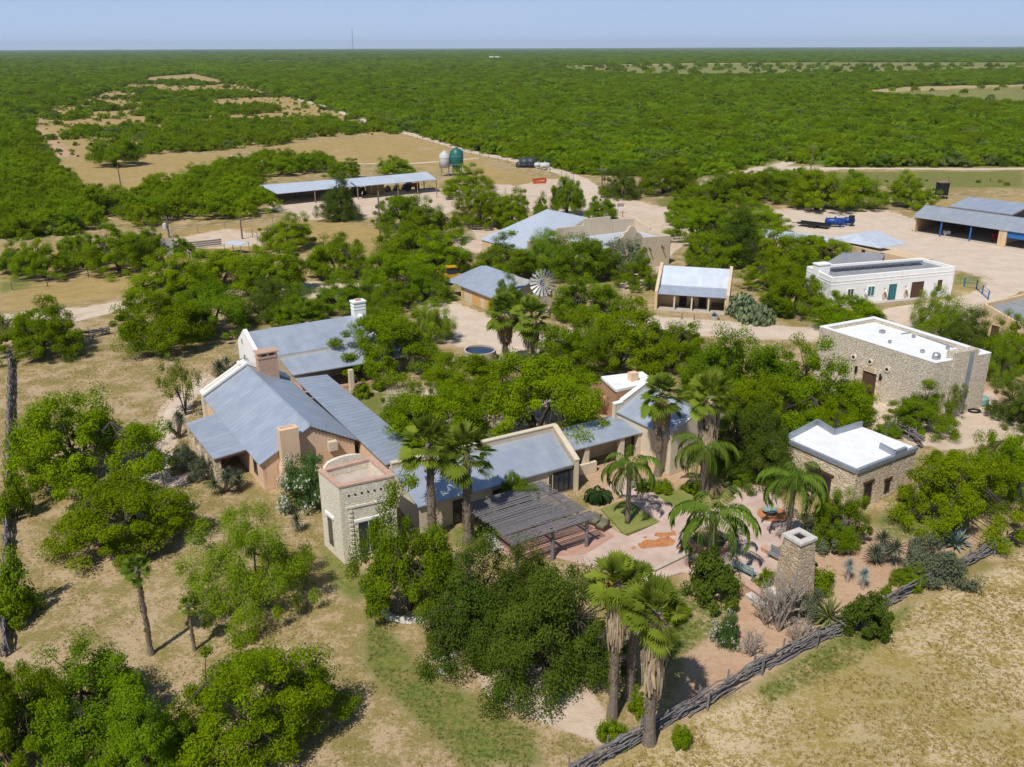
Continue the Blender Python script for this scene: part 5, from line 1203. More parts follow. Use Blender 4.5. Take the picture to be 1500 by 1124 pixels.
# ------------------------------------------------------------------ fences
def foot(x, y): return up(G(x, y), 0)
def stick_fence(pxs, h, label, seed, layers=9, post_every=2.2, thick=.2):
    rl = random.Random(seed); P = [foot(*p) for p in pxs]; o = thing('stick_fence', label, 'fence', P[0]); mb = MB()
    for a, b in zip(P[:-1], P[1:]):
        d = (b - a); L = d.length; d.normalize(); n = Vector((-d.y, d.x, 0))
        for j in range(layers):
            s = rl.uniform(-1.5, 0)
            while s < L:
                l = rl.uniform(1.6, 3.6); z = h * (j + .5) / layers + rl.uniform(-.05, .05); r = h / layers * rl.uniform(.42, .72); oo = rl.uniform(-thick, thick) * (1 - .4 * j / layers)
                pts = []
                for k in range(5):
                    t = k / 4; q = a + d * min(max(s + l * t, -.2), L + .3) + n * (oo + rl.uniform(-.09, .09)); pts.append(Vector((q.x, q.y, max(.03, z + rl.uniform(-.09, .09) + (t - .5) * rl.uniform(-.15, .15)))))
                if (pts[-1] - pts[0]).length > .4: mb.path(pts, [r, r * rl.uniform(.8, 1.1), r, r * .85, r * .6], 5)
                s += l * rl.uniform(.7, .95)
    mb.build('stick_pile', MAT['stick'], o)
    for a, b in zip(P[:-1], P[1:]):
        d = (b - a); L = d.length; d.normalize(); n = Vector((-d.y, d.x, 0)); k = int(L / post_every)
        for i in range(k + 1):
            for sg in ((-1, 1) if i % 2 == 0 else (1,)):
                q = a + d * (i * L / max(k, 1)) + n * sg * (thick + .12); m_ = MB(); m_.tube(q, q + Vector((rl.uniform(-.08, .08), rl.uniform(-.08, .08), h * rl.uniform(1.0, 1.3))), .07, .05, 6); m_.build('post', MAT['wood'], o)
    return o
stick_fence([(840, 1140), (945, 1082), (1030, 1035), (1110, 985), (1190, 945), (1262, 918)], 1.05, 'long stacked stick fence at the bottom right, part below the dark round bush', 1, 12)
stick_fence([(1290, 893), (1340, 866), (1400, 838), (1450, 812), (1530, 772)], 1.05, 'stacked stick fence climbing to the right edge beyond the dark round bush', 2, 12)
stick_fence([(8, 960), (12, 800), (14, 660), (17, 525)], .95, 'old stick fence running up the left edge of the lawn', 3, 10, 2.6, .12)
stick_fence([(22, 512), (80, 506), (158, 490)], 1.1, 'low stick fence at the top left of the lawn under the corner mesquite', 4, 7)
stick_fence([(345, 463), (372, 458)], 1.2, 'short bit of stick fence beside the dark evergreen', 5, 7)
stick_fence([(1310, 632), (1335, 645), (1348, 655)], 1.2, 'short stick fence right of the plank gate', 6, 8)
stick_fence([(1240, 632), (1272, 622)], 1.2, 'short stick fence left of the plank gate', 7, 8)
o = thing('plank_gate', 'grey upright plank gate standing open by the stick fence', 'gate', foot(1298, 640)); mb = MB()
a, b = foot(1297, 641), foot(1310, 634)
for i in range(9): q = a.lerp(b, i / 8); mb.box((q.x, q.y, .1), (.12, .05, 1.35 + .08 * math.sin(i * 3)), .5)
mb.build('plank', MAT['wood'], o); mb = MB(); mb.tube(b, b + Vector((0, 0, 1.7)), .09); mb.build('post', MAT['concrete'], o); mb = MB(); mb.beam(up(a, .5), up(b, .5), .06, .1); mb.beam(up(a, 1.1), up(b, 1.1), .06, .1); mb.build('rail', MAT['wood'], o)
def post_fence(name, pxs, label, h=1.3, every=4.0, rails=(), wires=(.4, .8, 1.2), pm='pole', pr=.07, rm='rust', rr=.045):
    P = [foot(*p) for p in pxs]; o = thing(name, label, 'fence', P[0]); w = MB(); n = 0
    for a, b in zip(P[:-1], P[1:]):
        d = b - a; L = d.length; k = max(1, int(L / every))
        for i in range(k + 1):
            if n > 95: break
            q = a.lerp(b, i / k); m_ = MB(); m_.tube(q, up(q, h), pr, None, 6); m_.build('post', MAT[pm], o); n += 1
        for z in wires: w.tube(up(a, z), up(b, z), .015, None, 4)
        for z in rails: w.tube(up(a, z), up(b, z), rr, None, 6)
    w.build('rail' if rails else 'wire', MAT[rm], o); return o
post_fence('wire_fence', [(520, 310), (560, 304), (640, 290), (690, 282), (740, 285), (800, 293), (870, 308), (912, 318)], 'wire fence with thin dark posts along the road behind the pen', 1.5, 5)
post_fence('wire_fence', [(655, 335), (690, 340), (720, 338), (770, 325), (800, 318)], 'wire fence with pale posts in front of the pair of round trees', 1.5, 5, pm='concrete')
post_fence('pipe_fence', [(18, 425), (70, 420), (130, 406), (198, 402)], 'rusty pipe fence in front of the left field trees', 1.4, 4.5, rails=(1.35, .7), wires=())
post_fence('pipe_fence', [(222, 345), (240, 362)], 'pale pipe rail left of the loading chute', 1.6, 2, rails=(1.55, .8), wires=(), pm='concrete', rm='concrete')
post_fence('pipe_fence', [(256, 364), (281, 382)], 'pale pipe rail right of the loading chute', 1.6, 2, rails=(1.55, .8), wires=(), pm='concrete', rm='concrete')
post_fence('pipe_fence', [(250, 342), (290, 342), (330, 336), (400, 328), (440, 330)], 'pipe fence along the back of the corral', 1.6, 4, rails=(1.55,), wires=(.5, 1.0), pm='concrete', rm='rust')
post_fence('pipe_fence', [(370, 348), (385, 358), (408, 368), (410, 360)], 'pipe fence at the right side of the corral', 1.6, 3, rails=(1.55, .8), wires=(), pm='rust')
post_fence('blue_fence', [(1412, 420), (1430, 424), (1447, 440)], 'blue painted pipe fence on the grass patch by the yard', 1.5, 2.6, rails=(1.45, .95, .5), wires=(), pm='blue', pr=.1, rm='steel')
post_fence('wire_fence', [(1240, 262), (1330, 264), (1450, 268), (1520, 268)], 'thin wire fence across the green strip above the garage', 1.3, 8)
post_fence('wire_fence', [(590, 197), (690, 226), (790, 248), (840, 262)], 'thin wire fence along the meadow side of the forest road', 1.3, 7)
# corral board wall and loading chute
o = thing('loading_chute', 'grey wooden cattle loading chute with slatted ramp', 'chute', foot(246, 370)); mb = MB()
a, b, c, d = G(238, 372, 0), G(258, 374, 0), G(253, 350, 1.4), G(236, 349, 1.4)
mb.slab([a, b, c, d], .12); mb.build('ramp', MAT['wood'], o); sl = MB()
for i in range(7): f = i / 7 + .05; sl.beam(a.lerp(d, f) + Vector((0, 0, .06)), b.lerp(c, f) + Vector((0, 0, .06)), .12, .08)
sl.build('cleat', MAT['concrete'], o)
for p, q in ((a, d), (b, c)):
    m_ = MB(); 
    for z in (.5, 1.0, 1.5): m_.tube(p + Vector((0, 0, z)), q + Vector((0, 0, z)), .05)
    for f in (0, .5, 1): x = p.lerp(q, f); m_.tube(up(x, 0), x + Vector((0, 0, 1.6)), .06)
    m_.build('side_rail', MAT['steel'], o)
o = thing('board_wall', 'low weathered board wall along the front of the corral', 'fence', foot(300, 366)); mb = MB(); P = [foot(262, 366), foot(290, 364), foot(325, 360)]
for p, q in zip(P[:-1], P[1:]):
    for z in (.25, .65, 1.05): mb.wall(p, q, .08, z, z + .3)
mb.build('board', MAT['wood'], o)
o = thing('tin_roof_shelter', 'small low tin roofed shelter beside the corral', 'shelter', foot(345, 362)); q = [G(328, 357, 1.7), G(340, 352, 2.1), G(364, 355, 2.1), G(352, 360, 1.7)]
mb = MB(); mb.slab([q[0], q[3], q[2], q[1]], .08); mb.build('roof', MAT['roof_pale'], o)
for p in q: m_ = MB(); m_.tube(up(p, 0), p - Vector((0, 0, .05)), .07); m_.build('post', MAT['wood'], o)
# ------------------------------------------------------------------ utility poles and mast
def pole(bx, by, ty, label, arm=True, tank=False, lx=None):
    b = foot(bx, by); h = HT(bx, by, ty); o = thing('utility_pole', label, 'pole', b); t = up(b, h)
    if lx is not None: e = onplane(lx, ty, b, b + Vector((1, 0, 0))); t = e
    m_ = MB(); m_.tube(b, t, .19, .13, 8); m_.build('shaft', MAT['pole'], o)
    if arm:
        m_ = MB(); m_.beam(t + Vector((-1.2, .2, -.5)), t + Vector((1.2, .2, -.5)), .12, .14)
        if h > 8: m_.beam(t + Vector((-.9, .2, -1.4)), t + Vector((.9, .2, -1.4)), .1, .12)
        m_.build('crossarm', MAT['pole'], o)
        for s in (-1.1, -.4, .4, 1.1): m_ = MB(); m_.lathe(t + Vector((s, .2, -.42)), [(.07, 0), (.1, .1), (.05, .25)], 8); m_.build('insulator', MAT['steel'], o)
    if tank: m_ = MB(); m_.lathe(t + Vector((-.5, -.3, -2.6)), [(.35, 0), (.4, .1), (.4, 1.1), (.2, 1.25)], 10); m_.build('transformer', MAT['offwhite'], o)
    return o
pole(179, 284, 243, 'dark utility pole at the left meadow edge', False, lx=172)
pole(389, 258, 228, 'short utility pole with a box behind the left belt', False, True)
pole(248, 348, 317, 'pole with white transformer beside the loading chute', True, True)
pole(355, 350, 318, 'plain pale post in the corral', False)
pole(557, 345, 285, 'tall slim pole in front of the long shed', False)
pole(881, 290, 246, 'brown utility pole with crossarms at the road bend')
pole(1187, 252, 214, 'utility pole with crossarms at the woodland edge above the gravel yard')
b = foot(518, 84); o = thing('radio_mast', 'hair thin radio mast on the far horizon', 'mast', b); hm = HT(518, 84, 41); m_ = MB(); m_.tube(b, up(b, hm), 1.1, .7, 4); m_.build('lattice', MAT['rust'], o); m_ = MB()
for a_ in (0, 2.1, 4.2): m_.tube(up(b, hm * .9), b + Vector((60 * math.cos(a_), 60 * math.sin(a_), 0)), .12, None, 3)
m_.build('guy_wire', MAT['rust'], o)
for i, (x, y) in enumerate(((720, 86), (728, 86))):
    p = foot(x, y); q = MB(); q.box((p.x, p.y, 0), (15, 9, 4)); q.hexa([p + Vector(v) for v in ((-8, -5, 4), (8, -5, 4), (8, 5, 4), (-8, 5, 4))], [p + Vector(v) for v in ((-8, -1, 7), (8, -1, 7), (8, 1, 7), (-8, 1, 7))]); tag(q.build('farm_building', MAT['offwhite']), 'tiny white farm building in the distant clearing', 'building', 'distant farm buildings')
# ------------------------------------------------------------------ silos, tanks
def silo(bx, by, tx, ty, r, mat, label, cone):
    b = foot(bx, by); h = HT(bx, by, ty); o = thing('feed_silo', label, 'silo', b)
    z0 = h * .36; m_ = MB(); m_.lathe(b, [(.35, z0 - 1.6 if cone else z0 - .3), (r, z0 + (.6 if cone else 0)), (r, h - 1.1), (.45, h - .15), (.3, h)], 18); m_.build('hopper_body', MAT[mat], o, True)
    for a_ in (.7, 2.3, 3.9, 5.5): q = b + Vector((math.cos(a_) * r * .92, math.sin(a_) * r * .92, 0)); m_ = MB(); m_.tube(q, up(q, z0 + .8), .11); m_.build('leg', MAT['steel'], o)
    m_ = MB(); m_.lathe(up(b, z0 + .5), [(r + .05, 0), (r + .05, .12)], 18); m_.lathe(up(b, h * .7), [(r + .04, 0), (r + .04, .1)], 18); m_.build('hoop', MAT['steel'], o)
silo(652, 258, 652, 221, 1.65, 'offwhite', 'white feed silo on legs beside the green one', False)
silo(669.5, 258, 669, 216, 2.0, 'green', 'dark green feed silo with hopper bottom', True)
def drum(x, y, r, h, mat, label, name='water_tank', dome=.25, group=None):
    b = foot(x, y); o = thing(name, label, 'tank', b, group); m_ = MB(); m_.lathe(b, [(r, 0), (r, h * .3), (r * 1.02, h * .32), (r, h * .34), (r, h * .62), (r * 1.02, h * .64), (r, h * .66), (r, h), (r * .6, h + dome * .8), (r * .25, h + dome)], 16); m_.build('tank_body', MAT[mat], o, True)
    m_ = MB(); m_.lathe(up(b, h + dome), [(r * .25, -.02), (r * .25, .14)], 10); m_.build('lid', MAT[mat], o)
drum(769, 245, 1.9, 2.6, 'slate', 'dark plastic water tank, front left of the row'); drum(778, 245, 1.9, 2.7, 'slate', 'dark plastic water tank, tallest right of the row'); drum(761, 245, 1.2, 1.4, 'slate', 'small dark tank at the left end of the row')
def htank(x, y, L, r, mat, label, rz, legs=True):
    b = foot(x, y); o = thing('fuel_tank', label, 'tank', b); d = Vector((math.cos(rz), math.sin(rz), 0)); z = r + .45
    m_ = MB(); k = [(-L / 2 - r * .35, .25), (-L / 2 - r * .15, .75), (-L / 2, 1), (0, 1), (L / 2, 1), (L / 2 + r * .15, .75), (L / 2 + r * .35, .25)]; m_.path([up(b + d * s, z) for s, _ in k], [r * q for _, q in k], 14); m_.build('tank_body', MAT[mat], o, True)
    for s in (-.32, .32): m_ = MB(); q = b + d * L * s; m_.box((q.x, q.y, 0), (.2, r * 1.7, .65), rz); m_.build('saddle', MAT[mat], o)
    m_ = MB(); m_.lathe(up(b, z + r), [(.22, -.05), (.22, .2), (.1, .28)], 8); m_.build('hatch', MAT[mat], o); return o
htank(798, 249, 2.6, .9, 'offwhite', 'white horizontal tank behind the dark water tanks', .3); htank(788, 247, 2, .7, 'offwhite', 'smaller white tank between dark tanks and white tank', .2)
o = htank(1222, 333, 3.6, .78, 'navy', 'long blue fuel tank beside the trailer', -.15); htank(1243, 331, 1.9, .72, 'navy', 'shorter blue tank with black hose reel right of the long one', -.15)
p = foot(1246, 333); m_ = MB(); m_.box((p.x, p.y, 1.6), (1.0, .7, .9), -.1); tag(m_.build('pump_box', MAT['black']), 'black pump box on top of the blue tanks', 'pump')
o = thing('flatbed_trailer', 'low black flatbed trailer parked left of the blue tanks', 'trailer', foot(1193, 334)); a, b = foot(1170, 331), foot(1214, 336); d = (b - a).normalized(); rz = math.atan2(d.y, d.x); c = (a + b) / 2; L = (b - a).length
m_ = MB(); m_.box((c.x, c.y, .62), (L, 2.2, .14), rz); m_.build('deck', MAT['black'], o)
m_ = MB(); 
for s in (-1.05, 1.05): q = c + Vector((-d.y, d.x, 0)) * s; m_.box((q.x, q.y, .76), (L, .08, .3), rz)
m_.build('side_rail', MAT['black'], o); m_ = MB(); m_.beam(up(a, .65), up(a - d * 1.6, .5), .12, .12); m_.build('tongue', MAT['black'], o)
for s in (-.35, .35):
    for t in (-1.15, 1.15): q = c + d * s * 1.4 + Vector((-d.y, d.x, 0)) * t; m_ = MB(); m_.path([up(q, .38) - Vector((-d.y, d.x, 0)) * .11, up(q, .38) + Vector((-d.y, d.x, 0)) * .11], [.38, .38], 12); m_.build('wheel', MAT['black'], o)
o = thing('safety_barrier', 'orange plastic barrier mesh round a pit by the road', 'barrier', foot(790, 266)); 
P = [foot(780, 266), foot(800, 264), foot(798, 269), foot(781, 270)]
for a, b in zip(P[:-1], P[1:]): m_ = MB(); m_.wall(a, b, .06, .1, .75); m_.build('mesh_panel', MAT['orange'], o)
for p in P: m_ = MB(); m_.tube(p, up(p, 1.3), .05); m_.build('stake', MAT['rust'], o)
o = thing('tower_blind', 'black box hunting blind on a platform with a side stair', 'blind', foot(1378, 291)); p = foot(1378, 291); m_ = MB(); m_.box((p.x, p.y, .9), (2.3, 2.2, 3.1), .1); m_.build('cabin', MAT['black'], o)
m_ = MB(); m_.hexa([p + Vector(v) for v in ((-1.4, -1.3, 4.0), (1.4, -1.3, 4.0), (1.4, 1.3, 4.0), (-1.4, 1.3, 4.0))], [p + Vector(v) for v in ((-1.4, -1.3, 4.12), (1.4, -1.3, 4.3), (1.4, 1.3, 4.3), (-1.4, 1.3, 4.12))]); m_.build('roof', MAT['rust'], o)
for x in (-1, 1):
    for y in (-1, 1): m_ = MB(); m_.tube(p + Vector((x, y, 0)), p + Vector((x, y, .95)), .09); m_.build('leg', MAT['black'], o)
m_ = MB()
for s in (-.45, .45): m_.beam(p + Vector((-4.0, s - .5, .1)), p + Vector((-1.1, s - .5, 1.9)), .09, .22); m_.beam(p + Vector((-4.0, s - .5, 1.0)), p + Vector((-1.1, s - .5, 2.8)), .05, .08)
for i in range(7): f = i / 7; q = p + Vector((-4.0 + 2.9 * f, -.5, .15 + 1.8 * f)); m_.box(q, (.3, .9, .05))
m_.build('stair', MAT['black'], o)
# ------------------------------------------------------------------ under the long shed: bales, tractor, machines
def tractor(x, y, mat, label, s=1.0, rz=0.3):
    p = foot(x, y); o = thing('tractor', label, 'tractor', p); d = Vector((math.cos(rz), math.sin(rz), 0)); n = Vector((-d.y, d.x, 0)); T_ = lambda a, b, z: p + (d * a + n * b) * s + Vector((0, 0, z * s))
    m_ = MB(); m_.box(T_(1.0, 0, .8), (2.0 * s, .85 * s, .85 * s), rz); m_.box(T_(-.5, 0, .7), (1.3 * s, 1.0 * s, .6 * s), rz); m_.build('hood', MAT[mat], o)
    m_ = MB(); m_.box(T_(-.5, 0, 1.3), (1.3 * s, 1.3 * s, 1.2 * s), rz); m_.build('cab_glass', MAT['glass'], o); m_ = MB(); m_.box(T_(-.5, 0, 2.5), (1.5 * s, 1.5 * s, .15 * s), rz); m_.build('cab_roof', MAT[mat], o)
    for a, b, r in ((-.8, -.85, .8), (-.8, .85, .8), (1.5, -.7, .48), (1.5, .7, .48)): m_ = MB(); m_.path([T_(a, b - .18, r), T_(a, b + .18, r)], [r * s, r * s], 14); m_.build('wheel', MAT['black'], o)
tractor(602, 279, 'red', 'red tractor parked at the right end of the long shed', 1.15, .25)
tractor(524, 287, 'black', 'dark machine with round tyres under the long shed', 1.2, 1.0)
p = foot(549, 284)
for i in range(3):
    for j in range(3): q = MB(); q.box((p.x + i * 1.6 - 1.6, p.y + .4 * i, .05 + j * 1.15), (1.55, 1.4, 1.1), .2); tag(q.build('hay_bale', MAT['hay']), ['bottom', 'middle', 'top'][j] + ' layer square hay bale, ' + ['left', 'middle', 'right'][i] + ' pile under the long shed', 'hay bale', 'hay bales under the long shed')
for i in range(6):
    q = foot(562 + i * 6.2, 281 - i * .6); m_ = MB(); m_.path([q + Vector((0, -.6, .75)), q + Vector((0, .6, .75))], [.75, .75], 14); tag(m_.build('round_bale', MAT['dark'] if i % 2 else MAT['hay']), 'dark round bale in the row between hay pile and red tractor', 'hay bale', 'round bales under the long shed')
# stored gear in the equipment garage
for nm, lb, x, y, sz, m_t in (('storage_tote', 'small white box at the foot of the first blue post', 1386, 346, (1.1, .9, .9), 'offwhite'), ('work_bench', 'dark work bench in the middle bay of the garage', 1402, 342, (2.6, .9, 1.0), 'brown'), ('tool_chest', 'red tool chest beside the solid wall of the garage', 1457, 355, (1.2, .8, 1.5), 'red'), ('parts_shelf', 'dark shelf at the back of the middle bay', 1440, 338, (2.4, .6, 1.9), 'rust')):
    p = foot(x, y); o = thing(nm, lb, nm.split('_')[1], p); q = MB(); w_, d_, h_ = sz
    for s in (-1, 1):
        for t in (-1, 1): q.box((p.x + s * (w_ / 2 - .06), p.y + t * (d_ / 2 - .06), .1), (.1, .1, h_ * .4))
    q.build('leg', MAT[m_t], o); q = MB(); q.box((p.x, p.y, .1 + h_ * .4), (w_, d_, h_ * .6)); q.build('body', MAT[m_t], o); q = MB(); q.box((p.x, p.y, .1 + h_), (w_ + .08, d_ + .08, .08)); q.build('top', MAT[m_t], o)
for i, (x, y) in enumerate(((1136, 297), (1141, 296), (1147, 297), (1160, 297))):
    p = foot(x, y); q = MB()
    for z in (.15, .55, .95, 1.35): q.box((p.x, p.y, z), (1.5, 1.2, .3), .1 * i)
    tag(q.build('pallet_stack', MAT['concrete']), 'grey stack of blocks below the tree row', 'stack', 'block stacks below the tree row')
# windmill
b = foot(794, 462); hub = onplane(793, 414, b, b + Vector((1, 0, 0))); o = thing('windmill', 'steel water pumping windmill with many blades and tail vane', 'windmill', b)
zt_ = hub.z - .4; tw_ = MB(); lg = [(x, y) for x in (-1, 1) for y in (-1, 1)]
for x, y in lg: m_ = MB(); m_.tube(b + Vector((x * .95, y * .95, 0)), Vector((b.x + x * .12, b.y + y * .12, zt_)), .06, None, 5); m_.build('leg', MAT['steel'], o)
for f in (.2, .4, .6, .8):
    w_ = .95 - .83 * f; c4 = [Vector((b.x + x * w_, b.y + y * w_, zt_ * f)) for x, y in ((-1, -1), (1, -1), (1, 1), (-1, 1))]; w2 = .95 - .83 * (f - .2); d4 = [Vector((b.x + x * w2, b.y + y * w2, zt_ * (f - .2))) for x, y in ((-1, -1), (1, -1), (1, 1), (-1, 1))]
    for i in range(4): tw_.tube(c4[i], c4[(i + 1) % 4], .035, None, 4); tw_.tube(d4[i], c4[(i + 1) % 4], .025, None, 4)
tw_.build('brace', MAT['steel'], o)
fwd = Vector((.25, -.95, .15)).normalized(); sx = Vector((0, 0, 1)).cross(fwd).normalized(); sy = fwd.cross(sx); Rw = 1.95; hubc = Vector((b.x, b.y, zt_ + .4)) + fwd * .4
for i in range(18):
    a_ = 2 * math.pi * i / 18; u0 = sx * math.cos(a_) + sy * math.sin(a_); v0 = (-sx * math.sin(a_) + sy * math.cos(a_)); tl = fwd * .12
    q = [hubc + u0 * .5 - v0 * .06, hubc + u0 * Rw - v0 * .19 - tl, hubc + u0 * Rw + v0 * .19 + tl, hubc + u0 * .5 + v0 * .06]; m_ = MB(); m_.hexa([x - fwd * .01 for x in q], [x + fwd * .01 for x in q]); m_.build('blade', MAT['blade'], o)
m_ = MB()
for rr in (.6, 1.55):
    m_.path([hubc - fwd * .06 + (sx * math.cos(t * math.pi / 14) + sy * math.sin(t * math.pi / 14)) * rr for t in range(29)], [.025] * 29, 4)
for i in range(6): a_ = i * math.pi / 3; m_.tube(hubc - fwd * .06, hubc - fwd * .06 + (sx * math.cos(a_) + sy * math.sin(a_)) * 1.3, .03, None, 4)
m_.build('wheel_rim', MAT['steel'], o); m_ = MB(); m_.box(hubc - fwd * .5 + Vector((0, 0, -.25)), (.5, .5, .6), .3); m_.build('gearbox', MAT['steel'], o)
tl = Vector((-.97, .1, .05)).normalized(); t0 = hubc - fwd * .4; m_ = MB(); m_.beam(t0, t0 + tl * 2.0, .08, .08); m_.build('tail_boom', MAT['steel'], o); e = t0 + tl * 2.0; m_ = MB(); q = [e + Vector((0, 0, -.3)), e + tl * 2.1 + Vector((0, 0, -.75)), e + tl * 2.2 + Vector((0, 0, .7)), e + Vector((0, 0, .3))]; m_.hexa([x + Vector((0, .015, 0)) for x in q], [x - Vector((0, .015, 0)) for x in q]); m_.build('tail_vane', MAT['offwhite'], o)
# round water tank by the courtyard
c = G(703, 512, 1.2); o = thing('water_trough_tank', 'round masonry tank full of dark blue water behind the courtyard', 'tank', up(c, 0)); r_ = 2.0
m_ = MB(); m_.lathe(up(c, 0), [(r_, 0), (r_, 1.2), (r_ - .22, 1.2), (r_ - .22, .6)], 28, closed=False); m_.build('tank_wall', MAT['concrete'], o); m_ = MB(); m_.lathe(up(c, 0), [(r_ - .2, .85), (r_ - .2, .98)], 28); m_.build('water', MAT['water'], o)
# yellow backhoe by the garage
p = foot(663, 416); o = thing('backhoe', 'yellow digger half hidden behind the yellow garage', 'digger', p); m_ = MB(); m_.box(p + Vector((0, 0, .8)), (2.6, 1.2, .9), .3); m_.build('body', MAT['machine'], o); m_ = MB(); m_.box(p + Vector((-.2, 0, 1.7)), (1.4, 1.2, 1.1), .3); m_.build('cab_glass', MAT['glass'], o); m_ = MB(); m_.box(p + Vector((-.2, 0, 2.8)), (1.7, 1.5, .15), .3); m_.build('cab_roof', MAT['machine'], o)
for a, b_, r in ((-.8, -.75, .65), (-.8, .75, .65), (1.1, -.7, .45), (1.1, .7, .45)): m_ = MB(); q = p + Vector((a, b_ + a * .3, r)); m_.path([q - Vector((0, .18, 0)), q + Vector((0, .18, 0))], [r, r], 12); m_.build('wheel', MAT['black'], o)
m_ = MB(); m_.path([p + Vector((-1.4, -.3, 1.2)), p + Vector((-2.3, -.6, 2.4)), p + Vector((-3.1, -.8, 1.1)), p + Vector((-2.9, -.7, .5))], [.16, .14, .12, .1], 6); m_.build('digging_arm', MAT['machine'], o)
# bunkhouse porch furniture and planter, bollards
e1, e2, ed, en = BUNK; rz = math.atan2(ed.y, ed.x)
def pbench(c, w_, mat, name, label, cat='bench', rz=rz, h=.45, back=True, bn=en):
    o = thing(name, label, cat, up(c, 0)); z = c.z; dx = Vector((math.cos(rz), math.sin(rz), 0)); q = MB(); q.box((c.x, c.y, z + h - .06), (w_, .48, .07), rz); q.build('seat', MAT[mat], o)
    for s in (-1, 1): p_ = c + dx * (w_ / 2 - .1) * s; q = MB(); q.box((p_.x, p_.y, z), (.09, .42, h - .06), rz); q.build('leg', MAT[mat], o)
    if back:
        q = MB(); p_ = c + bn * .23
        for k in range(3): q.box((p_.x, p_.y, z + h + .06 + .17 * k), (w_, .05, .12), rz)
        for s in (-1, 1): r0 = p_ + dx * (w_ / 2 - .06) * s; q.box((r0.x, r0.y, z), (.07, .06, h + .55), rz)
        q.build('backrest', MAT[mat], o)
    return o
c = onplane(1050, 456, e1 + en * 1.9, e2 + en * 1.9); pbench(up(c, .14), 1.7, 'brown', 'porch_bench', 'brown bench on the bunkhouse porch beside the planter'); c = onplane(1012.5, 452, e1 + en * 1.9, e2 + en * 1.9); pbench(up(c, .14), .7, 'brown', 'porch_chair', 'dark chair between the two bunkhouse doors', 'chair')
p = foot(1046, 468); o = thing('planter', 'round concrete planter with agave in front of the bunkhouse', 'planter', p); m_ = MB(); m_.lathe(p, [(.6, 0), (.72, .55), (.6, .56), (.58, .45)], 14); m_.build('bowl', MAT['concrete'], o); q = mesh_obj('agave_leaf', VAR['agave'][0]['crown'], o); q.location = (0, 0, .35); q.scale = (.5, .5, .7)
for x, y, l in ((998.5, 468, 'left'), (1016.5, 469, 'right')): p = foot(x, y); m_ = MB(); m_.tube(p, up(p, .9), .08, .07, 8); tag(m_.build('bollard', MAT['pole']), 'short dark bollard in front of the bunkhouse, ' + l + ' of two', 'bollard')
# items near the limestone hall
p = foot(1433, 592); o = thing('electric_box', 'mint green low round topped box behind the limestone hall', 'utility box', p); m_ = MB(); m_.lathe(p, [(1.0, 0), (1.08, .15), (1.05, .7), (.9, .85), (.3, .9)], 10, 1, .75); m_.build('shell', MAT['mint'], o); m_ = MB(); m_.lathe(up(p, .9), [(.3, -.02), (.3, .12)], 8); m_.build('lid', MAT['mint'], o)
p = foot(1427, 603); m_ = MB(); m_.path([p + Vector((math.cos(t * .393) * .6, math.sin(t * .393) * .45, .1)) for t in range(17)], [.1] * 17, 6); tag(m_.build('old_tyre', MAT['black']), 'dark ring lying on the sand near the green box', 'tyre')
for i, (x, y, l) in enumerate(((1303, 594, 'left'), (1315, 597, 'right'))): p = foot(x, y); m_ = MB(); m_.lathe(p, [(.28, 0), (.36, .2), (.25, .42), (.1, .5)], 8); tag(m_.build('boulder', MAT['rock']), 'small pale boulder at the foot of the hall, ' + l + ' of two', 'rock')
for cx, cy, r_, lab in ((1250, 566, .7, 'low terracotta planter of greenery left of the hall doorway'),):
    p = foot(cx, cy); o = thing('planter', lab, 'planter', p); m_ = MB(); m_.lathe(p, [(.5, 0), (.62, .4), (.5, .42)], 12); m_.build('bowl', MAT['tile'], o); q = mesh_obj('foliage', VAR['bush'][0]['crown'], o); q.scale = (.4, .4, .35); q.location = (0, 0, .3)
c = foot(838, 568)
m_ = MB(); m_.path([c + Vector((1.6 * math.cos(t * .3927), 1.6 * math.sin(t * .3927), .18)) for t in range(17)], [.2] * 17, 6); tag(m_.build('garden_ring', MAT['wood']), 'dark timber ring round a bare bed behind the adobe walls', 'garden ring')
# ------------------------------------------------------------------ pergola and patio
zp = 2.75; pc = [G(678.4, 738.8, zp), G(754.4, 797, zp), G(874.4, 758, zp), G(791, 705, zp)]
o = thing('pergola', 'grey weathered log pergola with closely laid pole roof over the terrace', 'pergola', centre(pc))
A_, B_, C_, D_ = pc; rl = random.Random(3)
m_ = MB(); N_ = 54
for i in range(N_):
    f = (i + .5) / N_; a, b = A_.lerp(B_, f), D_.lerp(C_, f); j = Vector((0, 0, rl.uniform(-.03, .05))); e0, e1_ = (b - a).normalized() * rl.uniform(-.05, .25), (b - a).normalized() * rl.uniform(-.05, .3)
    if rl.random() < .07: continue
    m_.path([a - e0 + j, a.lerp(b, .5) + j + Vector((rl.uniform(-.05, .05), rl.uniform(-.05, .05), rl.uniform(-.04, .03))), b + e1_ + j], [.042, .048, .038], 5)
m_.build('roof_pole', MAT['pergola'], o)
for f in (.06, .5, .92):
    a, b = A_.lerp(D_, f), B_.lerp(C_, f); m_ = MB(); m_.path([a - Vector((0, 0, .16)), b - Vector((0, 0, .16))], [.11, .1], 7); m_.build('cross_beam', MAT['pergola'], o)
for f in (.07, .93):
    a, b = A_.lerp(B_, f), D_.lerp(C_, f); m_ = MB(); m_.path([a - Vector((0, 0, .34)), b - Vector((0, 0, .34))], [.13, .12], 7); m_.build('main_beam', MAT['pergola'], o)
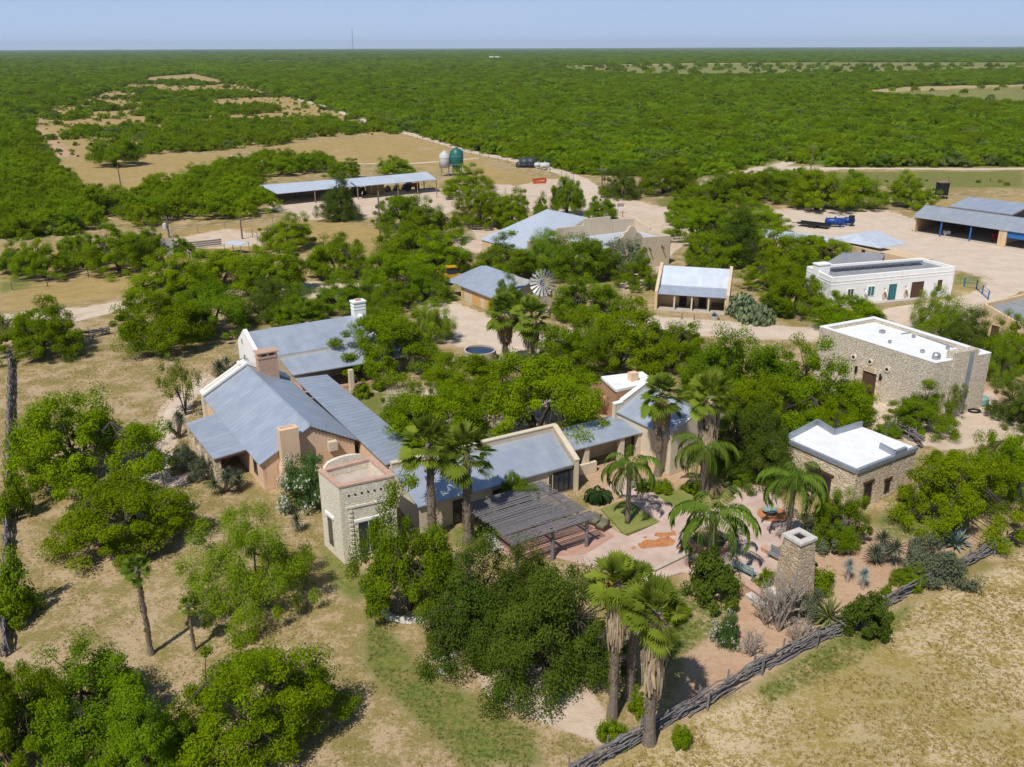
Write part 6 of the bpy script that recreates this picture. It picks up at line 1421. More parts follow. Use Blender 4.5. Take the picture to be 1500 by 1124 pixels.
for f, g in ((.07, .07), (.07, .93), (.93, .07), (.93, .5), (.93, .93), (.07, .5)):
    q = A_.lerp(B_, f).lerp(D_.lerp(C_, f), g); m_ = MB(); m_.path([up(q, 0), up(q, 1.3), up(q, zp - .3)], [.16, .14, .13], 8); ps = m_.build('post', MAT['pergola'], o)
q = A_.lerp(B_, .07).lerp(D_.lerp(C_, .07), .07); m_ = MB(); dd = (D_ - A_).normalized(); m_.tube(up(q, zp - 1.1), up(q + dd * .8, zp - .3), .07); q = A_.lerp(B_, .93).lerp(D_.lerp(C_, .93), .93); m_.tube(up(q, zp - 1.0), up(q - dd * .8, zp - .3), .07); m_.build('brace', MAT['wood'], o)
def lounge(x, y, label, rz):
    p = up(foot(x, y), .15); o = thing('lounge_chair', label, 'chair', up(p, 0)); dx = Vector((math.cos(rz), math.sin(rz), 0)); dy = Vector((-dx.y, dx.x, 0)); q = MB(); q.box(p + Vector((0, 0, .12)), (.85, .8, .14), rz); q.box(p + dy * .4 + Vector((0, 0, .2)), (.85, .1, .55), rz)
    for s in (-1, 1): q.box(p + dx * .4 * s + Vector((0, 0, 0)), (.08, .78, .48), rz)
    q.build('frame', MAT['brown'], o); q = MB(); q.box(p + Vector((0, 0, .27)) - dy * .02, (.68, .66, .16), rz); q.build('seat_cushion', MAT['cushion'], o); q = MB(); q.box(p + dy * .3 + Vector((0, 0, .43)), (.68, .16, .42), rz); q.build('back_cushion', MAT['cushion'], o)
lounge(871, 770, 'olive cushioned lounge chair at the pergola corner, left of two', R(-40)); lounge(882, 777, 'olive cushioned lounge chair at the pergola corner, right of two', R(-40))
a, b = foot(716, 790), foot(730, 812); rz = math.atan2((b - a).y, (b - a).x); c = (a + b) / 2; o = thing('garden_bench', 'long white slatted bench under the left end of the pergola', 'bench', c); q = MB(); L = (b - a).length
for k in range(7): x = a.lerp(b, (k + .5) / 7); q.box((x.x, x.y, .45), (.16, .62, .05), rz)
q.build('slat', MAT['offwhite'], o); q = MB(); n_ = Vector((-(b - a).y, (b - a).x, 0)).normalized()
for s in (-.34, .34): q.wall(a + n_ * s, b + n_ * s, .06, .3, .5)
q.build('side_board', MAT['offwhite'], o)
for f in (.08, .92):
    for s in (-.3, .3): x = a.lerp(b, f) + n_ * s; q = MB(); q.box((x.x, x.y, 0), (.08, .08, .42), rz); q.build('leg', MAT['offwhite'], o)
for (x, y, w_, l, rzz) in ((1089, 842, 1.9, 'pale slatted bench on the patio, nearer the dark bush', R(-50)), (1139, 824, 1.7, 'pale slatted bench on the patio, beside the stone chimney', R(-52))):
    pbench(up(foot(x, y), .12), w_, 'mint' if w_ > 1.8 else 'steel', 'patio_bench', l, 'bench', rzz, .42, True, Vector((-math.sin(rzz), math.cos(rzz), 0)) * (-1 if w_ > 1.8 else 1))
def seatwall(p0, p1, label, mat='brick', h=.5, t=.55):
    a, b = foot(*p0), foot(*p1); o = thing('seat_wall', label, 'wall', a); q = MB(); q.wall(a, b, t, 0, h - .08); q.build('wall_body', MAT[mat], o); d = (b - a).normalized() * .05; q = MB(); q.wall(a - d, b + d, t + .1, h - .08, h); q.build('cap', MAT['coping'] if mat == 'brick' else MAT[mat], o)
seatwall((1072, 847), (1119, 880), 'low brick seat wall at the left side of the fire patio'); seatwall((1118, 808), (1149, 826), 'low brick seat wall ending at the stone chimney'); seatwall((1096, 877), (1122, 896), 'pale stone bench outside the brick seat wall', 'rock', .45, .5)
seatwall((958, 838), (1012, 812), 'long low plastered kerb wall left of the round planter', 'concrete', .3, .3)
zc_ = 5.2; ct = G(1172, 784.5, zc_); o = thing('stone_chimney', 'free standing stone chimney fireplace at the patio edge', 'chimney', up(ct, 0)); q = MB(); rz = R(31); ca, sa = math.cos(rz), math.sin(rz); sq = lambda s, z: [Vector((ct.x + s * (a * ca - b_ * sa), ct.y + s * (a * sa + b_ * ca), z)) for a, b_ in ((-1, -1), (1, -1), (1, 1), (-1, 1))]
q.hexa(sq(1.0, 0), sq(.9, 2.2)); q.hexa(sq(.9, 2.2), sq(.72, zc_ - .2)); q.build('stack', MAT['fieldstone'], o); q = MB()
s4, i4 = sq(.82, 0), sq(.36, 0)
for i in range(4): j = (i + 1) % 4; q.hexa([up(s4[i], zc_ - .2), up(s4[j], zc_ - .2), up(i4[j], zc_ - .2), up(i4[i], zc_ - .2)], [up(s4[i], zc_), up(s4[j], zc_), up(i4[j], zc_), up(i4[i], zc_)])
q.build('capstone', MAT['rock'], o); q = MB(); q.prism(sq(.36, 0), zc_ - .2, zc_ - .12); q.build('flue', MAT['dark'], o)
hb = Vector((-ca, -sa, 0)); q = MB(); c = ct + hb * 1.3; q.box((c.x, c.y, 0), (.9, 1.8, .55), rz); q.build('hearth', MAT['fieldstone'], o)
p = foot(1140, 880); o = thing('grill_counter', 'stone outdoor grill counter below the chimney', 'grill', p); q = MB(); q.box(p, (1.6, 1.0, .85), rz); q.build('counter', MAT['fieldstone'], o); q = MB(); q.box(up(p, .85), (1.7, 1.1, .08), rz); q.build('counter_top', MAT['rock'], o); q = MB(); q.box(p + Vector((.75, -.2, .93)), (.5, .5, .3), rz); q.build('grill_lid', MAT['steel'], o)
c = foot(1038, 800); o = thing('round_planter', 'round raised brick planter with wide seat rim around a feather palm', 'planter', c); q = MB(); q.lathe(c, [(1.55, 0), (1.55, .5), (1.65, .5), (1.65, .62), (1.25, .62), (1.25, .45), (.02, .45)], 28, closed=False); q.build('rim', MAT['tile'], o); q = MB(); q.lathe(c, [(1.26, .40), (1.26, .47)], 20); q.build('soil', MAT['bark'], o)
c = foot(1132, 756); o = thing('bird_bath', 'low blue green fountain bowl in a round bed beside the feather palm', 'fountain', c); q = MB(); q.lathe(c, [(1.25, 0), (1.25, .2), (1.05, .22)], 20); q.build('basin', MAT['stain'], o); q = MB(); q.lathe(c + Vector((-.3, 0, 0)), [(.25, .2), (.2, .4), (.62, .62), (.55, .64), (.1, .5)], 14); q.build('bowl', MAT['mint'], o); q = MB(); q.lathe(c + Vector((-.3, 0, .5)), [(.07, 0), (.06, .45), (.02, .5)], 8); q.build('spout', MAT['offwhite'], o)
rl = random.Random(9); cr = foot(605, 888); ii = 0
for i in range(13):
    t = R(180 + 15 + i * 12.5); p = cr + Vector((2.0 * math.cos(t), 1.55 * math.sin(t) - .25, 0)); q = MB(); r = rl.uniform(.28, .4); q.hexa([p + Vector((r * math.cos(a_ * 1.05 + i) * rl.uniform(.8, 1.15), r * .8 * math.sin(a_ * 1.05 + i), 0)) for a_ in range(6)], [p + Vector((r * .75 * math.cos(a_ * 1.05 + i), r * .6 * math.sin(a_ * 1.05 + i), r * rl.uniform(.8, 1.1))) for a_ in range(6)])
    tag(q.build('edging_stone', MAT['rock']), 'white stone in the ring round the dark olive tree', 'rock', 'ring of white edging stones')
for x, y in ((650, 968), (655, 976), (664, 962), (648, 985), (672, 975)):
    p = foot(x, y); q = MB(); r = rl.uniform(.2, .36); q.hexa([p + Vector((r * math.cos(a_ * 1.05), r * .8 * math.sin(a_ * 1.05), 0)) for a_ in range(6)], [p + Vector((r * .7 * math.cos(a_ * 1.05 + .2), r * .6 * math.sin(a_ * 1.05 + .2), r * .9)) for a_ in range(6)]); tag(q.build('edging_stone', MAT['rock']), 'white stone lying under the left edge of the oak clump', 'rock', 'white stones under the oak clump')
p = foot(93, 524); q = MB(); q.box(p, (.25, .2, .7), .2); tag(q.build('water_tap_post', MAT['offwhite']), 'small white tap post below the corner mesquite', 'post')
for x, y, l in ((940, 285, 'stepped'), ): pass
o = thing('road_sign', 'small flat board sign on a post where the roads meet', 'sign', foot(905, 313)); p = foot(905, 313); q = MB(); q.tube(p, up(p, 2.2), .06); q.build('post', MAT['rust'], o); q = MB(); q.box(p + Vector((.6, 0, 1.6)), (1.5, .06, .7)); q.build('board', MAT['steel'], o)
# ------------------------------------------------------------------ trees and plants of the photograph, one by one
for a in [  # kind, foot x, foot y, top y, width, label
 ('mesq', 125, 712, 556, 214, 'largest mesquite left of the ranch house, beside the stick fence'),
 ('mesq', 195, 795, 684, 215, 'broad mesquite directly behind the two young fan palms'),
 ('wispy', 378, 888, 742, 165, 'feathery pale green tree left of the stone tower'),
 ('mesq', 372, 1085, 930, 250, 'rounded mesquite at the bottom edge right of the two young palms'),
 ('mid', 120, 1080, 940, 215, 'spreading mesquite in the bottom left corner below the tall young palm'),
 ('mesq', 20, 1125, 945, 150, 'mesquite cut by the left edge in the bottom corner'),
 ('mid', 215, 1140, 1000, 150, 'low mesquite at the bottom edge between two larger ones'),
 ('bush', 28, 900, 815, 72, 'round green bush growing over the left stick fence'),
 ('bush', 26, 760, 690, 44, 'small bush growing through the left stick fence above the round one'),
 ('mesq', 62, 520, 440, 112, 'mesquite at the far corner of the left stick fence'),
 ('mesq', 235, 512, 422, 130, 'low mesquite by the pole fence behind the ranch house'),
 ('mid', 312, 490, 412, 105, 'grey green mesquite beside the low mesquite behind the ranch house'),
 ('mesq', 262, 440, 372, 112, 'left of three flat topped mesquites above the sand track'),
 ('mesq', 325, 425, 362, 100, 'middle of three flat topped mesquites above the sand track'),
 ('mesq', 402, 430, 362, 110, 'right of three flat topped mesquites above the sand track'),
 ('dark', 395, 465, 412, 68, 'dark evergreen below the flat topped mesquites'),
 ('mid', 438, 472, 424, 72, 'bright bushy tree left end behind the north wing roof'),
 ('mid', 498, 452, 408, 86, 'bushy tree behind the ridge of the north wing'),
 ('mid', 560, 452, 410, 80, 'bushy tree behind the white chimney of the north wing'),
 ('wispy', 628, 500, 440, 70, 'thin pale tree beside the round water tank'),
 ('mesq', 495, 405, 340, 92, 'open branched mesquite above the sand track bend'),
 ('mesq', 420, 365, 318, 74, 'mesquite right of the little tin roof by the corral'),
 ('dark', 497, 322, 268, 60, 'dark leafed tree in front of the long shed'),
 ('mesq', 592, 335, 282, 74, 'mesquite by the wire fence below the hay in the shed'),
 ('mesq', 632, 352, 300, 80, 'mesquite right of the shed fence with grey top'),
 ('mesq', 598, 385, 322, 100, 'broad mesquite in the middle of the grove below the shed'),
 ('mesq', 640, 402, 345, 96, 'mesquite at the right edge of the grove beside the pale road'),
 ('mesq', 575, 432, 368, 92, 'mesquite in front of the grove left of the yellow machine'),
 ('mid', 625, 440, 388, 72, 'small mesquite left of the yellow garage'),
 ('mesq', 505, 262, 233, 54, 'left of two trees behind the long shed roof'),
 ('mesq', 578, 258, 227, 52, 'right of two trees behind the long shed roof'),
 ('mesq', 686, 288, 248, 66, 'round tree in front of the silos'),
 ('mesq', 706, 332, 279, 62, 'left of a pair of round trees in the fenced pen'),
 ('mesq', 748, 333, 278, 62, 'right of a pair of round trees in the fenced pen'),
 ('bush', 794, 318, 290, 24, 'lone round bush beside the barn ridge'),
 ('mesq', 830, 316, 256, 50, 'tall tree behind the barn beside the pale road'),
 ('mid', 880, 322, 284, 44, 'tree behind the stepped parapet of the mission hall'),
 ('dark', 911, 290, 248, 48, 'dark cedar like tree at the road fork'),
 ('mid', 972, 283, 240, 82, 'bushy tree at the woodland edge right of the dark cedar'),
 ('mesq', 1042, 308, 262, 82, 'tree at the left end of the belt above the gravel yard'),
 ('mesq', 1092, 296, 250, 90, 'second tree of the belt above the gravel yard'),
 ('mid', 1145, 292, 248, 84, 'third tree of the belt above the gravel yard'),
 ('mesq', 1196, 308, 250, 84, 'dark trunked mesquite standing on the gravel yard edge'),
 ('mesq', 1246, 304, 248, 84, 'dense mesquite right of the dark trunked one'),
 ('mesq', 1330, 303, 258, 58, 'lone small mesquite beside the black tower blind'),
 ('mesq', 1025, 352, 298, 84, 'leftmost tree of the grove behind the bunkhouse'),
 ('mesq', 1100, 338, 298, 92, 'rearmost bright tree of the grove behind the bunkhouse'),
 ('dark', 1075, 385, 318, 84, 'dark tree in the middle of the grove behind the bunkhouse'),
 ('mesq', 1045, 392, 340, 80, 'tree just behind the bunkhouse ridge'),
 ('mesq', 1140, 388, 335, 92, 'wide tree below the little tan warehouse roof'),
 ('mesq', 1192, 392, 342, 76, 'bright tree left of the exhaust fan on the warehouse'),
 ('mesq', 1125, 422, 372, 70, 'tree right of the bunkhouse gable'),
 ('mesq', 1160, 458, 390, 88, 'tree in front of the left end of the white building'),
 ('mesq', 1075, 350, 308, 84, 'bright tree in the second row of the grove behind the bunkhouse'),
 ('mid', 1165, 415, 368, 74, 'low tree between the grove and the white building'),
 ('mesq', 1010, 330, 290, 60, 'small tree at the upper left of the grove by the road'),
 ('mesq', 660, 710, 620, 80, 'mesquite crown rising behind the twin fan palms'),
 ('mid', 1040, 590, 500, 90, 'bright tree at the left end of the grove beside the drive'),
 ('mesq', 1205, 660, 575, 90, 'low spreading tree above the stone hut roof'),
 ('mid', 545, 500, 440, 70, 'leafy tree beside the white chimney over the north wing roof'),
 ('mid', 745, 402, 350, 96, 'left tree of the row between barn and windmill'),
 ('wispy', 800, 400, 345, 78, 'open tree in the row in front of the barn parapet'),
 ('mid', 852, 408, 342, 96, 'largest tree of the row in front of the mission hall'),
 ('grey', 904, 400, 346, 64, 'silver grey tree in front of the mission gable'),
 ('mesq', 932, 422, 374, 50, 'small bright tree below the mission hall window'),
 ('mid', 864, 470, 400, 100, 'broad tree right of the windmill'),
 ('mid', 742, 462, 405, 46, 'leafy tree in front of the yellow garage roof'),
 ('mesq', 785, 642, 512, 166, 'largest mesquite in the middle of the courtyard'),
 ('mesq', 645, 665, 560, 150, 'mesquite at the left side of the courtyard behind the south wing'),
 ('mesq', 690, 585, 512, 130, 'mesquite at the back of the courtyard below the water tank'),
 ('mesq', 600, 632, 565, 80, 'mesquite in the courtyard beside the clipped bush'),
 ('mesq', 575, 546, 450, 132, 'mesquite overhanging the north wing porch roof'),
 ('mid', 835, 560, 468, 92, 'dark green tree right of the twin palms by the windmill'),
 ('mesq', 905, 538, 440, 130, 'broad bright mesquite in front of the bunkhouse drive'),
 ('mesq', 985, 538, 465, 94, 'mesquite right of the broad one along the drive'),
 ('mid', 1090, 600, 478, 130, 'tall tree at the back of the grove left of the limestone hall'),
 ('mesq', 1175, 640, 520, 150, 'bright spreading tree in front of the left end of the limestone hall'),
 ('mesq', 1085, 660, 540, 120, 'tree in the grove behind the palms beside the casita'),
 ('dark', 1110, 700, 590, 116, 'dark shaded tree left of the stone hut'),
 ('mesq', 1238, 620, 555, 80, 'low tree reaching towards the hall doorway'),
 ('mesq', 1238, 482, 426, 104, 'tree in front of the white building above the hall roof'),
 ('wispy', 1376, 488, 424, 74, 'thin tree in front of the right end of the white building'),
 ('dark', 1412, 515, 460, 72, 'dark oleander like tree behind the right end of the hall roof'),
 ('mesq', 1490, 540, 470, 84, 'tree in front of the corner building at the right edge'),
 ('wispy', 1462, 560, 498, 44, 'thin sapling right of the limestone hall'),
 ('dark', 1494, 620, 560, 70, 'dark tree at the right edge beyond the hall'),
 ('mid', 1346, 630, 568, 84, 'small round topped tree in front of the limestone hall'),
 ('retama', 1390, 612, 560, 40, 'yellowish shrub against the hall wall'),
 ('mesq', 1395, 775, 640, 160, 'large bright mesquite right of the stone hut'),
 ('mesq', 1480, 735, 605, 110, 'mesquite cut by the right edge beyond the stone hut'),
 ('mid', 1300, 640, 618, 34, 'low bush beside the plank gate'),
 ('mid', 1225, 800, 700, 84, 'leafy tree against the front corner of the stone hut'),
 ('mid', 602, 892, 714, 158, 'dark olive tree inside the ring of white stones'),
 ('dark', 705, 958, 800, 175, 'left half of the great dark oak clump below the pergola'),
 ('dark', 805, 985, 800, 190, 'right half of the great dark oak clump beside the skirted palms'),
 ('dark', 770, 925, 795, 130, 'rear crown of the great dark oak clump next to the pergola'),
 ('dbush', 1042, 880, 800, 78, 'dark bush beside the low brick wall on the patio edge'),
 ('dbush', 1268, 930, 862, 66, 'dark round bush at a gap in the stick fence'),
 ('bush', 996, 1090, 1052, 32, 'small bush outside the stick fence beside the palm'),
 ('retama', 272, 608, 524, 66, 'yellow green retama tree beside the footpath behind the house'),
 ('olean', 455, 738, 650, 76, 'white flowering oleander between the house and the tower'),
 ('olean', 378, 548, 508, 46, 'flowering oleander behind the brick chimney'),
 ('mid', 758, 756, 682, 52, 'small tree against the south wing wall above the pergola'),
 ('bush', 532, 582, 560, 24, 'clipped round bush by the porch column'),
 ('bush', 553, 572, 556, 16, 'smaller clipped bush beside the porch column'),
 ('grey', 272, 685, 640, 44, 'blue grey sage bush at the corner of the porch'),
 ('grey', 295, 702, 665, 40, 'blue grey sage bush along the porch wall'),
 ('spike', 330, 720, 682, 34, 'spiky yucca in front of the porch opening'),
 ('spike', 352, 716, 682, 36, 'branched yucca right of the porch opening'),
 ('spike', 262, 640, 600, 24, 'tall thin yucca at the back corner of the porch'),
 ('spike', 322, 552, 524, 34, 'dark yucca clump by the north wing gable'),
 ('spike', 334, 545, 526, 24, 'smaller dark yucca by the north wing gable'),
 ('spike', 436, 778, 742, 30, 'dark yucca in front of the oleander and tower'),
 ('grey', 1365, 845, 778, 100, 'large grey green brush beside the stick fence'),
 ('mid', 1330, 858, 820, 50, 'low green shrub at the foot of the large brush'),
 ('grey', 1215, 800, 745, 70, 'grey brush with bare stems above the blue yuccas'),
 ('bush', 1185, 862, 818, 62, 'green shrub right of the stone chimney'),
 ('olean', 1066, 945, 888, 40, 'pale flowering shrub on the bare bed beside the patio'),
 ('bush', 900, 1085, 1050, 46, 'grey green shrub at the foot of the left skirted palm'),
 ('bush', 935, 1045, 1008, 36, 'shrub between the skirted palms'),
 ('bush', 965, 722, 700, 36, 'low shrub bed left of the casita corner'),
 ('bush', 1300, 870, 855, 18, 'tiny shrub on the bare bed right of the blue yuccas'),
 ('bush', 1085, 706, 684, 40, 'leafy shrub on the lawn behind the patio path'),
 ('bush', 1128, 706, 682, 34, 'leafy shrub at the end of the lawn behind the patio path'),
 ('bush', 1012, 722, 702, 30, 'low shrub in the bed at the foot of the drooping feather palm'),
 ('dbush', 942, 718, 700, 26, 'low dark shrub beside the casita wall'),
 ('bush', 1122, 858, 832, 40, 'leafy shrub between the grill and the seat wall'),
 ('grey', 1178, 905, 850, 60, 'grey twiggy shrub in front of the chimney foot'),
 ('bush', 990, 905, 872, 40, 'small green shrub on the lawn right of the skirted palms'),
 ('dead', 1120, 915, 840, 90, 'bare shrub left of the large bare one'),
 ('dead', 1140, 925, 800, 130, 'large bare shrub in front of the stone chimney'),
 ('dead', 1098, 962, 905, 64, 'smaller bare shrub at the stick fence'),
 ('dead', 1165, 945, 885, 80, 'bare tangled shrub right of the large bare one'),
 ('dead', 1235, 800, 735, 60, 'bare grey branches rising beside the stone hut'),
 ('yucca', 1212, 922, 862, 62, 'yellow green yucca rosette by the stick fence'),
 ('bluey', 1241, 852, 812, 26, 'blue yucca on a pale trunk, left of two'),
 ('bluey', 1263, 863, 826, 26, 'blue yucca on a pale trunk, right of two'),
 ('spike', 1292, 822, 775, 42, 'round dark yucca right of the blue yuccas'),
 ('agave', 1400, 800, 765, 52, 'large blue agave behind the grey green brush'),
 ('sago', 876, 732, 700, 44, 'dark sago palm at the path corner'),
 ('spike', 1298, 588, 563, 18, 'short spiky yucca right of the hall doorway'),
 ('pear', 1085, 462, 430, 42, 'white flecked prickly pear beside the bunkhouse gable'),
 ('pear', 1108, 472, 446, 48, 'grey green prickly pear, front one by the drive'),
 ('dbush', 1135, 462, 434, 40, 'dark blue green bush right of the prickly pears'),
 ('mesq', 168, 243, 192, 72, 'lone rounded mesquite in the left meadow'),
 ('mesq', 65, 408, 352, 66, 'mesquite by the pipe fence at the left field'),
 ('mesq', 122, 392, 340, 52, 'small mesquite left of the taller one by the pipe fence'),
 ('mesq', 175, 398, 332, 84, 'taller mesquite left of the loading chute'),
 ('mid', 30, 398, 358, 60, 'low mesquite cut by the left edge beyond the pipe fence'),
 ('mesq', 215, 372, 332, 54, 'mesquite directly behind the left chute rail'),
 ('mid', 215, 390, 352, 40, 'bush beside the loading chute'),
 ('mid', 270, 375, 345, 30, 'small bush inside the corral beside the chute')]:
    plant(*a)
GP = 'tall fan palms'
for kind, bx, by, ty, w, lab in [
 ('fansmall', 222, 958, 829, 50, 'thin leaning young fan palm on the left lawn, taller of two'),
 ('fansmall', 285, 952, 886, 34, 'short young fan palm on the left lawn, smaller of two'),
 ('fan', 634, 792, 648, 98, 'left of the twin fan palms in front of the south wing'),
 ('fan', 686, 794, 658, 96, 'right of the twin fan palms, beside the pergola corner'),
 ('fanskirt', 950, 1088, 895, 112, 'fan palm with long brown skirt standing at the stick fence'),
 ('fanskirt', 897, 1050, 852, 96, 'skirted fan palm left of the one at the stick fence'),
 ('fan', 922, 1022, 858, 90, 'slim fan palm half hidden behind the two skirted palms'),
 ('fanflower', 963, 696, 578, 78, 'fan palm with orange flower stalk against the casita'),
 ('fanskirt', 1030, 722, 578, 84, 'fan palm with yellowing fronds beside the casita gable'),
 ('fanflower', 740, 540, 455, 68, 'left of two fan palms in front of the windmill'),
 ('fanflower', 778, 552, 462, 70, 'right of two fan palms in front of the windmill'),
 ('feather', 919, 768, 680, 100, 'slender feather palm on the square lawn'),
 ('feather', 1028, 728, 655, 110, 'drooping feather palm in front of the casita window'),
 ('feather', 1040, 832, 752, 150, 'wide feather palm shading the round planter'),
 ('feather', 1152, 800, 700, 120, 'feather palm between the stone hut and the chimney')]:
    plant(kind, bx, by, ty, w, lab, 'palms around the compound')
# ---- belts of look-alike trees beyond the compound (nearest ones as individuals)
def belt(poly, spacing, kind, label, group, hmin, hmax, nmax=80, seed=3, single=True):
    w = W(poly); P = np.array(w); rl = random.Random(seed); n = 0; tries = 0; pts = []
    while n < nmax and tries < 6000:
        tries += 1
        x, y = rl.uniform(P[:, 0].min(), P[:, 0].max()), rl.uniform(P[:, 1].min(), P[:, 1].max())
        if not inside(np.array([x]), np.array([y]), w)[0]: continue
        if any((x - a) ** 2 + (y - b_) ** 2 < spacing ** 2 for a, b_ in pts): continue
        if any((x - a) ** 2 + (y - b_) ** 2 < 9 for a, b_ in SPOTS): continue
        pts.append((x, y)); h = rl.uniform(hmin, hmax); v = VAR[kind][0]
        plant(kind, 0, 0, 0, 0, label, group, hs=h / v['H'], ws=h / v['H'] * rl.uniform(.85, 1.25), pos=Vector((x, y, 0)), single=single); n += 1
belt([(-60, 205), (42, 200), (75, 262), (110, 302), (150, 312), (152, 335), (100, 345), (0, 352), (-60, 352)], 6.6, 'tip', 'green mesquite in the dense belt along the left edge of the meadow', 'trees of the left meadow belt', 4.8, 7.6, 95, 3)
belt([(150, 314), (262, 278), (390, 243), (468, 241), (482, 251), (378, 264), (352, 292), (392, 306), (380, 318), (335, 320), (250, 322), (215, 332)], 5.6, 'tip', 'green mesquite in the belt left of the long shed', 'trees of the belt left of the long shed', 4.8, 7.2, 85, 4)
belt([(1000, 292), (1050, 272), (1180, 262), (1210, 275), (1180, 288), (1060, 300)], 6.5, 'tip', 'green mesquite in the row above the gravel yard', 'trees of the row above the gravel yard', 3.6, 5.2, 24, 5)
belt([(215, 215), (300, 195), (385, 200), (470, 190), (480, 197), (395, 215), (300, 222), (225, 226)], 6.5, 'tip', 'mesquite in the thicket along the far side of the left meadow', 'trees of the far meadow thicket', 3.6, 5.2, 70, 6)
# ------------------------------------------------------------------ masses nobody could count: woodland, savanna scrub, grass
def gn_mass(name, protos, pts, scale, kind_id, rotmax=6.283):
    """one object: prototype meshes plus loose points; geometry nodes set the prototypes on the points"""
    V = []; F = []; KD = []; A = []; MI = []; mats = []; n = 0
    for k, me in enumerate(protos):
        co = np.empty(len(me.vertices) * 3, np.float32); me.vertices.foreach_get('co', co); co = co.reshape(-1, 3)
        fv = np.empty(len(me.loops), np.int32); me.loops.foreach_get('vertex_index', fv); fv = fv.reshape(-1, 4)
        a = np.empty(len(me.polygons), np.float32); me.attributes['rnd'].data.foreach_get('value', a)
        V.append(co); F.append(fv + n); KD.append(np.full(len(co), k)); A.append(a); MI.append(np.full(len(fv), k)); n += len(co); mats.append(me.materials[0])
    V.append(pts); KD.append(100 + kind_id)
    me = np_mesh(name, np.concatenate(V), np.concatenate(F), np.concatenate(A), mats)
    me.polygons.foreach_set('material_index', np.concatenate(MI).astype(np.int32))
    at = me.attributes.new('pk', 'INT', 'POINT'); at.data.foreach_set('value', np.concatenate(KD).astype(np.int32))
    at = me.attributes.new('sc', 'FLOAT_VECTOR', 'POINT'); sc = np.ones((n + len(pts), 3), np.float32); sc[n:] = scale; at.data.foreach_set('vector', sc.ravel())
    o = mesh_obj(name, me); tag(o, kind='stuff')
    g = bpy.data.node_groups.new(name, 'GeometryNodeTree')
    g.interface.new_socket('Geometry', in_out='INPUT', socket_type='NodeSocketGeometry'); g.interface.new_socket('Geometry', in_out='OUTPUT', socket_type='NodeSocketGeometry')
    N = g.nodes; Lk = g.links; gi = N.new('NodeGroupInput'); go = N.new('NodeGroupOutput'); jn = N.new('GeometryNodeJoinGeometry')
    def sel(val):
        a = N.new('GeometryNodeInputNamedAttribute'); a.data_type = 'INT'; a.inputs['Name'].default_value = 'pk'
        c = N.new('FunctionNodeCompare'); c.data_type = 'INT'; c.operation = 'EQUAL'; c.inputs[3].default_value = val
        Lk.new(a.outputs[0], c.inputs[2])
        s = N.new('GeometryNodeSeparateGeometry'); s.domain = 'POINT'; Lk.new(gi.outputs[0], s.inputs[0]); Lk.new(c.outputs[0], s.inputs[1]); return s.outputs[0]
    for k in range(len(protos)):
        ip = N.new('GeometryNodeInstanceOnPoints'); Lk.new(sel(100 + k), ip.inputs['Points']); Lk.new(sel(k), ip.inputs['Instance'])
        a = N.new('GeometryNodeInputNamedAttribute'); a.data_type = 'FLOAT_VECTOR'; a.inputs['Name'].default_value = 'sc'; Lk.new(a.outputs[0], ip.inputs['Scale'])
        rv = N.new('FunctionNodeRandomValue'); rv.data_type = 'FLOAT_VECTOR'; rv.inputs[0].default_value = (0, 0, 0); rv.inputs[1].default_value = (0, 0, rotmax); Lk.new(rv.outputs[0], ip.inputs['Rotation'])
        Lk.new(ip.outputs[0], jn.inputs[0])
    Lk.new(jn.outputs[0], go.inputs[0])
    md = o.modifiers.new('scatter', 'NODES'); md.node_group = g
    return o
RG = np.random.default_rng(5)
def jittered(y0, y1, step, half=0.80):
    ys = np.arange(y0, y1, step); out = []
    for y in ys:
        xs = np.arange(-half * y - 20, half * y + 20, step); out.append(np.stack([xs + RG.uniform(-.5, .5, len(xs)) * step, np.full(len(xs), y) + RG.uniform(-.5, .5, len(xs)) * step], 1))
    return np.concatenate(out)
prot = [v['crown'] for v in VAR['scrub']] + [v['crown'] for v in VAR['tip'][:2]]
allp = []; alls = []
for y0, y1, st, sz in ((150, 420, 4.3, 1.0), (420, 800, 4.9, 1.1), (800, 1500, 7.0, 1.5), (1500, 3000, 12.5, 2.5), (3000, 6500, 27, 5.0), (6500, 15000, 60, 11.0)):
    q = jittered(y0, y1, st, .80 if y0 > 400 else .95); q = q[woodmask(q[:, 0], q[:, 1])]
    dn = fbm(q[:, 0], q[:, 1], 60.0, 21) ; q = q[(dn > .30) | (RG.random(len(q)) < .45)]
    hgt = (0.72 + 0.38 * fbm(q[:, 0], q[:, 1], 45.0, 31) + RG.uniform(-.16, .22, len(q)))
    s = np.stack([hgt * sz * RG.uniform(.85, 1.25, len(q)), hgt * sz * RG.uniform(.85, 1.25, len(q)), hgt * min(sz, 1.25) * RG.uniform(.85, 1.2, len(q))], 1)
    zz = 26 * (fbm(q[:, 0], q[:, 1], 2600.0, 41) - .35) * np.clip((q[:, 1] - 4500) / 6000, 0, 1)
    allp.append(np.concatenate([q, zz[:, None]], 1)); alls.append(s)
P_, S_ = np.concatenate(allp), np.concatenate(alls)
gn_mass('woodland', prot, P_, S_, np.where(P_[:, 1] < 1300, RG.choice(len(prot), len(P_), p=[.27, .27, .15, .15, .08, .08]), RG.choice(len(prot), len(P_), p=[.29, .29, .22, .12, .04, .04])))  # bigger dark-leaf share far out stands in for shade in the canopy
print('woodland', len(P_))
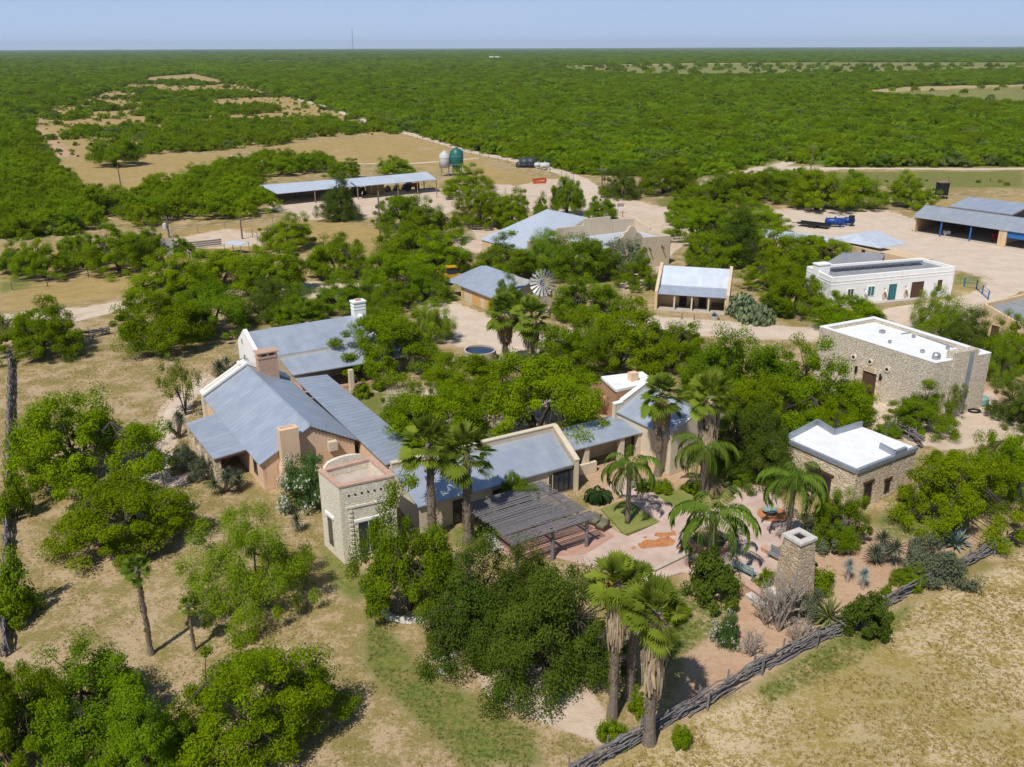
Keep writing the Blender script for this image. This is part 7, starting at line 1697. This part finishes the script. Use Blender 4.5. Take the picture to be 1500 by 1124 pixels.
# open scrub on the savanna and on the far field
SAV = [(60, 185), (80, 232), (165, 236), (230, 222), (330, 222), (395, 212), (480, 200), (590, 196), (485, 160), (430, 146), (285, 110), (220, 116), (150, 140), (62, 162)]
q = jittered(250, 1100, 4.6, .8); m_ = inside(q[:, 0], q[:, 1], W(SAV)); q = q[m_]
dn = fbm(q[:, 0], q[:, 1], 42.0, 77) + .25 * fbm(q[:, 0], q[:, 1], 9.0, 5); q = q[dn > .70]; qs = jittered(250, 1100, 8.0, .8); qs = qs[inside(qs[:, 0], qs[:, 1], W(SAV)) & (RG.random(len(qs)) < .5)]
fld = jittered(1000, 1900, 26, .8); fld = fld[inside(fld[:, 0], fld[:, 1], W(WOODCLEAR[2])) & (RG.random(len(fld)) < .30)]
gr = jittered(180, 260, 5, .9); gr = gr[inside(gr[:, 0], gr[:, 1], W(GREEN[6][0])) & (RG.random(len(gr)) < .25)]
q2 = jittered(600, 1000, 14, .8); q2 = q2[inside(q2[:, 0], q2[:, 1], W(WOODCLEAR[3])) & (RG.random(len(q2)) < .12)]
sc = [RG.uniform(.5, 1.15, len(q)), RG.uniform(.12, .5, len(qs)), RG.uniform(.9, 2.2, len(fld)), RG.uniform(.12, .3, len(gr)), RG.uniform(.6, 1.3, len(q2))]
pp_ = np.concatenate([q, qs, fld, gr, q2]); s1 = np.concatenate(sc)
gn_mass('savanna_scrub', prot, np.concatenate([pp_, np.zeros((len(pp_), 1))], 1), np.stack([s1, s1, s1], 1), RG.integers(0, len(prot), len(pp_)))
print('scrub', len(pp_))
# grass tufts
def make_tuft(seed, leaf, n=16, h=.2, sp=.16):
    rg = np.random.default_rng(seed); V = []; F = []; A = []
    for i in range(n):
        a = rg.random() * 6.28; r = rg.random() * sp; o = np.array([math.cos(a) * r, math.sin(a) * r, 0]); d = np.array([rg.normal() * .5, rg.normal() * .5, 1.0]); d /= np.linalg.norm(d)
        s = np.array([-d[1], d[0], .0]) + rg.normal(size=3) * .5; s = s / np.linalg.norm(s) * .02; L = h * rg.uniform(.6, 1.2)
        k = len(V); V += [o - s, o + s, o + d * L + s * .2 + np.array([d[0], d[1], -.1]) * L * .4, o + d * L - s * .2 + np.array([d[0], d[1], -.1]) * L * .4]; F.append((k, k + 1, k + 2, k + 3)); A.append(rg.random())
    return np_mesh('tuft', np.array(V), np.array(F), np.array(A), [LEAF[leaf]])
FIELD = W([(860, 1135), (1000, 1075), (1110, 1015), (1265, 935), (1510, 800), (1800, 900), (1900, 1400), (800, 1400)])
LAWN = W([(-60, 1250), (-60, 540), (120, 500), (340, 480), (330, 540), (255, 640), (300, 720), (460, 780), (520, 850), (640, 920), (700, 1000), (880, 1080), (840, 1250)])
q = jittered(22, 70, .27, 1.0); n1 = fbm(q[:, 0], q[:, 1], 1.6, 3) + .4 * fbm(q[:, 0], q[:, 1], 5.0, 4)
fa = inside(q[:, 0], q[:, 1], FIELD) & (n1 > .62); la = q[fa]
q2 = jittered(22, 110, .36, .9); n2 = fbm(q2[:, 0], q2[:, 1], 1.8, 13) + .5 * fbm(q2[:, 0], q2[:, 1], 7.0, 14)
lb = q2[inside(q2[:, 0], q2[:, 1], LAWN) & (n2 > .76)]
pt = np.concatenate([la, lb]); s1 = np.concatenate([RG.uniform(.4, .95, len(la)), RG.uniform(.3, .7, len(lb))])
gn_mass('dry_grass', [make_tuft(1, 'grass'), make_tuft(2, 'grass', 22, .15, .2)], np.concatenate([pt, np.full((len(pt), 1), -.03)], 1), np.stack([s1, s1, s1 * .8], 1), RG.integers(0, 2, len(pt)))
q = jittered(22, 60, .26, .9); gm_ = np.zeros(len(q), bool)
for i in (0, 2, 3): gm_ |= inside(q[:, 0], q[:, 1], W(GREEN[i][0]))
q = q[gm_ & (fbm(q[:, 0], q[:, 1], 2.2, 8) > .42)]; s1 = RG.uniform(.4, .9, len(q))
gn_mass('green_grass', [make_tuft(3, 'lawn'), make_tuft(4, 'lawn', 22, .14, .2)], np.concatenate([q, np.full((len(q), 1), -.03)], 1), np.stack([s1, s1, s1 * .7], 1), RG.integers(0, 2, len(q)))
print('tufts', len(pt), len(q))
HAZE = 0.00004
# ------------------------------------------------------------------ sky, sun, camera
SKY_K = 0.09
SUN_EL, SUN_AZ = 55.0, 28.0            # light travels towards this bearing (from +Y towards +X)
wd = bpy.data.worlds.new('World'); S.world = wd; wd.use_nodes = True
nt = wd.node_tree; nt.nodes.clear()
sk = nt.nodes.new('ShaderNodeTexSky'); sk.sky_type = 'NISHITA'; sk.sun_disc = False
sk.sun_elevation = R(SUN_EL); sk.sun_rotation = R(180 + SUN_AZ); sk.air_density = 1.0; sk.dust_density = 0.3; sk.ozone_density = 2.0; sk.altitude = 100
bg = nt.nodes.new('ShaderNodeBackground'); bg.inputs[1].default_value = SKY_K
wo = nt.nodes.new('ShaderNodeOutputWorld'); k = NT(nt)
tc = nt.nodes.new('ShaderNodeTexCoord').outputs['Generated']; sp = nt.nodes.new('ShaderNodeSeparateXYZ'); k.l(tc, sp.inputs[0])
# near the horizon the clear Gulf sky stays blue instead of the model's pale yellow; thin uneven cloud veil
low = k.mix(k.ramp(sp.outputs[2], -0.01, 0.13), tuple(c / SKY_K for c in (0.46, 0.585, 0.79)) + (1,), tuple(c / SKY_K for c in (0.285, 0.43, 0.72)) + (1,))
mp = k.n('ShaderNodeMapping'); mp.inputs['Scale'].default_value = (1.6, 1.6, 14); k.l(tc, mp.inputs[0])
cl = k.ramp(k.noise(mp.outputs[0], 2.4, 6, 0.6), 0.42, 0.8); low = k.mix(k.math('MULTIPLY', cl, 0.22), low, tuple(c / SKY_K for c in (0.55, 0.62, 0.76)) + (1,))
col = k.mix(k.ramp(sp.outputs[2], 0.10, 0.35), low, sk.outputs[0])
k.l(col, bg.inputs[0]); k.l(bg.outputs[0], wo.inputs[0])
sun = bpy.data.lights.new('sun', 'SUN'); sun.energy = 4.2; sun.angle = R(0.5); sun.color = (1.0, 0.955, 0.87)
so = bpy.data.objects.new('sun', sun); C.objects.link(so)
tv = Vector((math.sin(R(SUN_AZ)) * math.cos(R(SUN_EL)), math.cos(R(SUN_AZ)) * math.cos(R(SUN_EL)), -math.sin(R(SUN_EL))))
so.rotation_euler = tv.to_track_quat('-Z', 'Y').to_euler(); so.location = (-40, -40, 120)
cam = bpy.data.cameras.new('camera'); co_ = bpy.data.objects.new('camera', cam); C.objects.link(co_)
cam.sensor_width = 36; cam.sensor_fit = 'HORIZONTAL'; cam.lens = FPX / 1500 * 36; cam.clip_start = 0.5; cam.clip_end = 90000
f = Vector((0, math.cos(PITCH), -math.sin(PITCH))); rt = Vector((1, 0, 0)); u_ = rt.cross(f)
c_, s_ = math.cos(ROLL), math.sin(ROLL)
# pixel (u,v) -> right*(u c + v s) + up*(-u s + v c)
rt2 = rt * c_ - u_ * s_; up2 = rt * s_ + u_ * c_
mat = Matrix((rt2, up2, -f)).transposed().to_4x4(); mat.translation = Vector((0, 0, HC)); co_.matrix_world = mat
S.camera = co_
S.view_settings.view_transform = 'Standard'; S.view_settings.look = 'None'; S.view_settings.gamma = 1.0; S.view_settings.exposure = 0.1
S.cycles.max_bounces = 5; S.cycles.diffuse_bounces = 3; S.cycles.glossy_bounces = 2; S.cycles.transmission_bounces = 3
S.cycles.transparent_max_bounces = 4; S.cycles.caustics_reflective = False; S.cycles.caustics_refractive = False
S.cycles.use_denoising = True

# ------------------------------------------------------------------ the air: thin haze round the whole place
hz = MB(); hz.hexa([(-16000, -450, -3), (16000, -450, -3), (16000, 17000, -3), (-16000, 17000, -3)], [(-16000, -450, 150), (16000, -450, 150), (16000, 17000, 150), (-16000, 17000, 150)])
hm_ = bpy.data.materials.new('haze'); hm_.use_nodes = True; hn = hm_.node_tree; hn.nodes.clear(); ho = hn.nodes.new('ShaderNodeOutputMaterial'); pv = hn.nodes.new('ShaderNodeVolumePrincipled')
pv.inputs['Color'].default_value = (0.72, 0.84, 0.97, 1); pv.inputs['Density'].default_value = HAZE; pv.inputs['Anisotropy'].default_value = 0.1
hn.links.new(pv.outputs[0], ho.inputs['Volume']); tag(hz.build('haze', hm_), kind='stuff')
